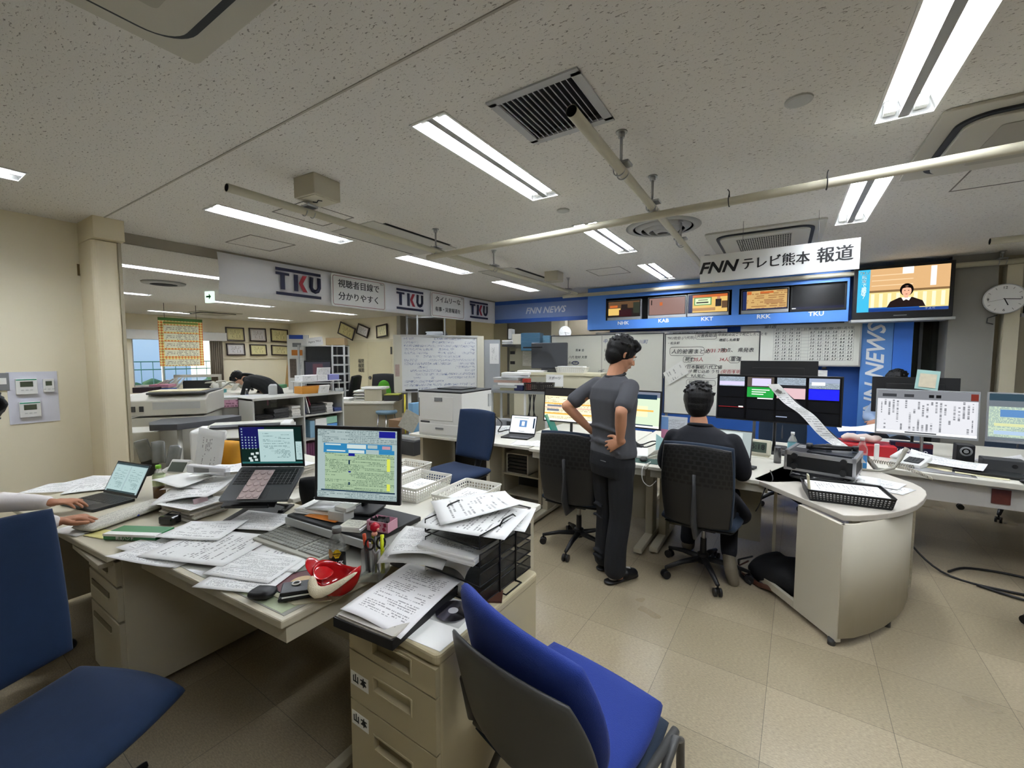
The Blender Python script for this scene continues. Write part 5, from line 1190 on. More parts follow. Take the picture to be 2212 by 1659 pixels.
# flight case
t=thing('flight_case','Black flight case with aluminium edges and round corner feet','case',(.255,3.55,.775),-13);t.scale=(.88,1,1)
cblk=mat('case_black','0e0f11',.5);alu=mat('case_aluminium','b9babc',.3,.8)
MB().box(-.215,-.16,0,.215,.16,.125).build('shell',cblk,t)
for z0,z1 in((-.002,.014),(.100,.127)):
 for s in(-1,1):
  MB().box(-.22,s*.16-.004,z0,.22,s*.16+.004,z1).build('edge_strip',alu,t);MB().box(s*.215-.004,-.16,z0,s*.215+.004,.16,z1).build('edge_strip',alu,t)
for sx_ in(-1,1):
 for sy_ in(-1,1):MB().box(sx_*.21-.009,sy_*.155-.009,-.003,sx_*.21+.009,sy_*.155+.009,.13).build('corner',alu,t)
 MB().box(sx_*.205-.012,-.16,.124,sx_*.205+.012,.16,.13).build('edge_strip',alu,t)
 for z in(.03,.1):
  c=MB().cyl((sx_*.15,-.163,z),(sx_*.15,-.185,z),.02,16).build('round_foot',black,t)
for k in range(2):MB().box(-.185,.02+.06*k,.1255,-.125,.06+.06*k,.1265).build('sticker',mat('grey_sticker','9a9a98',.4,var=.4,vscale=50),t)
MB().box(-.08,-.14,.1255,.2,.1,.135).build('flat_plate',mat('dark_plate','2d2f33',.25),t)
t=thing('clamp_arm','Black articulated clamp lying on the flight case','clamp',(.25,3.55,.915),-10)
MB().tube([(-.07,-.03,.01),(.0,.01,.02),(.1,.02,.02),(.17,.05,.02)],.012,8).build('arm',black,t);MB().tube([(-.07,-.06,.01),(.03,-.04,.012),(.15,.02,.012)],.01,8).build('arm',blackm,t)
for x,y in((-.07,-.03),(-.07,-.06),(.03,.02),(.17,.05)):MB().cyl((x,y,.0),(x,y,.034),.017,12).build('joint',black,t)
# long paper strip on a sloping black board
pa,pb=PZ(1850,995,.84),PY(1675,838,3.9)
t=thing('sloping_board','Black sloping clip board carrying a long crumpled paper strip','clip board',(pa.x,pa.y,.84))
dv=pb-pa;sd=V((.84,-.1,.05)).normalized()*.04
b=MB();b.loft([[pa-sd,pa+sd,pa+sd+V((0,.012,.0)),pa-sd+V((0,.012,0))],[pb-sd,pb+sd,pb+sd+V((0,.012,0)),pb-sd+V((0,.012,0))]],0,sm=False);b.build('board',black,t,w=True)
b=MB();b.grid(lambda u,v:pa+dv*(v*1.06-.02)+sd*(2*u-1)*1.05+V((0,-.008-.012*abs(math.sin(v*11)),.012*math.sin(v*14))),4,30);b.build('paper_strip',PM[1],t,w=True)
MB().ob(tuple(pb-dv*.05+V((0,-.02,0))),(.04,.02,.02),(0,35,0)).build('clip',steel,t,w=True)
# black bag under the case, basket with papers
garb=mat('crinkled_black_plastic','17171a',.22,bump=1.0,bscale=60)
b=MB();cushion(b,lambda x,y:V((x*.17,y*.13,.037+.004*math.sin(9*x)*math.cos(7*y))),.07,18,12,.3,p=5)
o=b.build('plastic_bag',garb,weld=True);o.location=(.25,3.48,.702);o.rotation_euler=(0,0,R(-18));tag(o,'Crinkled black plastic bag squashed under the flight case','bag')
basket('perforated_basket','Black perforated basket full of printed sheets on the round-ended desk','basket',(.335,3.145,.701),6,(.40,.27),.065,black,24,4,flare=.94,bar=.42)
stack('paper_stack','Printed sheets filling the black perforated basket','papers',(.335,3.145,.707),(.365,.235),6,PM[0],paperw,.055,6,.002,seed=77)
MB_=MB().ob((.155,3.06,.79),(.008,.05,.1),(0,-6,6)).build('card_divider',mat('cream_card','c9c4a6',.6));tag(MB_,'Cream card divider standing at the basket left end','card')
for k,(px,py,rz,z,lb)in enumerate(((1900,1050,-28,.703,'Sheaf of paper behind the black basket on the round-ended desk'),(1885,1040,-22,.709,'Upper printed sheet behind the black basket'),(1840,1032,-8,.715,'Light grey sheet tucked beside the flight case'))):
 p=PZ(px,py,z);sheet('paper_sheet',lb,'paper',(p.x,p.y,z),(.3,.21),rz,PM[(k*2)%5],wav=.0015)
 # ----------------------------------------------------------
R1R=[(0,0,1,1,em('r_pale','c3c5ca',.8)),(0,.8,1,1,em('r_grey','8d9096',.5)),(.93,.82,1,.97,em('r_red','7a3128',.6))]
vr=paper_mat('vertical_script','c9cacf','4c4e55',rows=22,fill=.45,margin=.02,emit=.8,word=14,seed=5,vertical=True)
R1R+=[(0.02,.06,.98,.8,vr),(.05,.85,.2,.92,em('r_ink','55585e',.3)),(.28,.85,.38,.92,em('r_ink','55585e',.3)),(.53,.85,.58,.92,em('r_ink2','2b2d31',.2)),(.6,.85,.65,.92,em('r_ink2','2b2d31',.2)),(0,0,1,.05,em('r_bar','e8ebee',.9)),(.3,.01,.62,.04,em('r_ink','55585e',.3))]
silver=mat('silver_plastic','a9acae',.35,.3)
monitor('Right-hand monitor showing rows of vertical script',(.985,4.68,.7),-3,.59,.35,.385,R1R,tilt=4,bez=.01,case=silver,chin=.02)
R2R=[(0,0,1,1,em('r2_grey','7a848c',.5)),(0,.06,.9,.72,paper_mat('r2_rows','b9cbb2','4f6f8f',rows=26,fill=.95,margin=0,emit=.7,word=40,seed=6)),(.1,.5,.5,.66,em('r2_blue','5b86b8',.7)),(.05,.3,.9,.36,em('r2_yellow','cfd3a0',.7)),(.05,.12,.9,.2,em('r2_lblue','a9c0d8',.7)),(0,.85,1,1,em('r2_dark','38505e',.5))]
monitor('Monitor cut off by the right edge showing a coloured table',(1.64,4.68,.7),-3,.59,.35,.385,R2R,tilt=4,bez=.01,case=silver,chin=.02)
monitor('Back of a black monitor with a card on top, behind the script monitor',(1.0,5.15,.7),176,.55,.3,.49,[(0,0,1,1,blk)],tilt=-3)
o=MB().ob((1.07,5.08,1.335),(.15,.006,.17),(-8,6,0)).build('calendar_card',mat('pale_teal_card','a9cfc8',.6));tag(o,'Pale teal card leaning on top of the rear monitor','card')
o=MB().ob((1.07,5.072,1.33),(.11,.003,.12),(-8,6,0)).build('map_card',mat('cream_map_card','d8cdb4',.6,var=.15,vscale=30));tag(o,'Cream route map stuck on the pale teal card','card')
t=thing('speaker','Black desktop speaker with grey cone under the script monitor','speaker',(1.2,4.6,.7),0)
MB().box(-.05,-.05,0,.05,.05,.17).build('cabinet',black,t,bevel=.008)
o=MB().lathe((0,0,0),[(.036,0),(.034,.006),(.016,-.004),(.014,.004)],24).build('cone',mgrey,t);o.rotation_euler=(R(90),0,0);o.location=(0,-.05,.12)
t=thing('small_speaker_box','Low dark box with round port beside the black speaker','box',(1.39,4.55,.7),-4)
MB().box(-.11,-.06,0,.11,.06,.09).build('housing',dgrey,t,bevel=.006);o=MB().lathe((0,0,0),[(.016,0),(.015,.004)],18).build('port',black,t);o.rotation_euler=(R(90),0,0);o.location=(.05,-.06,.05)
o=MB().prism([(.42,4.62),(.82,4.62),(.82,4.9),(.42,4.9)],.7,.79).build('red_box',mat('red_box','b8222a',.4),bevel=.004);tag(o,'Flat red box behind the blue drink bottle','box')
b=MB();cushion(b,lambda x,y:V((x*.14,y*.06,.03+.008*math.sin(9*x))),.06,14,8,.3,p=3);o=b.build('paper_package',mat('crumpled_pinkish_paper','cdbcb2',.7,bump=.8,bscale=30),weld=True);o.location=(.6,4.75,.795);tag(o,'Crumpled pinkish paper parcel on the red box','parcel')
sheet('paper_sheet','White sheets lying behind the red box','paper',(.62,5.05,.86),(.34,.22),5,paperw,bend=(0,.02,.04,0),wav=.01,tilt=(0,.1))
t=thing('drink_carton','Dark blue six-pack drink carton with white katakana under the script monitor','carton',(.93,4.78,.7),-3)
MB().box(-.13,-.04,0,.13,.04,.12).build('carton',mat('carton_navy','1b1c3c',.4),t);MB().box(-.1,-.041,.085,.13,-.04,.12).build('red_band',mat('carton_red','7c1c2c',.4),t);text('リポビタンD',.034,whitepaint,t,(.0,-.0415,.05),shear=.2,bold=.0006)
o=MB().box(.655,4.47,.7,.685,4.5,.83).build('white_stick',white,bevel=.004);tag(o,'White upright plastic stick left of the script monitor','holder')
t=thing('desk_telephone','White desk telephone with handset on the right desk','telephone',(.86,4.42,.7),-28)
b=MB();b.xprism([(-.11,0),(.11,0),(.11,.07),(-.11,.03)],-.09,.1);b.build('body',white,t,bevel=.008)
MB().tube([(-.06,-.12,.06),(-.06,-.07,.075),(-.06,.07,.095),(-.06,.12,.09)],[.024,.016,.016,.024],10,ry=[.016,.014,.014,.016]).build('handset',white,t,smooth=True)
b=MB();keybed(b,-.01,-.08,.08,.03,.052,4,5,.006);o=b.build('buttons',dgrey,t);o.rotation_euler=(R(10),0,0)
pts_=[]
for k in range(150):
 s=k/149;a=k*1.25;c=V((.70+.18*s,4.22-.30*s*1.0,.715+.02*math.sin(3.1*s)));pts_.append(c+V((0,.011*math.cos(a),.011*math.sin(a))))
tag(MB().tube(pts_,.0028,5).build('coiled_cord',mat('cord_cream','bdb6a6',.5),smooth=True),'Coiled cream telephone cord draped onto the round-ended desk','cord')
pts_=[]
for k in range(90):
 s=k/89;a=k*1.25;c=V((.62+.24*s,4.34-.06*s,.715));pts_.append(c+V((.0,.012*math.cos(a),.012*math.sin(a))))
tag(MB().tube(pts_,.003,5).build('coiled_cord',mat('cord_grey','8d887c',.5),smooth=True),'Coiled grey cord lying in front of the white phone','cord')
tag(MB().tube([(.5,3.98,.712),(.62,3.98,.715),(.7,4.02,.74),(.74,4.06,.80),(.765,4.08,.86),(.775,4.08,.885)],[.009,.009,.009,.011,.014,.014],10).build('gooseneck',mat('gooseneck_grey','9b988c',.4),smooth=True),'Grey gooseneck tube bending up beside the blue drink','microphone')
t=thing('keyboard','Cream keyboard with yellow sticky notes by the telephone','keyboard',(1.0,4.5,.7),-32)
MB().prism(rrect(.36,.15,.01),0,.02).build('base',mat('keyboard_cream','aaa89c',.5),t);b=MB();keybed(b,-.17,-.06,.17,.06,.02,14,6,.005);b.build('keys',dgrey,t)
sheet('sticky_note','Yellow striped memo strip lying over the keyboard','memo',(1.0,4.58,.735),(.2,.1),-30,mat('memo_yellow','d5cc8e',.6),tilt=(0,.15))
for k,(px,py,sz,rz,z,m_,bd,lb)in enumerate(((2040,1000,(.42,.2),-22,.735,PM[3],(.0,.0,.02,.06),'Large curling printed sheet in front of the black speaker'),(2165,1000,(.3,.21),8,.708,PM[1],(0,0,.06,0),'Printed sheet rising at the right edge of the right desk'),(1995,1008,(.3,.12),-12,.7035,mat('buff_paper','d3cba8',.7),(0,0,0,0),'Buff folded sheet at the front edge of the right desk'),(2120,1026,(.26,.12),-14,.7035,mat('buff_paper','d3cba8',.7),(0,0,0,0),'Second buff sheet nearer the right keyboard'),(2030,1018,(.36,.16),-8,.7022,mat('mat_grey','9a9a9c',.15),(0,0,0,0),'Grey clear mat under the buff sheets'))):
 p=PZ(px,py,z);sheet('paper_sheet',lb,'paper',(p.x,p.y,z),sz,rz,m_,bend=bd,wav=.002)
t=thing('tablet_case','Flat black device under the curling sheet on the right desk','device',(1.26,4.36,.702),-14);MB().prism(rrect(.34,.18,.02),0,.02).build('body',black,t,bevel=.005);
t=thing('keyboard','Black keyboard cut off by the right edge of the picture','keyboard',(1.62,4.26,.702),-14)
MB().prism(rrect(.42,.14,.01),0,.018).build('base',black,t);b=MB();keybed(b,-.2,-.06,.2,.06,.018,18,6,.005);b.build('keys',dgrey,t)
t=thing('computer_mouse','Black mouse below the keyboard at the right edge','mouse',(1.40,4.14,.702),60);b=MB();cushion(b,lambda x,y:V((x*.03,y*.05,.016)),.03,10,10,.8,p=2.5);b.build('shell',black,t,weld=True)
# chairs of the island
office_chair('Dark mesh-backed office chair pushed up beside the standing man',(-1.35,3.13),3,fab_dark,'slot',sw=.25,bh=.56,zs=.45,base_rot=55,lean=.05)
office_chair('Dark mesh-backed office chair the suited man sits in',(-.43,3.20),-4,fab_dark,'slot',sw=.25,bh=.56,zs=.45,base_rot=-60,lean=.05)
office_chair('Blue chair seat cut off by the right edge',(1.48,3.42),60,mat('mid_blue_fabric','27568f',.8,bump=.4,bscale=800),'plain',sw=.25,zs=.46)
office_chair('Chair base on casters seen under the right-hand desk',(1.85,5.95),150,fab_dark,'slot',base_rot=170)
office_chair('Chair base on casters seen under the desks beside the seated man',(.02,5.25),180,fab_dark,'slot',base_rot=200)
cable('Thick black cable drooping to the floor under the right desk',[(.78,4.5,.45),(.82,4.3,.2),(1.0,4.1,.02),(1.3,4.0,.012),(1.6,4.1,.012),(1.8,4.3,.1),(1.85,4.5,.4)],.008)
cable('Black cable loop lying on the floor under the right desk',[(1.05,4.15,.012),(1.2,4.3,.012),(1.5,4.3,.012),(1.7,4.0,.012),(1.4,3.9,.012),(1.15,4.0,.012)],.008)
# shoulder bag on the floor rail
t=thing('shoulder_bag','Black shoulder bag with brown straps lying under the round-ended desk','bag',(.06,3.30,0),-40)
cl=mat('black_cloth','121317',.7,bump=.6,bscale=80)
b=MB();cushion(b,lambda x,y:V((x*.2,y*.15,.10+.02*math.sin(4*x)+.03*y)),.17,16,12,.5,p=3);b.build('body',cl,t,weld=True)
MB().tube([(-.2,-.1,.1),(-.26,-.12,.04),(-.2,-.16,.015),(-.05,-.17,.02),(.1,-.15,.05)],.016,8,ry=.006).build('strap',mat('brown_strap','4a2a1c',.5),t,smooth=True)
MB().tube([(-.15,-.12,.16),(-.24,-.14,.1),(-.28,-.1,.03),(-.18,-.18,.02),(-.08,-.2,.015)],.014,8,ry=.006).build('strap',black,t,smooth=True)
# ----------------------------------------------------------
def PD(px,py,d):return V((0,0,CAMH))+_ray(px,py)*d
# wall fittings on the left wall (face +x)
XW=-5.25
def wp(px,py):return PX(px,py,XW)
a,c=wp(12,800),wp(130,908)
t=thing('control_panel','White backing plate with three air conditioner controllers on the left wall','control panel',(XW,(a.y+c.y)/2,c.z),90)
w_,h_=c.y-a.y,wp(70,803).z-c.z
MB().box(-w_/2,-.006,0,w_/2,0,h_).build('back_plate',mat('bluish_white_plate','cfd0da',.5),t)
for k,(u,v,ww,hh,big_)in enumerate(((.36,.72,.42,.3,1),(.40,.27,.42,.3,1),(.8,.72,.22,.26,0))):
 x,z=(u-.5)*w_,v*h_
 c_=MB().ob((x,-.018,z),(ww*w_,.024,hh*h_)).build('controller',white,t,bevel=.003)
 MB().ob((x,-.031,z+.045*h_),(ww*w_*.6,.001,hh*h_*.34)).build('display',mat('lcd_olive','4a5140',.3),c_)
 if big_:MB().ob((x,-.031,z+.13*h_),(ww*w_*.95,.002,.008)).build('green_strip',mat('strip_green','2c8f72',.4),c_)
 for q in range(3):MB().ob((x+(q-1)*.025,-.031,z-.07*h_),(.015,.001,.006)).build('button',lgrey,c_)
t=thing('light_switch','Grey light switch plate cut by the left edge on the left wall','switch',(XW,wp(2,840).y,1.27),90)
MB().box(-.05,-.01,0,.045,0,.14).build('plate',mgrey,t);MB().box(-.02,-.014,.05,.03,-.01,.1).build('rocker',white,t)
a,c=wp(165,567),wp(202,602);cy=(a.y+c.y)/2;cz=(a.z+c.z)/2
t=thing('adhesive_mark','Brown square glue outline with torn cord on the left wall','wall mark',(XW,cy,cz),90)
for q in((-.05,-.05,.05,-.035),(-.05,.035,.05,.05),(-.05,-.05,-.035,.05),(.035,-.05,.05,.05)):MB().box(q[0],-.004,q[1],q[2],0,q[3]).build('glue_strip',mat('glue_brown','7c6a44',.8,var=.3,vscale=60),t)
MB().tube([(.045,-.01,.03),(.05,-.014,-.04),(.03,-.012,-.09),(.045,-.014,-.13)],.005,6).build('torn_cord',mat('pale_cord','b5ab94',.7),t,smooth=True)
# poster hanging in the left room
t=thing('hanging_poster','Orange chequered hanging poster with white text panels','poster',(-10.5,3.775,1.33),90)
pm=bpy.data.materials.new('orange_check_print');pm.use_nodes=True;_t=NT(pm.node_tree);_b=pm.node_tree.nodes['Principled BSDF'];_b.inputs['Roughness'].default_value=.6
uv=_t.n('UVMap');mp=_t.n('Mapping');mp.inputs['Scale'].default_value=(20,26,1);mp.inputs['Rotation'].default_value=(0,0,R(45));_t.l(uv.outputs[0],mp.inputs[0]);ck=_t.n('TexChecker',i_Scale=1.0);ck.inputs['Color1'].default_value=(*lin('d9782e'),1);ck.inputs['Color2'].default_value=(*lin('e9d98a'),1);_t.l(mp.outputs[0],ck.inputs['Vector']);_t.l(ck.outputs['Color'],_b.inputs['Base Color'])
b=MB();b.quad((-.385,0,0),(.385,0,0),(.385,0,.98),(-.385,0,.98));b.build('sheet',pm,t,solid=.004)
MB().box(-.385,-.004,.92,.385,-.002,.98).build('green_header',mat('header_green','4d7a3a',.6),t);MB().box(-.3,-.006,.86,.3,-.003,.9).build('title_bar',mat('title_olive','7a8a3a',.6),t)
for k in range(5):
 z0=.70-.165*k if k<4 else.02
 b=MB();b.quad((-.3,-.006,max(z0,.02)),(.31,-.006,max(z0,.02)),(.31,-.006,z0+.13 if k<4 else.14),(-.3,-.006,z0+.13 if k<4 else.14));b.build('text_panel',paper_mat('poster_text','e0dcc0','4a3030',rows=4,fill=.9,seed=3,margin=.05,word=14),t)
 text('①②③④⑤'[k],.07,mat('header_green','4d7a3a',.6),t,(-.33,-.008,z0+.1),name='number')
tag(MB().cyl((-10.5,3.5,2.31),(-10.5,3.5,HL),.004,5).build('hanging_wire',dgrey),'Wire holding the orange poster, left','wire');tag(MB().cyl((-10.5,4.05,2.31),(-10.5,4.05,HL),.004,5).build('hanging_wire',dgrey),'Wire holding the orange poster, right','wire')
# window wall: roller blind box, curtain, certificates
tag(MB().box(WX,3.72,1.96,WX+.14,6.02,2.2).build('blind_box',white,bevel=.01),'Long white roller blind box above the far window','blind')
b=MB();b.grid(lambda u,v:V((WX+.04+.03*math.sin(u*40),5.6+.33*u,.72+1.26*v)),40,2);tag(b.build('curtain',mat('taupe_curtain','8c8374',.9),solid=.003),'Taupe gathered curtain at the right of the far window','curtain')
def frame(label,c,w_,h_,rz,roll,tint,lean=6):
 t=thing('framed_certificate',label,'framed certificate',c,rz)
 M_=Euler((R(-lean),R(roll),0)).to_matrix().to_4x4();fw=.034
 for q in((-w_/2,-h_/2,w_/2,-h_/2+fw),(-w_/2,h_/2-fw,w_/2,h_/2),(-w_/2,-h_/2,-w_/2+fw,h_/2),(w_/2-fw,-h_/2,w_/2,h_/2)):
  b=MB();b.M=M_;b.box(q[0],-.025,q[1],q[2],0,q[3]);b.build('frame_side',mat('dark_wood_frame','2a1c18',.35),t)
 b=MB();b.M=M_;b.quad((-w_/2+fw,-.012,-h_/2+fw),(w_/2-fw,-.012,-h_/2+fw),(w_/2-fw,-.012,h_/2-fw),(-w_/2+fw,-.012,h_/2-fw))
 b.build('certificate',paper_mat('certificate_'+tint,tint,'6a6048',rows=11,fill=.8,margin=.16,seed=7,vertical=True,word=12),t)
 b=MB();b.M=M_;q=.62;
 for e in(1,-1):b.box(-w_*.5*.78,-.0135,e*h_*.36-.003,w_*.5*.78,-.0125,e*h_*.36+.003);b.box(e*w_*.39-.003,-.0135,-h_*.36,e*w_*.39+.003,-.0125,h_*.36)
 b.build('printed_border',mat('border_gold','9a8a5a',.6),t,weld=True)
cols=[(487,529),(538,576),(584,623)]
for r_,(yt,yb_)in enumerate(((707,737),(742,768))):
 for k,(xa,xb)in enumerate(cols):
  a,c=PX(xa,720,WX+.05),PX(xb,720,WX+.05);zt,zb=PX((xa+xb)/2,yt+2*k,WX+.05).z,PX((xa+xb)/2,yb_+(1-r_)*k+(0 if r_ else 0),WX+.05).z
  frame(('Upper','Lower')[r_]+' row '+('left','middle','right')[k]+' framed certificate on the far wall',(WX+.03,(a.y+c.y)/2,(zt+zb)/2),c.y-a.y-.02,zt-zb,90,(0,0,2)[k],('d6cf9c','d2cfd0','d6cf9c','d2cfd0','d6cf9c','cdc495')[k+3*r_])
for r_,zz in((0,1.93),(1,1.44)):tag(MB().box(WX,5.95,zz,WX+.03,8.0,zz+.02).build('picture_rail',mat('rail_cream','c2b99c',.6)),('Upper','Lower')[r_]+' cream picture rail under the certificates','rail')
for k,(xa,xb,ya,yb_,rl,tn)in enumerate(((727,775,699,731,-24,'d6cf9c'),(768,804,701,728,-22,'d2cfd0'),(810,844,699,731,8,'d9d2a8'))):
 a,c=PY(xa,715,7.95),PY(xb,715,7.95);zt,zb=PY((xa+xb)/2,ya,7.95).z,PY((xa+xb)/2,yb_,7.95).z
 frame(('Left tilted','Middle tilted','Right slightly turned')[k]+' framed certificate above the cream doors',((a.x+c.x)/2,7.93,(zt+zb)/2),(c.x-a.x)*.7,(zt-zb)*.86,0,-rl*.8,tn,4)
 # double doors on the back wall of the left room
d0,d1,dm=PY(740,800,7.96).x,PY(847,800,7.96).x,PY(795,800,7.96).x
dz=1.93
o=MB().box(d0,7.955,0,dm,7.98,dz).build('door_1',mat('cream_door','c6bd9c',.5,var=.04,vscale=3));struct(o)
o2_=MB().box(dm+.01,7.955,0,d1,7.98,dz).build('door_2',mat('cream_door','c6bd9c',.5));struct(o2_)
text('横開\n横開\n横開',.13,mat('door_lettering','2e2a26',.6),o,(dm-.28,7.952,1.25),w=True,bold=.002)
MB().box(dm-1.05,7.95,.95,dm-1.02,7.955,1.5).build('red_arrow',mat('arrow_red','96402e',.6),o,w=True)
for z in(1.7,.6):MB().box(d1-.03,7.94,z-.12,d1+.03,7.955,z+.08).build('hinge',dgrey,o2_,w=True)
MB().cyl((dm+.1,7.93,.92),(dm+.1,7.955,.92),.05,12).build('door_handle',dgrey,o2_,w=True)
struct(MB().box(d0-.08,7.95,dz,d1+.12,7.985,dz+.06).build('trim_6',mat('door_trim','c9c1a4',.5)))
struct(MB().box(d1+.01,7.95,0,d1+.12,7.985,dz).build('trim_7',mat('door_trim','c9c1a4',.5)))
# far room desks and clutter
t=thing('counter_desk','Grey high counter in the left room buried in newspapers','counter',(-8.1,3.3,0),0)
MB().box(-1.7,-1.5,.83,.4,1.9,.86).build('countertop',offw,t);MB().box(.37,-1.5,.02,.4,1.9,.83).build('front_panel',mat('grey_panel','a9a89f',.5),t)
for y in(-1.48,1.86):MB().box(-1.68,y,0,.36,y+.03,.83).build('side_panel',beige,t)
t=thing('partition_screen','White-framed computer screen standing on the left room desk','screen',PD(430,853,7.9)*1.0,60)
w_=.72;
for q in((-w_/2,0,-w_/2+.05,.38),(w_/2-.05,0,w_/2,.38),(-w_/2,.33,w_/2,.38),(-w_/2,0,w_/2,.05)):MB().box(q[0],-.02,q[1],q[2],.02,q[3]).build('frame',offw,t)
MB().box(-.24,.03,.03,.2,.06,.27).build('dark_screen',mat('dark_glass','26282c',.2),t)
rdn=random.Random(11)
for k in range(5):
 p=PD(340+13*k,842+2*k,7.4+.06*k);b=MB();b.tube([(-.2,0,-.03),(0,0,.03+.01*k),(.2,.05,.10+.02*k)],[.05,.055,.04],10,ry=[.01,.014,.006])
 o=b.build('newspaper',newsm,smooth=True);o.location=p;o.rotation_euler=(0,R(-10-5*k),R(30+8*k));tag(o,'Bent newspaper standing in the heap before the window, %s'%('leftmost','second from left','in the middle','second from right','rightmost')[k],'newspaper')
for k,(px,py,d,w_,h_,mm,lb)in enumerate(((350,842,7.3,.34,.05,mat('file_blue','2b4fa0',.5),'Blue file box in the heap before the window'),(352,833,7.35,.3,.05,mat('file_pink','c98c9c',.6),'Pink file lying on the blue file box'),(318,842,7.1,.3,.09,mat('plum_rack','2a1a24',.5),'Dark plum letter rack beside the pillar'),(470,845,7.2,.18,.06,mat('teal_box','5a9a98',.5),'Small teal box beside the grey side counter'),(445,846,7.3,.22,.03,mat('file_greyblue','6c7c90',.5),'Grey-blue folder on the counter'),(497,829,8.6,.5,.05,paperw,'Pile of papers before the leaning woman'))):
 p=PD(px,py,d);tag(MB().ob(tuple(p),(w_,.22,h_),(0,0,40)).build('file_box',mm,bevel=.004),lb,'box')
for k,(px,py)in enumerate(((455,838),(478,836),(500,838),(515,842),(465,843))):
 p=PD(px,py,8.0-.1*k);b=MB();b.tube([(-.16,0,-.04),(-.05,0,.05),(.06,.02,.06),(.18,.03,-.03)],[.04,.05,.05,.04],8,ry=[.012,.02,.02,.01])
 o=b.build('newspaper',newsm,smooth=True);o.location=p;o.rotation_euler=(0,0,R(20+35*k));tag(o,'Crumpled newspaper in front of the leaning woman, %s'%('far left','left','middle','nearest her face','nearest the teal box')[k],'newspaper')
p=PD(533,850,7.2);bottle('White and blue pump bottle beside the leaning woman',tuple(p-V((0,0,.12))),.2,.03,white,False,None,label_m=mat('bottle_blue','2d6cc0',.4),lab_z=(.1,.5))
p=PD(590,836,9.0);tag(MB().box(p.x-.3,p.y-.3,0,p.x+.3,p.y+.3,p.z-.051).build('side_cabinet',beige),'Small beige cabinet under the green-lidded box','cabinet');tag(MB().ob(tuple(p),(.45,.3,.1),(0,0,40)).build('storage_box',mat('green_lid','4a8a5a',.5),bevel=.01),'Green-lidded box behind the leaning woman','box')
p=PD(620,800,10.5);t=thing('easel','Narrow wooden easel leaning against the far wall','easel',(p.x,p.y,0),40)
wood=mat('light_wood','a8854e',.6,var=.2,vscale=10);MB().tube([(-.12,0,0),(0,.1,1.5)],.02,6).build('leg',wood,t);MB().tube([(.2,0,0),(.03,.1,1.5)],.02,6).build('leg',wood,t);MB().poly([(-.09,.0,.1),(.17,0,.1),(.03,.1,1.48),(0,.1,1.48)]).build('board',wood,t,solid=.01)
# copier, table, plotter
t=thing('photocopier','White photocopier with dark lid standing behind the pillar','photocopier',(-6.05,2.12,0),52);t.scale=(.74,1,1)
cw=mat('copier_cream','c9c7bc',.45)
MB().box(-.46,-.32,0,.46,.34,.86).build('cabinet',cw,t,bevel=.01)
b=MB();b.xprism([(-.34,.88),(-.34,1.05),(-.2,1.11),(.34,1.12),(.34,.88)],-.5,.5);b.build('scanner_unit',cw,t,bevel=.012)
MB().box(-.28,-.3,1.11,.48,.32,1.135).build('glass_lid',mat('charcoal_lid','4a4b4c',.4),t,bevel=.01)
for x in(-.44,-.34):MB().box(x,-.352,.93,x+.05,-.34,.99).build('side_slot',dgrey,t)
MB().box(-.18,-.345,.95,.42,-.34,1.03).build('front_seam',lgrey,t)
tag(MB().ob((-5.95,2.1,1.142),(.5,.3,.01),(0,0,50)).build('paper_sheet',mat('buff_paper','d3cba8',.7)),'Buff papers lying on the photocopier lid','paper')
t=thing('side_table','Charcoal-topped side table in front of the photocopier','table',(-5.25,1.88,0),48);t.scale=(.62,1,1)
MB().prism([(-.42,-.12),(-.28,-.3),(.1,-.32),(.45,-.12),(.75,.18),(.55,.3),(-.42,.12)],.82,.88).build('tabletop',mat('charcoal_top','45464a',.4),t,bevel=.004)
for x,y in((-.35,0),(.05,-.2),(.6,.2)):MB().cyl((x,y,0),(x,y,.82),.03,8).build('leg',cw,t)
p=PZ(372,886,.89);tag(MB().tube([p+V((-.08,0,.02)),p+V((-.02,0,.02)),p+V((.03,.02,.02)),p+V((.1,.04,.02))],[.022,.016,.016,.022],10).build('tape_roll',mat('lime_black_tape','b0c62e',.4),smooth=True),'Lime and black tool lying on the charcoal table','tool')
p=PZ(330,893,.89);tag(MB().ob((p.x,p.y,.905),(.12,.1,.03),(0,0,30)).build('card_box',white),'Small white carton on the charcoal table','box')
t=thing('large_format_printer','White wide-format plotter behind the document pile','plotter',(-4.58,2.12,0),52);t.scale=(.76,1,1)
MB().box(-.42,-.1,.62,.52,.16,.74).build('body',cw,t,bevel=.01)
b=MB();b.xprism([(-.14,.74),(-.02,.86),(.2,.86),(.2,.74)],-.38,.5);b.build('cover',cw,t,bevel=.01);MB().ob((.06,-.05,.845),(.8,.05,.02),(20,0,0)).build('paper_slot',dgrey,t)
MB().box(-.52,-.18,.50,-.34,.16,.84).build('left_unit',white,t,bevel=.03,seg=3);MB().box(-.3,-.2,.58,-.14,-.05,.82).build('ink_unit',white,t,bevel=.03,seg=3);MB().box(.47,-.12,.68,.6,.14,.87).build('right_unit',white,t,bevel=.02,seg=3)
MB().box(-.3,-.13,.64,.46,-.1,.72).build('black_opening',black,t);MB().box(-.34,-.22,.0,-.1,.1,.58).build('stand_leg',cw,t,bevel=.01);MB().box(.46,-.1,0,.56,.1,.68).build('stand_leg',cw,t,bevel=.01)
MB().ob((.05,-.25,.5),(.8,.3,.01),(25,0,0)).build('catch_tray',mgrey,t)
MB().tube([(-.02,-.14,.7),(.06,-.16,.67),(.02,-.15,.63),(.1,-.14,.6)],.006,6).build('black_clip',black,t)
t=thing('paper_rack','Grey side rack with pink notice beyond the photocopier','rack',(-6.1,2.85,0),60)
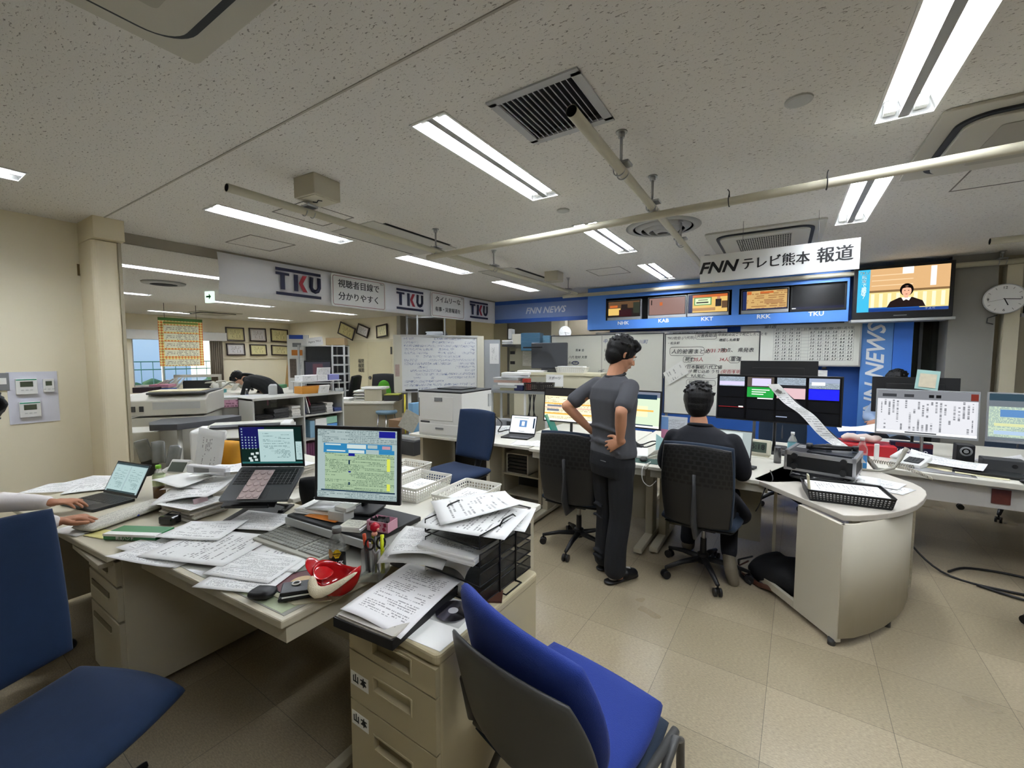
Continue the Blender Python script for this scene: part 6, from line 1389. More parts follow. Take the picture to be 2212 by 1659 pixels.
MB().box(-.4,-.05,.0,.4,.3,.9).build('cabinet',mat('grey_panel','a9a89f',.5),t,bevel=.01);MB().box(-.4,-.07,.98,.4,.25,1.0).build('shelf',lgrey,t);MB().box(.3,-.05,.9,.4,.3,1.14).build('end_panel',lgrey,t,bevel=.02)
b=MB();b.quad((-.4,-.075,.87),(.3,-.075,.87),(.3,-.075,.97),(-.4,-.075,.97));b.build('pink_notice',paper_mat('pink_notice_print','d8a6bc','5a2438',rows=3,fill=.95,margin=.04,seed=5,word=14),t)
t=thing('vending_box','Cream tall box with grey panel standing behind the pillar','cabinet',(-5.55,1.72,0),50)
MB().box(-.3,-.2,0,.12,.2,.78).build('cabinet',cw,t,bevel=.01);MB().box(-.05,-.206,.2,.1,-.2,.6).build('grey_door',dgrey,t)
for k,(px,py)in enumerate(((318,985),(345,990),(372,1000))):
 p=PD(px,py,4.2-.1*k);b=MB();cushion(b,lambda x,y:V((x*.06,.02*math.sin(3*x+k),y*.11)),.02,8,8,.2);o=b.build('plastic_bag',mat('clear_sleeve','8a8c89',.15,var=.3,vscale=9),weld=True);o.location=(p.x,p.y,p.z-.05);o.rotation_euler=(0,R(14*(k-1)),R(40));tag(o,'Clear plastic wallet hanging under the charcoal table, %s'%('left','middle','right')[k],'plastic wallet')
 # low white bookshelf
sx0=-5.55;yA,yB=PX(545,862,sx0).y,PX(742,852,sx0).y;zt=1.0
t=thing('bookshelf','Low grey open bookshelf with magazines between plotter and desk','bookshelf',(sx0,(yA+yB)/2,0),90)
L=yB-yA;gshelf=mat('pale_grey_shelf','b9b9b1',.5);ym_=PX(655,860,sx0).y-(yA+yB)/2
for x in(-L/2,ym_,L/2-.02):MB().box(x,0,0,x+.02,.36,zt).build('side_panel',gshelf,t)
MB().box(-L/2,-.01,zt-.02,L/2,.38,zt+.01).build('top_board',gshelf,t)
for z in(.04,.38,.72):MB().box(-L/2+.02,.01,z-.02,L/2-.02,.35,z).build('shelf_board',gshelf,t)
MB().box(-L/2,.345,0,L/2,.36,zt).build('back_panel',mat('shelf_back','8f908a',.6),t)
rdn=random.Random(5)
def shelfbox(u,z,w_,h_,mm,label,name='magazine_stack',cat='magazines',top=None):
 c=_wm(t)@V((u,.15,z));stack(name,label,cat,tuple(c),(w_,.24),90,top or mm,mm,h_,10,.008,seed=int(abs(u)*1000)+int(z*100))
dkm=mat('dark_magazines','3a3a3a',.5,var=.5,vscale=40);lm_=mat('light_magazines','c2c0b8',.6,var=.3,vscale=40)
for k,(u,z,w_,h_,mm,lb)in enumerate(((-L/2+.16,.722,.2,.05,dkm,'Low dark magazine pile at the shelf left end'),(-L/2+.38,.722,.2,.12,dkm,'Dark magazine pile in the left compartment middle'),(ym_-.09,.722,.12,.14,lm_,'White-edged booklet pile beside the shelf divider'),(ym_+.24,.722,.22,.13,dkm,'Dark magazine pile in the right compartment'),(ym_+.42,.722,.1,.14,lm_,'White-edged booklet pile in the right compartment'),(L/2-.08,.722,.12,.05,mat('blue_magazine','3a4a7a',.5),'Blue booklet pile at the shelf right end'))):shelfbox(u,z,w_,h_,mm,lb)
def solidbox(u,z,w_,h_,mm,label,name='storage_box',cat='box',d=.2):c=_wm(t)@V((u,.16,z+h_/2));tag(MB().ob(tuple(c),(d,w_,h_)).build(name,mm,bevel=.004),label,cat)
solidbox(ym_+.16,.382,.07,.24,mat('pale_blue_file','7fa3b8',.5),'Pale blue binder on the middle shelf','binder','binder');solidbox(ym_+.3,.382,.18,.26,paperw,'White box file on the middle shelf','box_file');solidbox(ym_+.48,.382,.16,.16,mat('sky_blue_box','5b92cc',.5),'Sky blue plastic tub on the middle shelf','tub','tub')
solidbox(ym_+.47,.55,.18,.1,mat('mint_box','9cc8b0',.4),'Mint green tub stacked on the sky blue tub','tub','tub');solidbox(-L/2+.3,.382,.4,.06,dkm,'Dark open tray on the left middle shelf','tray','tray');solidbox(-.06+ym_-.1,.382,.16,.26,paperw,'White document case on the left middle shelf','box_file')
for k in range(6):solidbox(ym_+.06+.035*k,.042,.03,.27,mat('plum_binder','6a3a58',.5),'Plum and white file on the bottom shelf, number %s from the divider'%('one','two','three','four','five','six')[k],'binder','binder')
for k in range(3):c=_wm(t)@V((ym_+.05+.04*k,.15,.86));tag(MB().ob(tuple(c),(.2,.012,.25),(8+5*k,0,0)).build('notebook',(navy,paperw,mat('maroon_book','7c2638',.5))[k]),('Navy','White','Maroon')[k]+' booklet leaning beside the shelf divider','booklet')
# on top of the bookshelf
def ontop(px,py,w_,d_,h_,mm,label,name='box',cat='box',z=1.012,rz=0,x=-5.72):
 y=PX(px,840,x).y;return tag(MB().ob((x,y,z+h_/2),(d_,w_,h_),(0,0,rz)).build(name,mm,bevel=.003),label,cat)
ontop(670,845,.36,.2,.1,mat('orange_box','c98a35',.6),'Orange-brown envelope box on the bookshelf','envelope_box');o=ontop(698,847,.16,.02,.12,PM[4],'White leaflet propped against the orange box','leaflet','leaflet',x=-5.58);o.rotation_euler=(0,R(20),0)
t=thing('wire_rack','White raised rack holding papers on the bookshelf','rack',(-5.8,PX(685,840,-5.8).y,1.012),90)
for x in(-.3,.3):
 for y in(-.1,.1):MB().cyl((x,y,0),(x,y,.16),.006,6).build('leg',white,t)
MB().box(-.32,-.13,.16,.32,.13,.172).build('shelf',white,t)
for k,(u,mm,w_,lb)in enumerate(((-.17,PM[4],.22,'White paper tray at the left of the raised rack'),(.03,PM[2],.16,'White paper tray in the middle of the raised rack'),(.22,mat('lilac_box','8f92cc',.5),.17,'Lilac card box at the right of the raised rack'))):
 c=_wm(t)@V((u,0,.172+.04));tag(MB().ob(tuple(c),(.2,w_,.08)).build('paper_tray',mm,bevel=.003),lb,'tray')
c=_wm(t)@V((.08,-.05,.3));tag(MB().ob(tuple(c),(.005,.22,.12),(0,10,0)).build('notice_card',PM[0]),'White printed notice standing on the raised rack','notice')
# tall panel and steel rack with television
p=PD(645,775,8.6);t=thing('notice_column','Tall white notice column with blue header beside the steel rack','notice board',(p.x,p.y,.6),45)
MB().box(-.2,-.02,.2,.2,.02,1.36).build('panel',white,t);MB().box(-.16,-.024,1.28,.1,-.02,1.36).build('blue_header',mat('header_blue','2b4fa8',.5),t);MB().box(-.1,-.026,1.12,.06,-.02,1.2).build('label_box',mgrey,t);MB().box(-.12,-.026,.95,.08,-.02,1.06).build('orange_notice',mat('orange_notice','d8873a',.6),t);MB().box(-.16,-.026,.5,-.04,-.02,.88).build('photo_notice',mat('brown_photo','6a5e54',.6,var=.5,vscale=30),t);MB().box(-.01,-.026,.45,.12,-.02,.9).build('list_notice',PM[4],t)
p=PD(700,775,8.4);t=thing('steel_rack','Grey steel shelving rack holding a small television','rack',(p.x,p.y,0),40)
for x in(-.42,.2,.42):
 for y in(-.15,.2):MB().box(x-.015,y-.015,0,x+.015,y+.015,1.75).build('post',lgrey,t)
for z in(.5,.85,1.02,1.74):MB().box(-.43,-.17,z-.015,.43,.22,z).build('shelf',lgrey,t)
for z in(1.2,1.38,1.56):MB().box(.2,-.17,z-.03,.43,.2,z).build('shelf',lgrey,t)
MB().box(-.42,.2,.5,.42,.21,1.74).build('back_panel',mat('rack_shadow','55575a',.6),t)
c=_wm(t)@V((-.1,-.02,1.03));t2=thing('television','Small dark television on the steel rack','television',c,40);MB().box(-.26,-.05,0,.26,.08,.42).build('casing',mat('dark_plastic_tv','232427',.4),t2,bevel=.01);b=MB();mats=[];draw(b,[(0,0,1,1,em('oldtv','3a3a44',.5)),(.3,.2,.7,.9,em('oldtv2','5a4048',.5))],-.23,.04,.46,.35,mats,y=-.052);b.build('screen',mats,t2)
for k,(u,z,w_,h_)in enumerate(((-.2,.85,.4,.08),(-.15,.5,.4,.2),(.3,.85,.15,.06))):c=_wm(t)@V((u,0,z+h_/2+.001));tag(MB().ob(tuple(c),(w_,.25,h_),(0,0,40)).build('video_recorder',dgrey if k<2 else lgrey,bevel=.004),('Dark video recorder under the small television','Dark equipment box on the rack lower shelf','Grey box on the rack right shelf')[k],'recorder')
c=_wm(t)@V((-.15,-.05,1.82));text_p=thing('name_sign','White tilted sign on the steel rack','sign',c,40);b=MB();b.ob((0,0,0),(.3,.01,.16),(0,-8,0));b.build('board',paperw,text_p);text('Agoro TKU'.replace('Agoro','Ageru'),.05,ink,text_p,(0,-.007,0),rot=(90,-8,0));text_p['label']='White tilted handwritten sign standing on the steel rack'
c=_wm(t)@V((.25,0,1.82));tag(MB().ob(tuple(c),(.35,.25,.14),(0,0,40)).build('carton',mat('cardboard','9c8560',.7),bevel=.004),'Cardboard carton on top of the steel rack','carton')
p=PD(735,850,8.3);office_chair('Dark office chair behind the steel rack, mostly hidden',(p.x,p.y),120,black,'plain',zs=.5,bh=.6)
# middle desk, green chair, stool
p=PD(800,900,7.6);t=thing('office_desk','Beige steel desk with letter trays before the cream doors','desk',(p.x,p.y,0),35)
MB().box(-.5,-.35,.72,.5,.35,.75).build('desktop',offw,t,bevel=.004);MB().box(-.48,-.33,.02,.48,-.31,.72).build('front_panel',mat('modesty_beige','a39d8a',.5),t);MB().box(.46,-.33,0,.49,.33,.72).build('side_panel',beige,t);MB().box(-.49,-.33,0,-.46,.33,.72).build('side_panel',beige,t)
DT=t
c=_wm(DT)@V((-.05,0,.752));t=thing('letter_tray','Beige letter tray stack full of papers on the beige desk','letter tray',c,35)
MB().box(.0,-.15,0,.3,.16,.2).build('cabinet',beige,t)
for k in range(4):MB().box(-.2,-.15,.05*k,0,.15,.05*k+.008).build('tray',beige,t);MB().box(-.19,-.14,.05*k+.009,-.01,.14,.05*k+.03).build('papers',paperw,t)
c=_wm(DT)@V((.1,0,.955));stack('paper_stack','Newspapers piled on the beige letter tray','papers',c,(.42,.28),35,newsm,paperw,.04,8,.01,seed=8)
c=_wm(DT)@V((.38,0,.752));t=thing('letter_tray','Yellow-topped black tray beside the beige letter tray','letter tray',c,35)
MB().box(-.1,-.14,.1,.16,.14,.112).build('yellow_tray',mat('yellow_tray','b9bd4a',.5),t);MB().box(-.1,-.14,0,.16,.14,.095).build('black_tray',dgrey,t)
c=_wm(DT)@V((-.4,-.05,.752));stack('paper_stack','White papers at the left end of the beige desk','papers',c,(.2,.28),30,paperw,paperw,.05,6,.008,seed=2)
p=PD(822,880,8.2);gc=office_chair('Black and green office chair behind the beige desk',(p.x,p.y),215,mat('black_mesh','17181a',.7),'plain',zs=.5,bh=.62,sw=.26,arms=True)
b=MB();cushion(b,lambda x,y:V((x*(.15-.05*y),-.235-.03*(y+1),.84+y*.22)),.06,10,10,.7);b.build('green_pad',mat('green_fabric','4f9a22',.8),gc,weld=True)
p=PD(835,888,7.3);t=thing('stool','Round blue-grey stool with chrome legs','stool',(p.x,p.y,0))
MB().lathe((0,0,0),[(.16,.55),(.18,.57),(.18,.60),(.15,.615)],24).build('seat',mat('blue_grey_vinyl','6a8699',.4),t)
for k in range(4):a=R(45+90*k);MB().cyl((.13*math.cos(a),.13*math.sin(a),.56),(.19*math.cos(a),.19*math.sin(a),0),.01,8).build('leg',chrome,t,smooth=True)
# mobile whiteboard behind the printer, facing the camera
A_=PD(868,790,7.1);B_2=PD(1030,790,7.5);rzb=math.degrees(math.atan2(B_2 .y-A_.y,B_2 .x-A_.x));L=(B_2-A_).length
t=thing('mobile_whiteboard','Electronic mobile whiteboard with faint blue notes behind the printer','whiteboard',((A_.x+B_2 .x)/2,(A_.y+B_2 .y)/2,0),rzb)
z0,z1=.96,1.86
b=MB();b.quad((-L/2,-.012,z0),(L/2,-.012,z0),(L/2,-.012,z1),(-L/2,-.012,z1));b.build('surface',scribble_mat('board_blue_notes','d3d5d4','3a4c8a',rows=15,sx=4,seed=12,dens=.53,thick=.042),t)
cfm=mat('board_frame_cream','c2bfae',.5);MB().box(-L/2-.01,-.01,z0,L/2+.01,.04,z1).build('backing',cfm,t)
for x0,x1 in((-L/2-.13,-L/2),(L/2,L/2+.12)):MB().box(x0,-.03,z0-.03,x1,.05,z1+.03).build('side_housing',cfm,t,bevel=.004)
MB().box(-L/2-.02,-.03,z1,L/2+.02,.05,z1+.035).build('top_rail',lgrey,t);MB().box(-L/2,-.06,z0-.03,L/2,.04,z0).build('pen_tray',lgrey,t);MB().box(-L/2+.05,-.075,z0-.005,-L/2+.25,-.03,z0+.025).build('eraser',dgrey,t,bevel=.004)
MB().box(-L/2-.11,-.034,1.2,-L/2-.04,-.03,1.4).build('button_panel',mat('panel_print','a58f86',.5,var=.4,vscale=60),t)
for x in(-L/2+.12,L/2-.1):
 MB().box(x-.025,0,.06,x+.025,.05,z0).build('post',white,t);MB().box(x-.025,-.38,.05,x+.025,.38,.1).build('foot',white,t,bevel=.01)
 for y in(-.34,.34):MB().cyl((x-.015,y,.028),(x+.015,y,.028),.028,14).build('caster',black,t)
 # things around its feet
p=PD(885,910,6.6);o=MB().ob((p.x,p.y,p.z),(.26,.01,.3),(0,28,30)).build('hanging_notice',mat('grey_leaflet','a9a89c',.6,var=.3,vscale=30));tag(o,'Grey leaflet hanging tilted under the electronic whiteboard','notice')
p=PD(875,890,6.9);tag(MB().cyl((p.x,p.y,.02),(p.x,p.y,.92),.014,8).build('yellow_pole',mat('yellow_pole','cfc02e',.4)),'Yellow pole standing behind the electronic whiteboard','pole')
for k,(px,py,w_,d_,h_,z,mm,lb)in enumerate(((893,935,.42,.4,.22,0,dgrey,'Dark plastic crate on the floor behind the printer'),(893,905,.36,.32,.06,.221,lgrey,'Grey lid on the dark floor crate'),(868,925,.3,.3,.5,0,mat('brown_carton','8b6f52',.7),'Brown carton behind the electronic whiteboard'),(902,898,.1,.3,.8,0,mat('light_blue_carton','7aa7c8',.6),'Light blue tall carton beside the printer'))):
 p=PD(px,py,6.8+.25*(k==2));tag(MB().box(p.x-w_/2,p.y-d_/2,z,p.x+w_/2,p.y+d_/2,z+h_).build('crate' if k<1 else 'carton',mm,bevel=.006),lb,'crate' if k<1 else 'box')
 # shelving seen above that whiteboard
p=PD(920,715,9.4);t=thing('steel_rack','Grey metal rack with papers seen above the electronic whiteboard','rack',(p.x,p.y,0),20)
for x in(-.45,-.2,.45):MB().box(x-.015,-.02,0,x+.015,.01,2.45).build('post',mgrey,t)
for z in(1.2,2.0,2.4):MB().box(-.46,-.02,z-.015,.46,.35,z).build('shelf',mgrey,t)
c=_wm(t)@V((.2,.15,2.001));stack('paper_stack','Rolled papers lying on the metal rack','papers',c,(.4,.25),25,newsm,mgrey,.08,6,.03,seed=3)
# ----------------------------------------------------------
p=PD(1105,760,7.4);t=thing('leaflet_stand','Grey panel stand with pinned sheet right of the electronic whiteboard','notice board',PD(1063,785,7.6).to_tuple()[:2]+(0,),18)
MB().box(-.15,-.01,.9,.15,.01,1.83).build('panel',mat('panel_grey','a2a6aa',.5),t);b=MB();b.quad((-.04,-.014,1.4),(.13,-.014,1.4),(.13,-.014,1.76),(-.04,-.014,1.76));b.build('pinned_sheet',PM[4],t);MB().box(-.02,-.01,0,.02,.01,.9).build('post',white,t);MB().box(-.18,-.2,0,.18,.2,.03).build('foot',white,t)
def cab(label,px0,px1,ptop,pbot_z,d,rz,mm,depth=.4,name='cabinet',cat='cabinet'):
 a,c=PD(px0,ptop,d),PD(px1,ptop,d);w_=(px1-px0)*d/F/max(.3,math.cos(R(rz)-YAW));m_=(a+c)/2
 t=thing(name,label,cat,(m_.x,m_.y,pbot_z),rz);MB().box(-w_/2,0,0,w_/2,depth,m_.z-pbot_z).build('body',mm,t,bevel=.006);return t,m_,w_
CW=cw
t,m_,w_=cab('Beige cabinet with newspaper clipping behind the book pile',1100,1200,752,0,8.4,15,mat('khaki_cabinet','8d8a76',.5));zc=m_.z
b=MB();b.quad((-.2,-.004,zc-.35),(.12,-.004,zc-.35),(.12,-.004,zc-.06),(-.2,-.004,zc-.06));b.build('clipping',newsm,t)
for k in range(3):MB().box(-w_/2+.02,-.003,zc-.12-.2*k,-w_/2+.12,.0,zc-.06-.2*k).build('dark_gap',black,t)
def onc(px,py,d,size,mm,label,name='box',cat='box',rz=15):p=PD(px,py,d);return tag(MB().ob(tuple(p),size,(0,0,rz)).build(name,mm,bevel=.004),label,cat)
bb=mat('steel_blue_box','3a6078',.5);lb2=mat('light_blue_box','6f9db6',.5)
for k in range(4):onc(1150,753-9.5*k,8.3,(.38,.3,.085),bb,'Steel blue storage box, %s of the four stacked on the khaki cabinet'%('lowest','second from bottom','third from bottom','topmost')[k],'storage_box')
for k in range(3):onc(1180,749-9.5*k,8.45,(.22,.3,.085),lb2,'Light blue box, %s of the three beside the steel blue boxes'%('lowest','middle','topmost')[k],'storage_box')
onc(1120,733,8.4,(.22,.2,.2),mat('white_bag','c8c4b4',.6,bump=1,bscale=20),'White crumpled plastic bag on the khaki cabinet','plastic_bag','bag');
for k in range(3):onc(1099,737+5*k,8.4,(.2,.26,.035),(paperw,lgrey,dgrey)[k],('White','Grey','Dark')[k]+' tray in the pile on the cabinet left end','paper_tray','tray')
onc(1105,722,8.4,(.07,.22,.2),lgrey,'Upright bundle of white files on the cabinet left end','file_bundle','files');onc(1190,758,8.2,(.3,.1,.12),mat('pale_beige_box','b7b09c',.5),'Pale beige device behind the monitor back','device','device')
# white counter
t,m_,w_=cab('Cream counter cabinet carrying a monitor and white basket',1110,1290,806,0,5.85,6,mat('cream_counter','c6c1a8',.5),.4);zc=m_.z;MB().box(-w_/2-.01,-.02,zc-.03,w_/2,.41,zc+.004).build('counter_top',mat('cream_counter_top','d0cbae',.45),t);MB().box(.1,-.004,zc-.25,.11,0,zc-.12).build('slot',dgrey,t)
MB().box(-.42,-.006,.1,-.1,-.001,zc-.06).build('panel',mat('grey_green_panel','a5a391',.5),t);CT=t
c=_wm(CT)@V((-.18,.2,zc+.005));t=thing('computer_monitor','Back of a grey monitor standing on the cream counter','monitor',c,10)
MB().box(-.27,0,.05,.27,.05,.42).build('casing',mat('monitor_back_grey','46484c',.45),t,bevel=.012);MB().box(-.14,-.02,.05,.12,.0,.14).build('port_panel',black,t);MB().lathe((0,0,0),[(.028,0),(.026,.004)],16).build('badge',dgrey,t);t.children[-1].rotation_euler=(R(90),0,0);t.children[-1].location=(-.2,0,.36);MB().box(-.1,-.04,0,.1,.08,.05).build('stand',dgrey,t)
c=_wm(CT)@V((-.38,.12,zc+.005));stack('paper_stack','Flat cream board and papers on the cream counter left end','papers',c,(.4,.22),6,PM[4],paperw,.025,4,.01,seed=4)
c=_wm(CT)@V((.2,.12,zc+.005));basket('perforated_basket','White basket of papers on the cream counter beside the standing man','basket',c,6,(.42,.22),.075,wb_,14,3);stack('paper_stack','Papers heaped in the counter basket','papers',c+V((0,0,.01)),(.36,.18),6,PM[4],paperw,.08,6,.01,seed=61)
pp=_wm(CT)@V((.25,.1,zc+.14));tag(MB().tube([pp+V((.05*math.cos(a),0,.022*math.sin(a)))for a in[R(24*k)for k in range(16)]],.006,6).build('scissors',navy,smooth=True),'Dark blue scissor handle loop sticking out of the counter basket','scissors')
p=PD(1198,822,5.79);t=thing('paper_sign','White handwritten paper sign reading スポーツ','sign',(p.x,p.y,p.z),6);MB().box(-.125,-.002,-.08,.125,0,.08).build('sheet',paperw,t);text('スポーツ',.045,mat('felt_pen','33363c',.6),t,(0,-.004,.03),shear=.1)
# book pile table
t=thing('wire_shelf_table','Grey high shelf table carrying the book pile behind the small laptop','table',(PD(1120,845,5.35).x,PD(1120,845,5.35).y,0),12);t.scale=(.85,.85,1)
zt=PD(1120,843,5.35).z;MB().box(-.42,-.15,zt-.03,.5,.3,zt).build('tabletop',mgrey,t)
for x in(-.38,.14,.46):MB().box(x-.015,-.12,0,x+.015,-.09,zt-.03).build('post',white if x>0 else lgrey,t)
for x in(-.38,.46):MB().box(x-.015,.25,0,x+.015,.28,zt-.03).build('post',lgrey,t)
MB().box(-.42,-.15,.5,.5,.3,.52).build('shelf',mgrey,t);ST=t
for k in range(7):
 c=_wm(ST)@V((-.12+(.05,-.05,.02,-.04,-.05,.06,.07)[k],.05,zt+.001+.032*k));mm=(mat('olive_book','8a8668',.6),lgrey,paperw,mat('pinkish_book','b59a8c',.6),lgrey,mat('pale_book','cfd0d2',.5),paperw)[k]
 tag(MB().box(-.17,-.12,0,.17,.12,.03).build('book',mm,bevel=.002),'Thick book in the pile behind the small laptop, %s'%('at the very bottom','second from bottom','third from bottom','in the middle','third from top','second from top','topmost')[k],'book');o=bpy.context.scene.collection.objects[-1]if False else None
for o in[q for q in bpy.data.objects if q.name.split('.')[0]=='book' and q.parent is None]:
 k=('at the very bottom','second from bottom','third from bottom','in the middle','third from top','second from top','topmost').index(o['label'].split(', ')[1]);c=_wm(ST)@V((-.12+(.05,-.05,.02,-.04,-.05,.06,.07)[k],.05,zt+.001+.032*k));o.location=c;o.rotation_euler=(0,0,R(12+(8,-6,4,0,-5,14,10)[k]))
c=_wm(ST)@V((.14,.0,zt+.001));tag(MB().box(c.x-.05,c.y-.04,zt,c.x+.03,c.y+.04,zt+.15).build('snack_box',mat('red_patterned_box','a83a2e',.5,var=.6,vscale=40),bevel=.003),'Red patterned box beside the book pile','box');c=_wm(ST)@V((.04,-.08,zt+.001));tag(MB().box(c.x-.06,c.y-.03,zt,c.x+.06,c.y+.03,zt+.07).build('navy_pouch',navy,bevel=.01),'Navy pouch in front of the red patterned box','pouch')
for k,(u,rz)in enumerate(((.24,12),(.42,16))):c=_wm(ST)@V((u,-.02,zt+.002));basket('perforated_basket',('Brown-black mesh basket beside the red patterned box','Dark basket under the スポーツ sign')[k],'basket',c,rz,(.2,.16),.1,mat('dark_brown_basket','2a2422',.5),8,4)
# small grey printer under the shelf, cables
c=_wm(ST)@V((-.15,.02,.521));t=thing('inkjet_printer','Light grey printer on the shelf behind the white laser printer','printer',c,12);MB().box(-.2,-.16,0,.22,.18,.2).build('body',lgrey,t,bevel=.02);MB().box(-.1,-.2,.08,.2,-.14,.24).build('front_unit',mat('mid_light_grey','9a9c9e',.45),t,bevel=.01);MB().box(-.05,-.205,.1,.18,-.2,.12).build('paper_slot',dgrey,t);MB().box(.04,-.204,.17,.1,-.2,.22).build('label',dgrey,t)
c=_wm(ST)@V((-.1,-.02,.05));tag(MB().box(c.x-.25,c.y-.15,0,c.x+.25,c.y+.15,.45).build('paper_box',mat('mid_light_grey','9a9c9e',.45),bevel=.01),'Grey machine standing on the floor under the high shelf table','machine')
for k in range(4):x=.2+.03*k;cable('Black cable hanging below the high shelf table, %s'%('leftmost','second','third','rightmost')[k],[_wm(ST)@V((x,-.1,zt-.04)),_wm(ST)@V((x+.02*(-1)**k,-.12,.9)),_wm(ST)@V((x-.05+.02*k,-.1,.75)),_wm(ST)@V((x-.1,-.1,.72))],.007)
# ----------------------------------------------------------
YF=6.95
t=thing('television_wall','Blue fascia box holding five televisions above white channel letters','display cabinet',(-1.1,YF,2.0))
bl=mat('fascia_blue','5690e6',.45)
def fx(px,py):return PY(px,py,YF).x
def fz(px,py):return PY(px,py,YF).z
X0,X1,Z0,Z1=-2.878,.683,2.0,2.69
o1=(fx(1309,660),fx(1581,640));o2=(fx(1597,640),fx(1830,630));oz0,oz1=fz(1309,689)+.0,fz(1309,637)+.0
oz0,oz1=2.135,2.50
b=MB();xs=[X0,o1[0],o1[1],o2[0],o2[1],X1];zs=[Z0,oz0,oz1,Z1]
ids=[[b._v((x,YF,z))for x in xs]for z in zs]
for j in range(3):
 for i in range(5):
  if j==1 and i in(1,3):continue
  b.face([ids[j][i],ids[j][i+1],ids[j+1][i+1],ids[j+1][i]])
b.build('front_panel',bl,t,w=True)
b=MB()
for a0,a1 in(o1,o2):
 b.quad((a0,YF,oz0),(a0,YF+.3,oz0),(a1,YF+.3,oz0),(a1,YF,oz0));b.quad((a0,YF,oz1),(a1,YF,oz1),(a1,YF+.3,oz1),(a0,YF+.3,oz1))
 b.quad((a0,YF,oz0),(a0,YF,oz1),(a0,YF+.3,oz1),(a0,YF+.3,oz0));b.quad((a1,YF,oz0),(a1,YF+.3,oz0),(a1,YF+.3,oz1),(a1,YF,oz1));b.quad((a0,YF+.3,oz0),(a0,YF+.3,oz1),(a1,YF+.3,oz1),(a1,YF+.3,oz0))
b.build('opening_lining',mat('lining_black','101014',.6),t,w=True)
MB().box(X0,YF,Z0-.012,X1,YF+.34,Z0).build('underside',bl,t,w=True);MB().box(X0,YF+.001,Z0,X0+.012,YF+.34,Z1).build('side_panel',bl,t,w=True);MB().box(X1-.012,YF+.001,Z0,X1,YF+.34,Z1).build('side_panel',bl,t,w=True)
MB().box(-2.86,YF+.03,Z0-.03,.65,YF+.06,Z0-.012).build('curtain_rail',dgrey,t,w=True)
for s,px,py in(('NHK',1346,698),('KAB',1433,693),('KKT',1527,689),('RKK',1649,684),('TKU',1763,678)):
 p=PY(px,py,YF-.003);text(s,.078,whitepaint,t,tuple(p),bold=.0022,w=True,sx=1.12)
def tv(label,px0,px1,zz0,zz1,rects,case,chin=.055,y=YF+.06):
 x0,x1=PY(px0,650,y).x,PY(px1,650,y).x
 t=thing('television',label,'television',((x0+x1)/2,y,zz0));w_=x1-x0;h_=zz1-zz0
 MB().box(-w_/2,0,0,w_/2,.07,h_).build('casing',case,t,bevel=.004)
 MB().box(-w_/2+.008,-.002,chin-.008,w_/2-.008,0,h_-.01).build('bezel',black,t)
 b=MB();mats=[];draw(b,rects,-w_/2+.022,chin,w_-.044,h_-chin-.025,mats,y=-.003);b.build('screen',mats,t)
 return t
cr=em('tv_cream','b58a5a',.6);cr2=em('tv_orange','c96a34',.6);dk=em('tv_dark','2b2320',.4);mau=em('tv_mauve','9a7a72',.55);yl2=em('tv_yellow','d8b465',.7);mp_=paper_mat('tv_map','c9a468','8a5a34',rows=9,fill=.8,margin=0,emit=.65,word=5,seed=4)
tv('First television from the left in the blue fascia, dark street scene',1312,1385,oz0+.005,oz1-.03,[(0,0,1,1,dk),(0,.55,1,1,em('tv_dim','6b5038',.5)),(0,.1,.4,.55,yl2),(.35,0,.75,.45,em('tv_maroon','40161e',.4)),(.42,.45,.62,.8,dk),(.8,.2,1,.9,em('tv_dim2','3f4438',.4)),(.05,.6,.3,.75,cr2)],silver)
tv('Second television from the left in the blue fascia, plain mauve picture with red stamp',1400,1483,oz0+.005,oz1-.02,[(0,0,1,1,mau),(.3,.55,.38,.75,cr2),(.05,.6,.08,.9,dk)],silver)
tv('Third television from the left in the blue fascia, presenter beside green caption board',1485,1575,oz0+.01,oz1-.015,[(0,0,1,1,yl2),(0,0,.1,1,em('tv_navybar','22305e',.5)),(.1,.85,1,1,cr2),(.14,.4,.6,.85,em('tv_greenboard','4f8a4a',.7)),(.17,.45,.57,.8,em('tv_palegreen','c9d8a8',.8)),(.25,.68,.5,.72,dk),(.2,.52,.52,.6,dk),(.7,.3,.85,.72,dk),(.74,.72,.82,.85,em('tv_skin','c08a6a',.6)),(.1,.08,.7,.25,cr),(.86,.2,1,.6,em('tv_dim','6b5038',.5))],silver)
tv('Fourth television from the left in the blue fascia, tan weather map',1601,1704,oz0+.01,oz1-.015,[(0,0,1,1,mp_),(0,0,.09,1,em('tv_navybar','22305e',.5)),(.1,.82,.2,.98,cr2),(.4,.85,.7,.95,cr2),(.5,.3,.9,.5,cr),(.1,0,1,.05,em('tv_navybar','22305e',.5))],silver)
tv('Fifth television from the left in the blue fascia, nearly dark picture',1707,1829,oz0+.01,oz1+.0,[(0,0,1,1,em('tv_blackish','0c0e12',.3)),(.35,.2,.8,.4,em('tv_shade','191012',.3)),(.48,.4,.66,.62,em('tv_shade','191012',.3)),(0,0,1,.1,em('tv_navyline','141a4a',.4)),(0,.02,.08,.06,ow)],black,chin=.03)
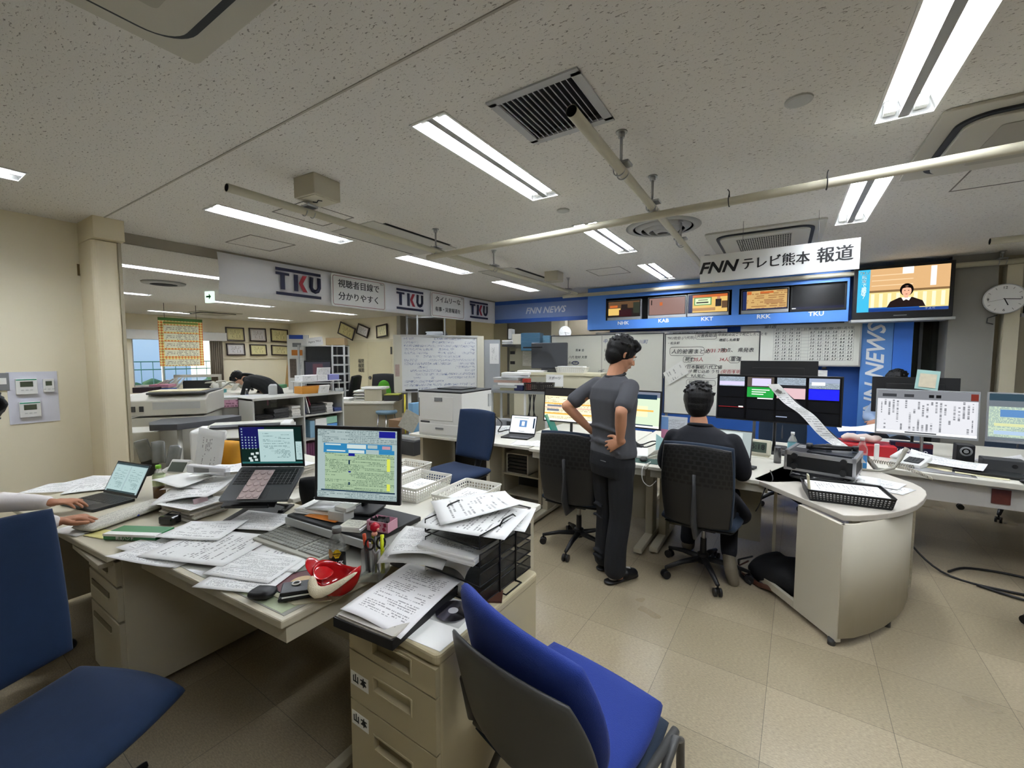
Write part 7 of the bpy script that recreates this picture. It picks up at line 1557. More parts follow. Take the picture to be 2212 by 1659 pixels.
# big television at the right
YT=6.9
p0,p1=PY(1846,575,YT),PY(2065,560,YT)
t=thing('television','Large black television showing a newsreader in a dark dress','television',((p0 .x+p1 .x)/2+.0,YT-.02,2.0));w_,h_=p1 .x-p0 .x,.64
MB().box(-w_/2,0,0,w_/2,.09,h_).build('casing',black,t,bevel=.006)
tvr=[(0,0,1,1,em('nb_tan','c8a070',.8)),(.14,0,1,.45,em('nb_yellow','d0c080',.85)),(.14,.45,1,.5,em('nb_brown','8a6a44',.6))]
for k in range(9):tvr.append((.16+.095*k,.1,.2+.095*k,.42,em('nb_light','e0d8b0',.9)))
for k in range(3):tvr.append((.16,.6+.12*k,.62,.62+.12*k,em('nb_peach','dcb890',.85)))
tvr+=[(.5,.85,.62,1,em('nb_white','dcdcd8',.9)),(.8,.55,.86,.98,em('nb_white','dcdcd8',.9)),(0,0,.14,1,em('nb_cyan','38a6cc',.85)),(.14,0,1,.07,em('nb_blue','143a80',.7)),(.14,.07,.7,.1,em('nb_blue2','1e5aa8',.7))]
b=MB();mats=[];draw(b,tvr,-w_/2+.04,.085,w_-.08,h_-.12,mats,y=-.002)
def shape(pts,mm,yy):
 if mm not in mats:mats.append(mm)
 b.face([b._v((x,yy,z))for x,z in pts],mats.index(mm))
cx_,cz_=.045,.085
def ell(cx,cz,rx,rz_,n=20):return[(cx+rx*math.cos(2*math.pi*k/n),cz+rz_*math.sin(2*math.pi*k/n))for k in range(n)]
hair=em('nb_hair','120c0c',.3);skin=em('nb_skin','d8a488',.8);drs=em('nb_dress','2a1818',.35)
shape([(-.13,.13),(-.10,.2),(-.02,.245),(.1,.245),(.19,.2),(.22,.13)],drs,-.008)
shape([(.0,.245),(.02,.205),(.045,.22),(.07,.205),(.09,.245)],em('nb_collar','d8d8cc',.9),-.0085)
shape(ell(.045,.335,.062,.075),hair,-.0085);shape(ell(.045,.318,.043,.062),skin,-.009);shape([(.022,.27),(.068,.27),(.06,.24),(.03,.24)],skin,-.009)
for s in(-1,1):shape(ell(.045+s*.017,.325,.008,.004,8),hair,-.0095)
shape(ell(.045,.283,.011,.004,10),em('nb_lips','a04a44',.6),-.0095);shape([(.0,.35),(.02,.375),(.07,.375),(.09,.35),(.045,.362)],hair,-.0095)
b.build('screen',mats,t)
text('TKU',.05,whitepaint,t,(-w_/2+.1,-.004,h_-.075),bold=.001,name='caption')
for k,ch in enumerate('熊本で震度７'):text(ch,.055,whitepaint,t,(-w_/2+.1,-.004,h_-.13-.048*k),bold=.0005,name='caption')
text('宇土市',.03,whitepaint,t,(.26,-.004,.105),name='caption')
MB().box(-.06,-.001,.03,.06,0,.04).build('brand_plate',mgrey,t)
MB().box(-w_/2-.01,-.02,-.035,w_/2+.02,.3,-.005).build('shelf',lgrey,t)
# signs
p0,p1=PZ(1513,562,2.45),PZ(1858,520,2.45)
t=thing('hanging_sign','White hanging sign with large black Japanese lettering, ending in 報道','sign',(-.1,4.22,2.21),-1)
MB().box(-.565,-.008,0,.565,.008,.235).build('board',mat('sign_white','dededc',.4),t)
text('FNN',.135,ink,t,(-.425,-.0095,.118),bold=.004,shear=.28,sx=1.1)
text('テレビ熊本',.108,ink,t,(.008,-.0095,.118),sx=.9);text('テレビ熊本',.108,ink,t,(.013,-.0096,.1195),sx=.9);text('報道',.128,ink,t,(.408,-.0095,.121),sx=.92);text('報道',.128,ink,t,(.414,-.0096,.123),sx=.92)
def string(label,a,b_):return tag(MB().cyl(a,b_,.0015,5).build('hanging_wire',dgrey),label,'wire')
string('Wire holding the left end of the hanging sign',(-.33,4.22,2.44),(-.33,4.22,H));string('Wire holding the right end of the hanging sign',(.2,4.22,2.44),(.2,4.22,H))
cable('Black tie wire wrapped round the crossing pipe, left one',[(-.3,2.83,2.5),(-.3,2.87,2.44),(-.3,2.83,2.42),(-.3,2.79,2.45),(-.3,2.83,2.5),(-.31,2.84,2.52)],.003,cat='wire')
cable('Black tie wire wrapped round the crossing pipe, right one',[(.16,2.82,2.5),(.16,2.86,2.44),(.16,2.82,2.42),(.16,2.78,2.45),(.16,2.82,2.5),(.165,2.83,2.52)],.003,cat='wire')
t=thing('hanging_banner','Long white banner with three navy and red logos hanging from the ceiling','banner',(-5.11,4.87,2.21),90)
bm=mat('banner_white','e6e8ee',.55)
b=MB();b.grid(lambda u,v:V((-2.68+5.36*u,-.03*math.sin(v*math.pi)+.012*math.sin(u*9),.44*v)),24,6);b.build('cloth',bm,t,solid=.002)
def tku(y,sc):
 x=y-4.87;ofs=-.045;nb=mat('logo_navy','232849',.5);rb=mat('logo_red','a82c3e',.5);W_=.29*sc
 for z in(.345,.06):MB().box(x-W_,ofs-.002,z,x+W_,ofs,z+.035).build('logo_bar',nb,t)
 b=MB();b.box(x-W_,ofs-.002,.295,x-W_+.165*sc,ofs,.325);b.build('logo_letter',nb,t);MB().box(x-W_+.055*sc,ofs-.002,.125,x-W_+.11*sc,ofs,.295).build('logo_letter',nb,t)
 MB().box(x-.068*sc,ofs-.002,.125,x-.015*sc,ofs,.325).build('logo_letter',nb,t)
 MB().yprism([(x-.008*sc,.225),(x+.045*sc,.325),(x+.10*sc,.325),(x+.045*sc,.225),(x+.105*sc,.125),(x+.048*sc,.125)][::-1],ofs-.002,ofs).build('logo_letter',rb,t)
 MB().tube([(x+.165*sc,ofs,.325),(x+.155*sc,ofs,.20),(x+.175*sc,ofs,.16),(x+.21*sc,ofs,.148),(x+.245*sc,ofs,.16),(x+.265*sc,ofs,.20),(x+.265*sc,ofs,.325)],.026*sc,4,ry=.003,up=(0,1,0)).build('logo_letter',nb,t)
for px in(643,882,1031):tku(PX(px,640,-5.11).y,1.0)
def slogan(px0,px1,lines,label,k=0):
 y0,y1=PX(px0,640,-5.05).y,PX(px1,640,-5.05).y;w_=y1-y0
 t=thing('slogan_sign',label,'sign',(-5.05,(y0+y1)/2,2.215),90)
 MB().yprism([(x,z+.205)for x,z in rrect(w_,.43,.03)],-.012,.0).build('board',mat('sign_white','dededc',.4),t)
 out=rrect(w_-.05,.38,.025);b=MB();b.tube([V((x,-.013,z+.205))for x,z in out]+[V((out[0][0],-.013,out[0][1]+.205))],.0035,4);b.build('red_border',mat('border_red','8f4a50',.5),t)
 for k,s in[(k,s)for k,s in enumerate(lines)for _ in(0,)]:
  for e in(0,.004):text(s,(w_-.12)/len(s)*.88 if k<9 else.1,mat('text_charcoal','26262a',.5),t,(-.01+e,-.0135-e*.02,.29-.165*k+e*.4))
 text('TKU',.035,ink,t,(w_/2-.075,-.0135,.37))
slogan(715,832,['視聴者目線で','分かりやすく'],'Larger white slogan sign 視聴者目線で分かりやすく between two logos')
slogan(930,1002,['タイムリーな','有事・災害報道を'],'Smaller white slogan sign タイムリーな有事・災害報道を, farther along the banner')
t=thing('hanging_banner','Blue NEWS banner joining the white banner and television wall','banner',(-3.96,7.28,2.2),2.5)
grey_blue=mat('banner_slate_blue','6a7fae',.5)
MB().box(-1.06,-.006,.0,1.06,.006,.44).build('cloth',mat('banner_deep_blue','2450a0',.5),t);MB().box(-1.06,-.009,.075,1.06,-.006,.365).build('pale_stripe',grey_blue,t)
text('FNN NEWS',.165,mat('silver_lettering','b9bdc6',.5),t,(.07,-.0105,.215),bold=.004,shear=.28,sx=1.0)
# vertical FNN NEWS banner and panels on the wall
xa,xb,xc=PY(1857,800,7.15).x,PY(1925,800,7.15).x,PY(1968,800,7.15).x
t=thing('wall_banner','Upright pale blue NEWS banner right of the chart board','banner',((xa+xb)/2,7.15,.5),0)
w_=xb-xa;MB().box(-w_/2,0,0,w_/2,.01,1.5).build('cloth',mat('banner_pale_blue','5b8fd4',.5),t)
text('FNN NEWS',.25,whitepaint,t,(0,-.002,.80),rot=(90,-90,0),bold=.005,shear=.28,sx=1.0)
tag(MB().box(xb+.005,7.15,.4,xc,7.17,2.0).build('blue_panel',mat('panel_strong_blue','3a78dc',.5)),'Plain strong blue panel between the upright banner and the glass','panel')
# boards
def board(name,label,x0,x1,z0,z1,y,face_m,frame_m,fw=.018,cat='whiteboard',depth=.02):
 t=thing(name,label,cat,((x0+x1)/2,y,z0));w_,h_=x1-x0,z1-z0
 b=MB();b.quad((-w_/2,-.001,0),(w_/2,-.001,0),(w_/2,-.001,h_),(-w_/2,-.001,h_));b.build('surface',face_m,t);MB().box(-w_/2,0,0,w_/2,depth,h_).build('backing',lgrey,t)
 for a in((-w_/2-fw,-fw,w_/2+fw,0),(-w_/2-fw,h_,w_/2+fw,h_+fw),(-w_/2-fw,0,-w_/2,h_),(w_/2,0,w_/2+fw,h_)):MB().box(a[0],-.008,a[1],a[2],depth,a[3]).build('frame',frame_m,t)
 return t
wbm=mat('whiteboard_face','d9d9d0',.2)
yb=7.12
board('whiteboard','Plain whiteboard strip just under the television wall, left of the month board',PY(1290,720,yb).x,PY(1443,716,yb).x,1.2,1.93,yb,wbm,alu)
t=board('whiteboard','Grey month planning board headed 報道部 七月 under the television wall',PY(1446,716,yb).x,PY(1568,710,yb).x,1.2,1.93,yb,mat('board_grey','9fa1a3',.35),alu)
text('報道部取材割出表　7月',.075,ink,t,(0,-.004,.67),bold=.001,sx=.9)
cx0,cx1=PY(1602,740,yb).x,PY(1857,735,yb).x
t=board('whiteboard','Whiteboard ratings chart with handwritten number grid',cx0,cx1,PY(1840,789,yb).z,PY(1840,696,yb).z,yb,wbm,alu)
W_=cx1-cx0;hh=PY(1840,696,yb).z-PY(1840,789,yb).z
gx0,gx1,gz0,gz1=-W_/2+.40,W_/2-.06,.06,hh-.05
b=MB()
for k in range(12):x=gx0+(gx1-gx0)*k/11;b.box(x-.001,-.0025,gz0,x+.001,-.0015,gz1)
for k in range(11):z=gz0+(gz1-gz0)*k/10;b.box(gx0,-.0025,z-.001,gx1,-.0015,z+.001)
o=b.build('grid_lines',mgrey,t);o['kind']='stuff'
rd=random.Random(3)
heads=['27','28','29','30','31','第1週','第2週','第3週','第4週','第5週','月間']
for i,hd in enumerate(heads):
 x=gx0+(gx1-gx0)*(i+.5)/11
 text(hd,.04 if i<5 else.034,ink,t,(x,-.003,gz1-.025),shear=.2 if i<5 else 0,name='heading')
 col='\n'.join('%d.%d'%(rd.randint(1,9),rd.randint(0,9))if i!=4 else '' for _ in range(9))
 if i!=4:text(col,.04,mat('felt_pen','33363c',.6),t,(x,-.003,(gz0+gz1)/2-.028),shear=.2,name='numbers',lsp=(gz1-gz0)/10/.04,bold=.0006)
text('第1週',.06,ink,t,(gx0-.05,-.003,gz1+.02),shear=.2,name='heading')
sc_w=scribble_mat('chart_notes','d9d9d0','55565a',rows=10,sx=5,seed=9,dens=.5)
for lb,px,py,w2,h2,mm in(('Dark blue whiteboard eraser on the chart board edge',1698,793,.12,.05,mat('eraser_blue','1c2450',.5)),('Small yellow magnet on the chart board edge',1737,795,.05,.04,mat('magnet_yellow','b9a83a',.5)),('Small grey magnet on the chart board edge',1682,795,.04,.03,mgrey),('Black magnet at the right of the chart board edge',1780,795,.05,.03,black)):
 p=PY(px,py,yb-.03);tag(MB().ob(tuple(p),(w2,.025,h2)).build('board_eraser' if w2>.1 else 'magnet',mm,bevel=.004),lb,'magnet' if w2<.1 else 'eraser')
for lb,px0,px1 in(('White notice hanging below the chart board, left one',1655,1705),('White notice hanging below the chart board, right one',1730,1786)):
 a,c=PY(px0,799,yb-.01),PY(px1,830,yb-.01);tag(MB().box(a.x,yb-.012,c.z-.1,c.x,yb-.009,a.z).build('notice',PM[2]),lb,'notice')
 # mobile whiteboards in front
ym=5.8
x0=PY(1192,728,ym).x;x1=PY(1436,725,ym).x;x2=PY(1641,718,ym).x
board_y=ym
wb1=board('mobile_whiteboard','Left mobile whiteboard behind the standing man',x0,x1-.02,.8,1.835,ym,scribble_mat('board_faint','ccccc2','5b5c5e',rows=9,sx=3,seed=2,dens=.36,thick=.03),dgrey,fw=.012)
wd=x1-.02-x0
MB().box(PY(1300,770,ym).x-(x0+x1-.02)/2-.002,-.003,0,PY(1300,770,ym).x-(x0+x1-.02)/2+.002,-.001,1.03).build('dividing_line',dgrey,wb1)
fp=mat('felt_black','3a3b40',.6);fr_=mat('felt_red','a8484c',.6);fbl=mat('felt_blue','4c5684',.6)
def note(bt,s,px,py,size,m,y=ym-.004,sh=.15):p=PY(px,py,y);text(s,size*.6,m,bt,tuple(p),w=True,shear=sh,align='LEFT',name='handwriting',ext=.0001,bold=.0004)
note(wb1,'中',1303,738,.11,fbl);note(wb1,'15',1304,757,.1,fp);note(wb1,'18',1304,776,.1,fp);note(wb1,'川町',1380,739,.1,fbl)
note(wb1,'熊本 会',1243,757,.07,fp);note(wb1,'八代 取材 天草',1228,772,.075,fp);note(wb1,'人吉(20時)',1222,784,.07,fp)
wb2=board('mobile_whiteboard','Right mobile whiteboard with 人的被害 notes behind the seated man',x1+.02,x2,.8,1.82,ym-.02,wbm,dgrey,fw=.012)
for s,px,py,sz,m_ in(('TKU佐伯 (八代市)',1441,731,.07,fp),('・松永軒',1441,742,.065,fp),('災害救助法',1505,726,.075,fp),('中央町の災害で死亡したことを',1551,724,.062,fp),('確認した県警',1553,735,.062,fp),('人的被害まとめ',1450,760,.11,fp),('7/31 7:30',1526,758,.1,fr_),('時点、 県発表',1556,757,.095,fp),('死亡',1479,777,.1,fp),('35人',1497,777,.1,fr_),('34人',1553,777,.09,fr_),('重傷',1577,776,.1,fp),('日本製紙八代工場',1483,793,.085,fp),('1F 閉じ込め うち',1486,802,.08,fp),('9人死亡',1492,812,.08,fp),('(安否不明)',1556,803,.085,fr_),('行方不明者',1487,826,.08,fp)):
 note(wb2,s,px,py,sz,m_,y=ym-.026)
def ringline(bt,px0,py0,px1,py1,y):
 a,c=PY(px0,py0,y),PY(px1,py1,y);w2,h2=abs(c.x-a.x),abs(a.z-c.z);cx,cz=(a.x+c.x)/2,(a.z+c.z)/2;o_=rrect(w2,h2,min(w2,h2)*.3)
 MB().tube([V((cx+q[0],y,cz+q[1]))for q in o_+[o_[0]]],.0018,4).build('drawn_outline',fp,bt,w=True)
for q in((1447,750,1521,768),(1476,770,1494,783),(1575,770,1597,784),(1503,721,1548,732),(1480,787,1552,818),(1483,820,1545,834)):ringline(wb2,*q,ym-.026)
o=MB();o.quad(PY(1432,806,ym-.05),PY(1446,830,ym-.05),PY(1487,806,ym-.05),PY(1472,779,ym-.05));o=o.build('pinned_note',paper_mat('note_print','dcdcd6',rows=9,fill=.5,seed=51),solid=.001);tag(o,'Tilted white note pinned to the right mobile whiteboard','note')
for bt,xx0,xx1 in((wb1,x0,x1-.02),(wb2,x1+.02,x2)):
 for x in(xx0+.02,xx1-.02):
  MB().box(x-.015,ym+.005,.06,x+.015,ym+.035,1.86).build('upright',alu,bt,w=True);MB().box(x-.02,ym-.28,.05,x+.02,ym+.3,.09).build('foot',alu,bt,w=True)
  for yy in(ym-.26,ym+.28):MB().cyl((x-.01,yy,.025),(x+.01,yy,.025),.025,12).build('caster',black,bt,w=True)
  # clocks
def clock(label,c,r,rz,hm,thick=.05,numerals=True,tilt=0):
 t=thing('wall_clock',label,'clock',c,rz)
 def ring(y,rr):return[V((rr*math.cos(2*math.pi*k/40),y,rr*math.sin(2*math.pi*k/40)))for k in range(40)]
 MB().loft([ring(thick,r*.9),ring(0,r),ring(-.012,r),ring(-.012,r*.94)][::-1],0).build('case',mat('clock_rim','b9babb',.3,.3),t)
 MB().loft([ring(-.0125,r*.93),ring(-.0135,r*.93)][::-1],0,sm=False).build('dial',mat('clock_face','e2e2e0',.4),t)
 for k in range(12):
  a=R(90-30*k);
  if numerals and k%3==0:text(str(k or 12),r*.24,ink,t,(r*.74*math.cos(a),-.015,r*.74*math.sin(a)),name='numeral')
  else:MB().ob((r*.78*math.cos(a),-.0142,r*.78*math.sin(a)),(r*.13,.001,r*.02),(0,-math.degrees(a),0)).build('hour_mark',ink,t)
 h_,m_=hm
 for nm,an,ln,wd_ in(('hour_hand',90-(h_+m_/60)*30,.5,.035),('minute_hand',90-m_*6,.78,.025),('second_hand',90-43*6,.82,.008)):
  a=R(an);MB().ob((math.cos(a)*r*ln*.42,-.017,math.sin(a)*r*ln*.42),(r*ln,.001,r*wd_*1.6),(0,-an,0)).build(nm,ink,t)
 return t
clock('Round white wall clock at right reading about 5:16',(2.03,6.9,2.17),.165,-14,(5,16))
tag(MB().tube([(2.0,6.95,2.0),(1.93,6.97,1.97),(1.93,6.98,1.92),(1.98,6.98,1.9)],.006,6).build('cable',dgrey,smooth=True),'Short cable loop beneath the right wall clock','cable')
pc=PY(1219,718,gy-.25);clock('Round clock on the cream post below the blue banner',(pc.x,gy-.22,pc.z),.15,38,(5,17),numerals=False)
# ----------------------------------------------------------
skinm=mat('skin_light','c08c6e',.5,var=.06,vscale=14,spec=.3)
hairm=mat('black_hair','0b0a0b',.5,bump=.9,bscale=240,spec=.35)
def blob(name,m,parent,fn,vox=.006,sm=5,w=False,extra=None):
 "one continuous skin: overlapping tapered forms fused by a voxel remesh and smoothed"
 b=MB();fn(b);o=b.build(name,m,parent,w=w)
 md=o.modifiers.new('r','REMESH');md.mode='VOXEL';md.voxel_size=vox;md.use_smooth_shade=True
 if sm:s=o.modifiers.new('s','SMOOTH');s.factor=.5;s.iterations=sm
 return applied(o)
def limb(b,pts,r,ry=None,n=14,up=None):
 "closed tapered form with rounded ends through pts; radii r (and ry for a flattened section)"
 pts=[V(p)for p in pts];P,Rr,Ry=[],[],[];ry=ry or r
 d0=(pts[0]-pts[1]).normalized();d1=(pts[-1]-pts[-2]).normalized()
 for a in(80,50,25):P.append(pts[0]+d0*r[0]*math.sin(R(a))*.9);Rr.append(r[0]*math.cos(R(a)));Ry.append(ry[0]*math.cos(R(a)))
 m=len(pts)
 for i in range(m-1):
  for k in range(4):
   s=k/4;a,p,q,d_=pts[max(i-1,0)],pts[i],pts[i+1],pts[min(i+2,m-1)]
   P.append(.5*((2*p)+(q-a)*s+(2*a-5*p+4*q-d_)*s*s+(3*p-a-3*q+d_)*s**3));Rr.append(r[i]*(1-s)+r[i+1]*s);Ry.append(ry[i]*(1-s)+ry[i+1]*s)
 P.append(pts[-1]);Rr.append(r[-1]);Ry.append(ry[-1])
 for a in(25,50,80):P.append(pts[-1]+d1*r[-1]*math.sin(R(a))*.9);Rr.append(r[-1]*math.cos(R(a)));Ry.append(ry[-1]*math.cos(R(a)))
 b.tube(P,Rr,n,ry=Ry,up=up)
def rings(b,rr,n=24):
 "torso: list of (centre, rx, ry) from the bottom up"
 b.loft([[V(c)+V((rx*math.copysign(abs(math.cos(2*math.pi*k/n))**.8,math.cos(2*math.pi*k/n)),ry*math.copysign(abs(math.sin(2*math.pi*k/n))**.8,math.sin(2*math.pi*k/n)),0))for k in range(n)]for c,rx,ry in rr])
def hand(b,wrist,d,palm_n,thumb_side=1,curl=.5,spread=.1,sc=1.0,thumb_out=.8,curls=None):
 "five separate fingers and a palm; d = direction of the fingers, palm_n = direction the palm faces"
 wrist,d,pn=V(wrist),V(d).normalized(),V(palm_n).normalized();pn=(pn-d*pn.dot(d)).normalized();s=d.cross(pn)*thumb_side
 limb(b,[wrist-d*.02*sc,wrist+d*.03*sc,wrist+d*.075*sc],[.024*sc,.032*sc,.038*sc],[.02*sc,.015*sc,.012*sc],up=tuple(pn))
 for k,(off,ln,r)in enumerate(((.030,.072,.0088),(.010,.08,.009),(-.010,.074,.0086),(-.029,.058,.0076))):
  base=wrist+d*(.072-.004*abs(k-1))*sc+s*off*sc;dd=(d+s*spread*(1.2-.8*k)).normalized();c=(curls[k]if curls else curl)
  pts=[base-dd*.02*sc,base];ang=.15*c;p=base
  for seg,f in((0,.45),(1,.32),(2,.23)):
   ang+=c*(.55+.1*seg);q=dd*math.cos(ang)+pn*math.sin(ang);p=p+q*ln*f*sc;pts.append(p.copy())
  limb(b,pts,[r*sc*1.05,r*sc*1.08,r*sc,r*sc*.95,r*sc*.8],n=10)
 tb=wrist+d*.02*sc+s*.022*sc;t1=tb+(d*.55+s*thumb_out+pn*.25).normalized()*.035*sc;t2=t1+(d*.9+s*thumb_out*.5+pn*.3*curl).normalized()*.032*sc;t3=t2+(d*1.0+s*thumb_out*.15+pn*.4*curl).normalized()*.024*sc
 limb(b,[tb,t1,t2,t3],[.015*sc,.0125*sc,.0105*sc,.0085*sc],n=10)
class HeadF:
 def __init__(s,c,yaw=0,pitch=0,roll=0,sc=1.0):s.M=M4 .Translation(V(c))@Euler((R(-pitch),R(roll),R(yaw)),'XYZ').to_matrix().to_4x4()@M4 .Scale(sc,4)
 def __call__(s,x,y,z):return s.M@V((x,y,z))
def head_forms(b,H_):
 "skull, jaw, brow, nose, lips, ears; face looks along the head's +y"
 o=b.M;b.M=H_.M
 b.ball((0,-.012,.03),.088,22,sc=(.86,1.08,1.05));b.ball((0,.02,-.035),.066,18,sc=(.9,1.0,1.1))
 limb(b,[(0,.02,-.06),(0,.062,-.085)],[.042,.024]);b.ball((0,.048,-.01),.05,14,sc=(1.05,.85,1.2))
 for s in(-1,1):
  limb(b,[(s*.012,.086,.022),(s*.045,.070,.024)],[.009,.008]);b.ball((s*.04,.055,-.022),.026,12)
  limb(b,[(s*.074,-.006,.022),(s*.083,-.016,.006),(s*.074,-.004,-.02)],[.010,.012,.008],[.006,.006,.005])
 limb(b,[(0,.086,.015),(0,.100,-.012),(0,.106,-.026)],[.008,.010,.012]);
 for s in(-1,1):b.ball((s*.011,.094,-.029),.008,8)
 limb(b,[(-.02,.084,-.052),(0,.091,-.051),(.02,.084,-.052)],[.005,.007,.005]);limb(b,[(-.017,.082,-.062),(0,.089,-.062),(.017,.082,-.062)],[.005,.007,.005])
 b.M=o
def face_parts(body,H_):
 for s in(-1,1):
  b=MB();b.M=H_.M;b.ball((s*.031,.079,.004),.0105,12);b.build('eye',mat('eye_white','d8d4cc',.3),body,smooth=True)
  b=MB();b.M=H_.M;b.ball((s*.031,.0865,.004),.0052,10);b.build('iris',mat('dark_iris','1a100c',.2),body,smooth=True)
  b=MB();b.M=H_.M;b.tube([(s*.016,.094,.024),(s*.032,.092,.028),(s*.048,.080,.024)],[.003,.0035,.002],6);b.build('eyebrow',hairm,body,smooth=True)
 b=MB();b.M=H_.M;b.tube([(-.02,.088,-.056),(-.008,.095,-.0555),(.008,.095,-.0555),(.02,.088,-.056)],[.002,.0035,.0035,.002],6);b.build('lips',mat('lips','a2645a',.45),body,smooth=True)
def short_hair(body,H_,k=1.0,nape=-.05,name='hair',fringe=True):
 def fn(b):
  b.M=H_.M
  b.ball((0,-.022,.043),.099*k,22,sc=(.88,1.08,1.0));b.ball((0,-.05,.0),.078*k,18,sc=(.98,.9,1.15))
  for s in(-1,1):limb(b,[(s*.068,.012,.05),(s*.075,.012,.01)],[.016,.009])
  for q in range(5):limb(b,[((q-2)*.014,-.085,.0),((q-2)*.013,-.085,nape)],[.017,.012])
  if fringe:
   for q in range(7):x=(q-3)*.021;limb(b,[(x*.8,.03,.115),(x,.072,.092),(x*1.1,.088-abs(x)*.35,.058)],[.02,.016,.008])
  rd_=random.Random(2)
  for q in range(90):
   a,e=rd_.uniform(0,6.28),rd_.uniform(.2,1.45);p=V((.088*math.cos(a)*math.cos(e),-.022+.105*math.sin(a)*math.cos(e),.043+.098*math.sin(e)))*k;limb(b,[p,p+V((rd_.uniform(-.02,.02),rd_.uniform(-.03,.02),rd_.uniform(-.006,.004)))],[.009,.004])
 return blob(name,hairm,body,fn,.0045,2)
def person(label,loc,rz):return thing('person',label,'person',loc,rz)
# --- standing man, hands on hips
t=person('Standing man in dark grey polo shirt and black trousers, hands on hips, seen from behind',(-.975,2.84,0),-28);t.scale=(.96,.96,.96)
Hd=HeadF((.015,.055,1.615),-22,24,0)
wl,wr=V((-.185,-.03,1.03)),V((.19,-.115,1.035))
def body1(b):
 head_forms(b,Hd);limb(b,[(0,-.01,1.42),(.0,.012,1.50),(.008,.035,1.56)],[.062,.056,.055])
 rings(b,[((0,0,.84),.13,.09),((0,0,.95),.15,.10),((0,0,1.08),.135,.09),((0,-.005,1.28),.155,.105),((0,-.005,1.40),.13,.08),((0,0,1.45),.06,.05)])
 for s,el,wr_ in((-1,V((-.275,-.215,1.235)),wl),(1,V((.255,-.175,1.245)),wr)):
  limb(b,[(s*.165,-.01,1.40),V((s*.2,-.09,1.32)).lerp(el,.35),el],[.052,.045,.038]);limb(b,[el,el.lerp(wr_,.4),wr_],[.041,.041,.026],[.038,.037,.021])
 hand(b,wr,(-.85,-.18,-.42),(-.1,1,.0),thumb_side=-1,curl=.25,spread=.12,thumb_out=.8);hand(b,wl,(.75,.35,-.5),(.3,.9,0),thumb_side=1,curl=.3)
 for s,fy in((-1,.03),(1,-.03)):limb(b,[(s*.085,-.005,.84),(s*.092,fy*.3,.62),(s*.09,.01+fy*.6,.46),(s*.088,-.01+fy,.26),(s*.088,-.018+fy,.09)],[.06,.055,.045,.045,.04])
 for s,fy in((-1,.05),(1,-.03)):limb(b,[(s*.085,-.03+fy,.09),(s*.09,.0+fy,.045),(s*.10,.12+fy,.035)],[.042,.04,.03],[.042,.04,.022])
body=blob('body',skinm,t,body1,.005,4);face_parts(body,Hd);short_hair(body,Hd,1.03)
polo=mat('charcoal_knit','4a4b50',.9,var=.1,vscale=8,bump=.5,bscale=420)
def shirt(b):
 rings(b,[((0,.0,.90),.178,.128),((0,0,.93),.182,.132),((0,.0,1.03),.165,.122),((0,-.005,1.15),.165,.122),((0,-.008,1.30),.185,.132),((0,-.008,1.38),.178,.115),((0,-.002,1.43),.13,.085),((0,.005,1.475),.066,.062)])
 for s,el in((-1,V((-.275,-.215,1.235))),(1,V((.255,-.175,1.245)))):
  sh=V((s*.165,-.01,1.395));limb(b,[sh,sh.lerp(el,.45)+V((s*.006,0,.005)),sh.lerp(el,.74)],[.064,.06,.062])
 for z,a in((1.02,.6),(1.1,-.5),(.98,-1.2)):limb(b,[(-.15,-.09,z),(0,-.128,z-.03*a),(.15,-.095,z+.03*a)],[.008,.014,.008])
blob('polo_shirt',polo,t,shirt,.007,4)
MB().tube([(.066*math.cos(a),.008+.064*math.sin(a),1.475+.012*math.sin(a))for a in[R(20*k)for k in range(19)]],.014,10,ry=.009).build('collar',mat('charcoal_collar','2a2b2f',.9),t,smooth=True)
blkt=mat('black_trouser_cloth','15171c',.8,bump=.4,bscale=260)
def trou(b):
 rings(b,[((0,-.005,.76),.165,.122),((0,-.01,.84),.172,.135),((0,-.01,.92),.168,.125),((0,0,.97),.158,.115)])
 for s,fy in((-1,.03),(1,-.03)):
  limb(b,[(s*.085,-.005,.84),(s*.092,fy*.3,.62),(s*.09,.01+fy*.6,.46),(s*.088,-.01+fy,.26),(s*.088,-.018+fy,.09)],[.092,.086,.076,.075,.078])
  for z in(.5,.42,.15,.11):limb(b,[(s*.04,-.06,z),(s*.1,-.075,z+.02),(s*.15,-.04,z-.01)],[.006,.012,.006])
blob('trousers',blkt,t,trou,.007,3)
for s,fy in((-1,.05),(1,-.03)):
 def sock(b,s=s,fy=fy):limb(b,[(s*.086,-.03+fy,.15),(s*.087,-.035+fy,.08),(s*.09,-.03+fy,.055),(s*.1,.10+fy,.05)],[.045,.046,.042,.034],[.045,.046,.038,.028])
 blob('sock',mat('pale_grey_sock','a5a3a0',.9,bump=.4,bscale=300),t,sock,.006,3)
 def slip(b,s=s,fy=fy):
  limb(b,[(s*.088,-.07+fy,.014),(s*.092,.03+fy,.013),(s*.102,.15+fy,.014)],[.042,.046,.042],[.013,.013,.014],up=(0,0,1));limb(b,[(s*.098,.06+fy,.045),(s*.102,.14+fy,.035)],[.052,.044],[.046,.032],up=(0,0,1))
 blob('slipper',mat('black_slipper','121213',.4),t,slip,.006,2)
MB().box(.02,-.139,.875,.075,-.136,.88).build('pocket_trim',mgrey,t)
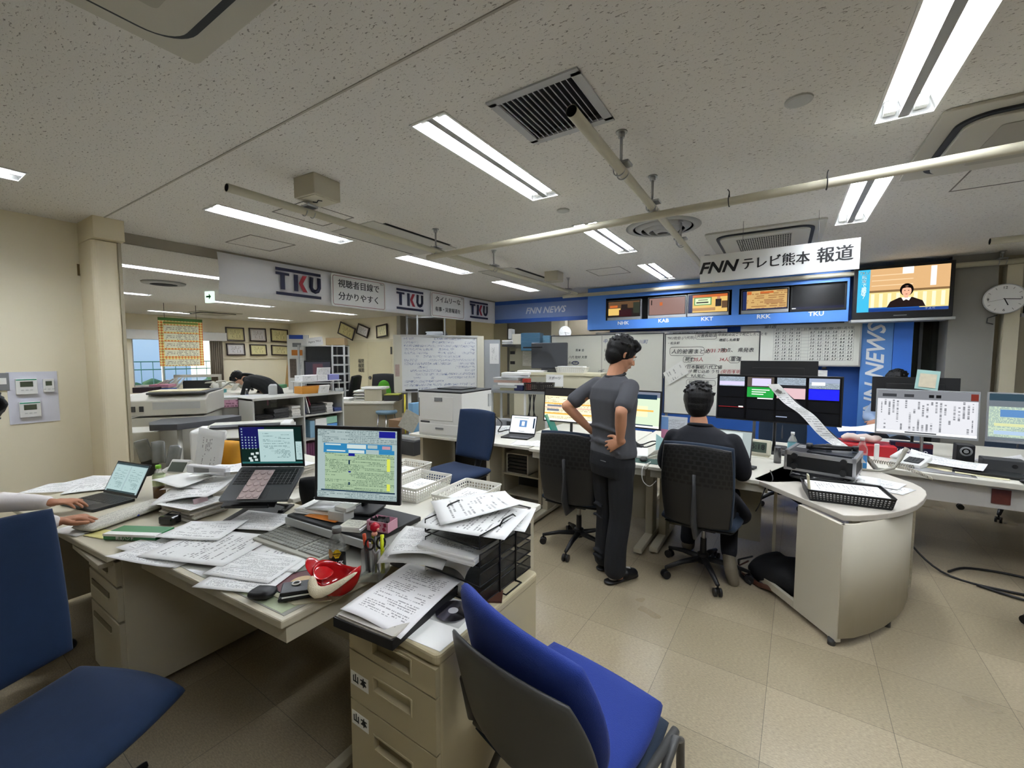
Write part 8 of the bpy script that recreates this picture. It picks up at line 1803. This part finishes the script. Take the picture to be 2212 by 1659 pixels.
# --- seated man in dark suit
t=person('Seated man in dark suit jacket facing the screens, seen from behind',(-.45,3.22,0),2)
Hd2=HeadF((-.045,.02,1.20),4,14,0,1.03)
def body2(b):
 head_forms(b,Hd2);limb(b,[(-.02,-.06,1.0),(-.035,-.03,1.1)],[.06,.058]);rings(b,[((0,-.06,.5),.14,.1),((0,-.08,.75),.14,.1),((0,-.09,.96),.15,.08),((0,-.08,1.02),.08,.06)])
 for s in(-1,1):limb(b,[(s*.17,-.08,.96),(s*.24,-.04,.76),(s*.2,.2,.745)],[.04,.038,.026]);hand(b,(s*.19,.21,.735),(-s*.15,1,0),(0,0,-1),thumb_side=s,curl=.45)
 for s in(-1,1):limb(b,[(s*.09,.0,.53),(-.14,.38,.53)if s<0 else(.16,.34,.5),(-.12,.3,.25)if s<0 else(.17,.14,.26),(-.12,.25,.12)if s<0 else(.18,.02,.17)],[.06,.05,.038,.035])
body=blob('body',skinm,t,body2,.006,4);face_parts(body,Hd2);short_hair(body,Hd2,1.12)
suit=mat('dark_suit_wool','14161e',.85,var=.15,vscale=10,bump=.3,bscale=500)
def jack(b):
 rings(b,[((0,-.07,.46),.22,.16),((0,-.07,.55),.215,.155),((0,-.08,.72),.195,.14),((0,-.09,.88),.215,.135),((0,-.09,.97),.215,.11),((-.01,-.085,1.03),.15,.08),((-.02,-.07,1.07),.08,.065)])
 for s in(-1,1):limb(b,[(s*.18,-.085,.975),(s*.235,-.08,.85),(s*.245,-.02,.755),(s*.2,.15,.745)],[.064,.058,.054,.043])
 limb(b,[(.2,-.12,.62),(.27,-.06,.50),(.25,-.02,.42)],[.05,.05,.02],[.03,.03,.02]);limb(b,[(-.03,-.185,.95),(-.03,-.2,.7)],[.006,.008])
blob('suit_jacket',suit,t,jack,.008,4)
MB().tube([(-.02+.072*math.cos(a),-.07+.062*math.sin(a),1.07-.012*math.sin(a))for a in[R(20*k)for k in range(19)]],.012,8).build('collar',suit,t,smooth=True)
def trs(b):
 rings(b,[((0,-.05,.47),.18,.15),((0,-.05,.56),.17,.14)])
 limb(b,[(-.09,0,.53),(-.14,.38,.53),(-.12,.30,.25),(-.12,.25,.12)],[.085,.07,.058,.055]);limb(b,[(.09,0,.53),(.16,.34,.50),(.17,.14,.26),(.18,.02,.18)],[.085,.07,.058,.052])
blob('trousers',suit,t,trs,.008,3)
def shoe_(b):limb(b,[(.18,-.0,.16),(.2,-.06,.09),(.22,-.08,.02)],[.04,.045,.036],[.03,.034,.03])
blob('shoe',mat('taupe_shoe','6a6252',.7),t,shoe_,.006,2)
blob('shoe',mat('taupe_shoe','6a6252',.7),t,lambda b:limb(b,[(-.12,.24,.08),(-.12,.3,.05),(-.12,.4,.035)],[.045,.045,.036],[.045,.04,.03]),.006,2)
# --- man in white shirt at the left edge
t=person('Man in white shirt typing at the left edge, only hair, sleeves and hands in view',(-3.2,.02,0),4)
inv=_wm(t).inverted()
def L_(x,y,z):return inv@V((x,y,z))
Hd3=HeadF(L_(-3.235,.30,1.265),-8,28,0)
sl,sr=L_(-3.40,.05,1.05),L_(-3.0,.03,1.05);el_,er_=L_(-3.56,.26,.80),L_(-2.86,.20,.80);hl,hr=L_(-3.27,.555,.765),L_(-2.87,.50,.765)
def body3(b):
 head_forms(b,Hd3);limb(b,[L_(-3.2,.1,1.1),L_(-3.22,.21,1.185)],[.06,.056]);rings(b,[((0,.0,.5),.14,.1),((0,.04,.8),.14,.1),((0,.06,1.05),.13,.07)])
 for s,a,e_,h_,dd in((-1,sl,el_,hl,(.55,.62,-.02)),(1,sr,er_,hr,(.12,1,-.02))):
  limb(b,[a,e_,h_],[.042,.036,.027],[.042,.036,.021]);hand(b,h_,dd,(0,0,-1),thumb_side=-s*-1 if False else s*-1,curl=.42,spread=.14,curls=(.55,.42,.4,.45),thumb_out=.75)
 for s in(-1,1):limb(b,[(s*.09,.02,.54),(s*.12,.4,.55),(s*.12,.38,.1)],[.06,.05,.04])
body=blob('body',mat('skin_hands','b07c60',.5,var=.1,vscale=30,bump=.25,bscale=160,spec=.35),t,body3,.0042,3);face_parts(body,Hd3);short_hair(body,Hd3,1.08)
shw=mat('white_shirt_cotton','d9d4d2',.75,bump=.5,bscale=50)
def sh3(b):
 rings(b,[((0,-.01,.52),.18,.14),((0,.02,.75),.175,.13),((0,.05,.95),.19,.12),((0,.06,1.06),.15,.09),((0,.08,1.12),.07,.06)])
 for a,e_,h_ in((sl,el_,hl),(sr,er_,hr)):
  limb(b,[a,e_,e_.lerp(h_,.5),e_.lerp(h_,.86)],[.066,.062,.052,.04]);limb(b,[e_.lerp(h_,.80),e_.lerp(h_,.93)],[.038,.037])
  for q in(.1,.3,.5,.68):m_=e_.lerp(h_,q);limb(b,[m_+V((-.03,-.035,.01)),m_+V((0,0,.055-.02*q)),m_+V((.035,.03,.01))],[.008,.012,.008])
blob('white_shirt',shw,t,sh3,.006,3)
blob('trousers',blkt,t,lambda b:(rings(b,[((0,0,.45),.18,.15),((0,0,.55),.17,.14)]),[limb(b,[(s*.09,.02,.53),(s*.13,.42,.53),(s*.13,.40,.1)],[.085,.072,.06])for s in(-1,1)]),.009,3)
for s in(-1,1):blob('shoe',black,t,lambda b,s=s:limb(b,[(s*.13,.38,.05),(s*.13,.52,.035)],[.045,.038],[.045,.03]),.007,2)
office_chair('Office chair of the man in white, mostly hidden at the left edge',(-3.2,.0),4,fab_navy,'plain',zs=.43)
# --- woman bending over the far desk
c=PD(585,850,7.5);t=person('Woman in black jacket with tied black hair bending over the far desk',(c.x-.15,c.y+.1,0),118)
Hd4=HeadF((-.0,.62,1.13),0,62,0)
def body4(b):
 head_forms(b,Hd4);limb(b,[(0,.40,1.12),(0,.54,1.14)],[.05,.048]);rings(b,[((0,0,.8),.12,.09),((0,.02,.92),.12,.09)]);limb(b,[(0,.05,.92),(0,.36,1.08)],[.12,.12],[.09,.09])
 for s in(-1,1):limb(b,[(s*.15,.33,1.05),(s*.2,.36,.85),(s*.12,.55,.76)],[.04,.034,.024]);hand(b,(s*.12,.56,.76),(-s*.1,1,0),(0,0,-1),thumb_side=-s,curl=.3)
 for s in(-1,1):limb(b,[(s*.08,0,.82),(s*.08,0,.1)],[.07,.04])
body=blob('body',mat('skin_fair','c99a80',.5),t,body4,.008,3);face_parts(body,Hd4);short_hair(body,Hd4,1.03,fringe=True)
blob('ponytail',hairm,t,lambda b:limb(b,[(0,.57,1.19),(.0,.51,1.205),(.02,.42,1.2),(.03,.33,1.19)],[.035,.032,.028,.012]),.008,2)
def jk4(b):
 limb(b,[(0,-.04,.9),(0,.12,1.02),(0,.34,1.09),(0,.45,1.11)],[.17,.175,.18,.09],[.13,.14,.12,.07],up=(0,0,1))
 for s in(-1,1):limb(b,[(s*.16,.33,1.06),(s*.215,.36,.90),(s*.2,.40,.82)],[.07,.058,.05])
blob('black_jacket',mat('black_jacket_cloth','0f1013',.8),t,jk4,.009,4)
blob('skirt',mat('black_jacket_cloth','0f1013',.8),t,lambda b:rings(b,[((0,-.04,.45),.19,.15),((0,-.05,.75),.19,.16),((0,-.02,.95),.16,.13)]),.01,3)
MB().poly([(-.04,.44,1.02),(.04,.44,1.02),(.03,.36,.92),(-.03,.36,.92)]).build('white_blouse',white,t,solid=.01)
# --- person behind the right monitors
t=person('Person in light blue shirt hidden behind the right monitors, black hair showing',(1.2,6.1,0),150)
Hd5=HeadF((0,.1,1.235),0,15,0)
p5=PD(1945,830,5.1);t.location=(p5 .x,p5 .y,0)
def body5(b):
 head_forms(b,Hd5);limb(b,[(0,.0,1.0),(0,.07,1.13)],[.06,.056]);rings(b,[((0,-.02,.5),.14,.1),((0,0,.8),.14,.1),((0,0,1.0),.14,.08)])
 for s in(-1,1):limb(b,[(s*.18,0,.98),(s*.27,.05,.76),(s*.12,.28,.76)],[.042,.036,.025]);hand(b,(s*.12,.28,.76),(-s*.1,1,0),(0,0,-1),thumb_side=-s,curl=.4)
 for s in(-1,1):limb(b,[(s*.09,.02,.5),(s*.1,.4,.5),(s*.1,.38,.1)],[.07,.05,.04])
body=blob('body',skinm,t,body5,.008,3);face_parts(body,Hd5);short_hair(body,Hd5,1.06)
lbs=mat('light_blue_cotton','9fb2cc',.75,bump=.5,bscale=60)
def sh5(b):
 rings(b,[((0,-.02,.48),.2,.15),((0,0,.75),.2,.14),((0,0,.95),.22,.12),((0,.0,1.04),.15,.08),((0,.02,1.09),.07,.06)])
 for s in(-1,1):limb(b,[(s*.19,0,.97),(s*.28,.04,.78),(s*.15,.25,.765)],[.072,.066,.042])
blob('blue_shirt',lbs,t,sh5,.009,4)
blob('trousers',blkt,t,lambda b:(rings(b,[((0,0,.45),.18,.15),((0,0,.55),.17,.14)]),[limb(b,[(s*.09,.02,.52),(s*.11,.42,.52),(s*.11,.40,.1)],[.085,.072,.06])for s in(-1,1)]),.01,3)
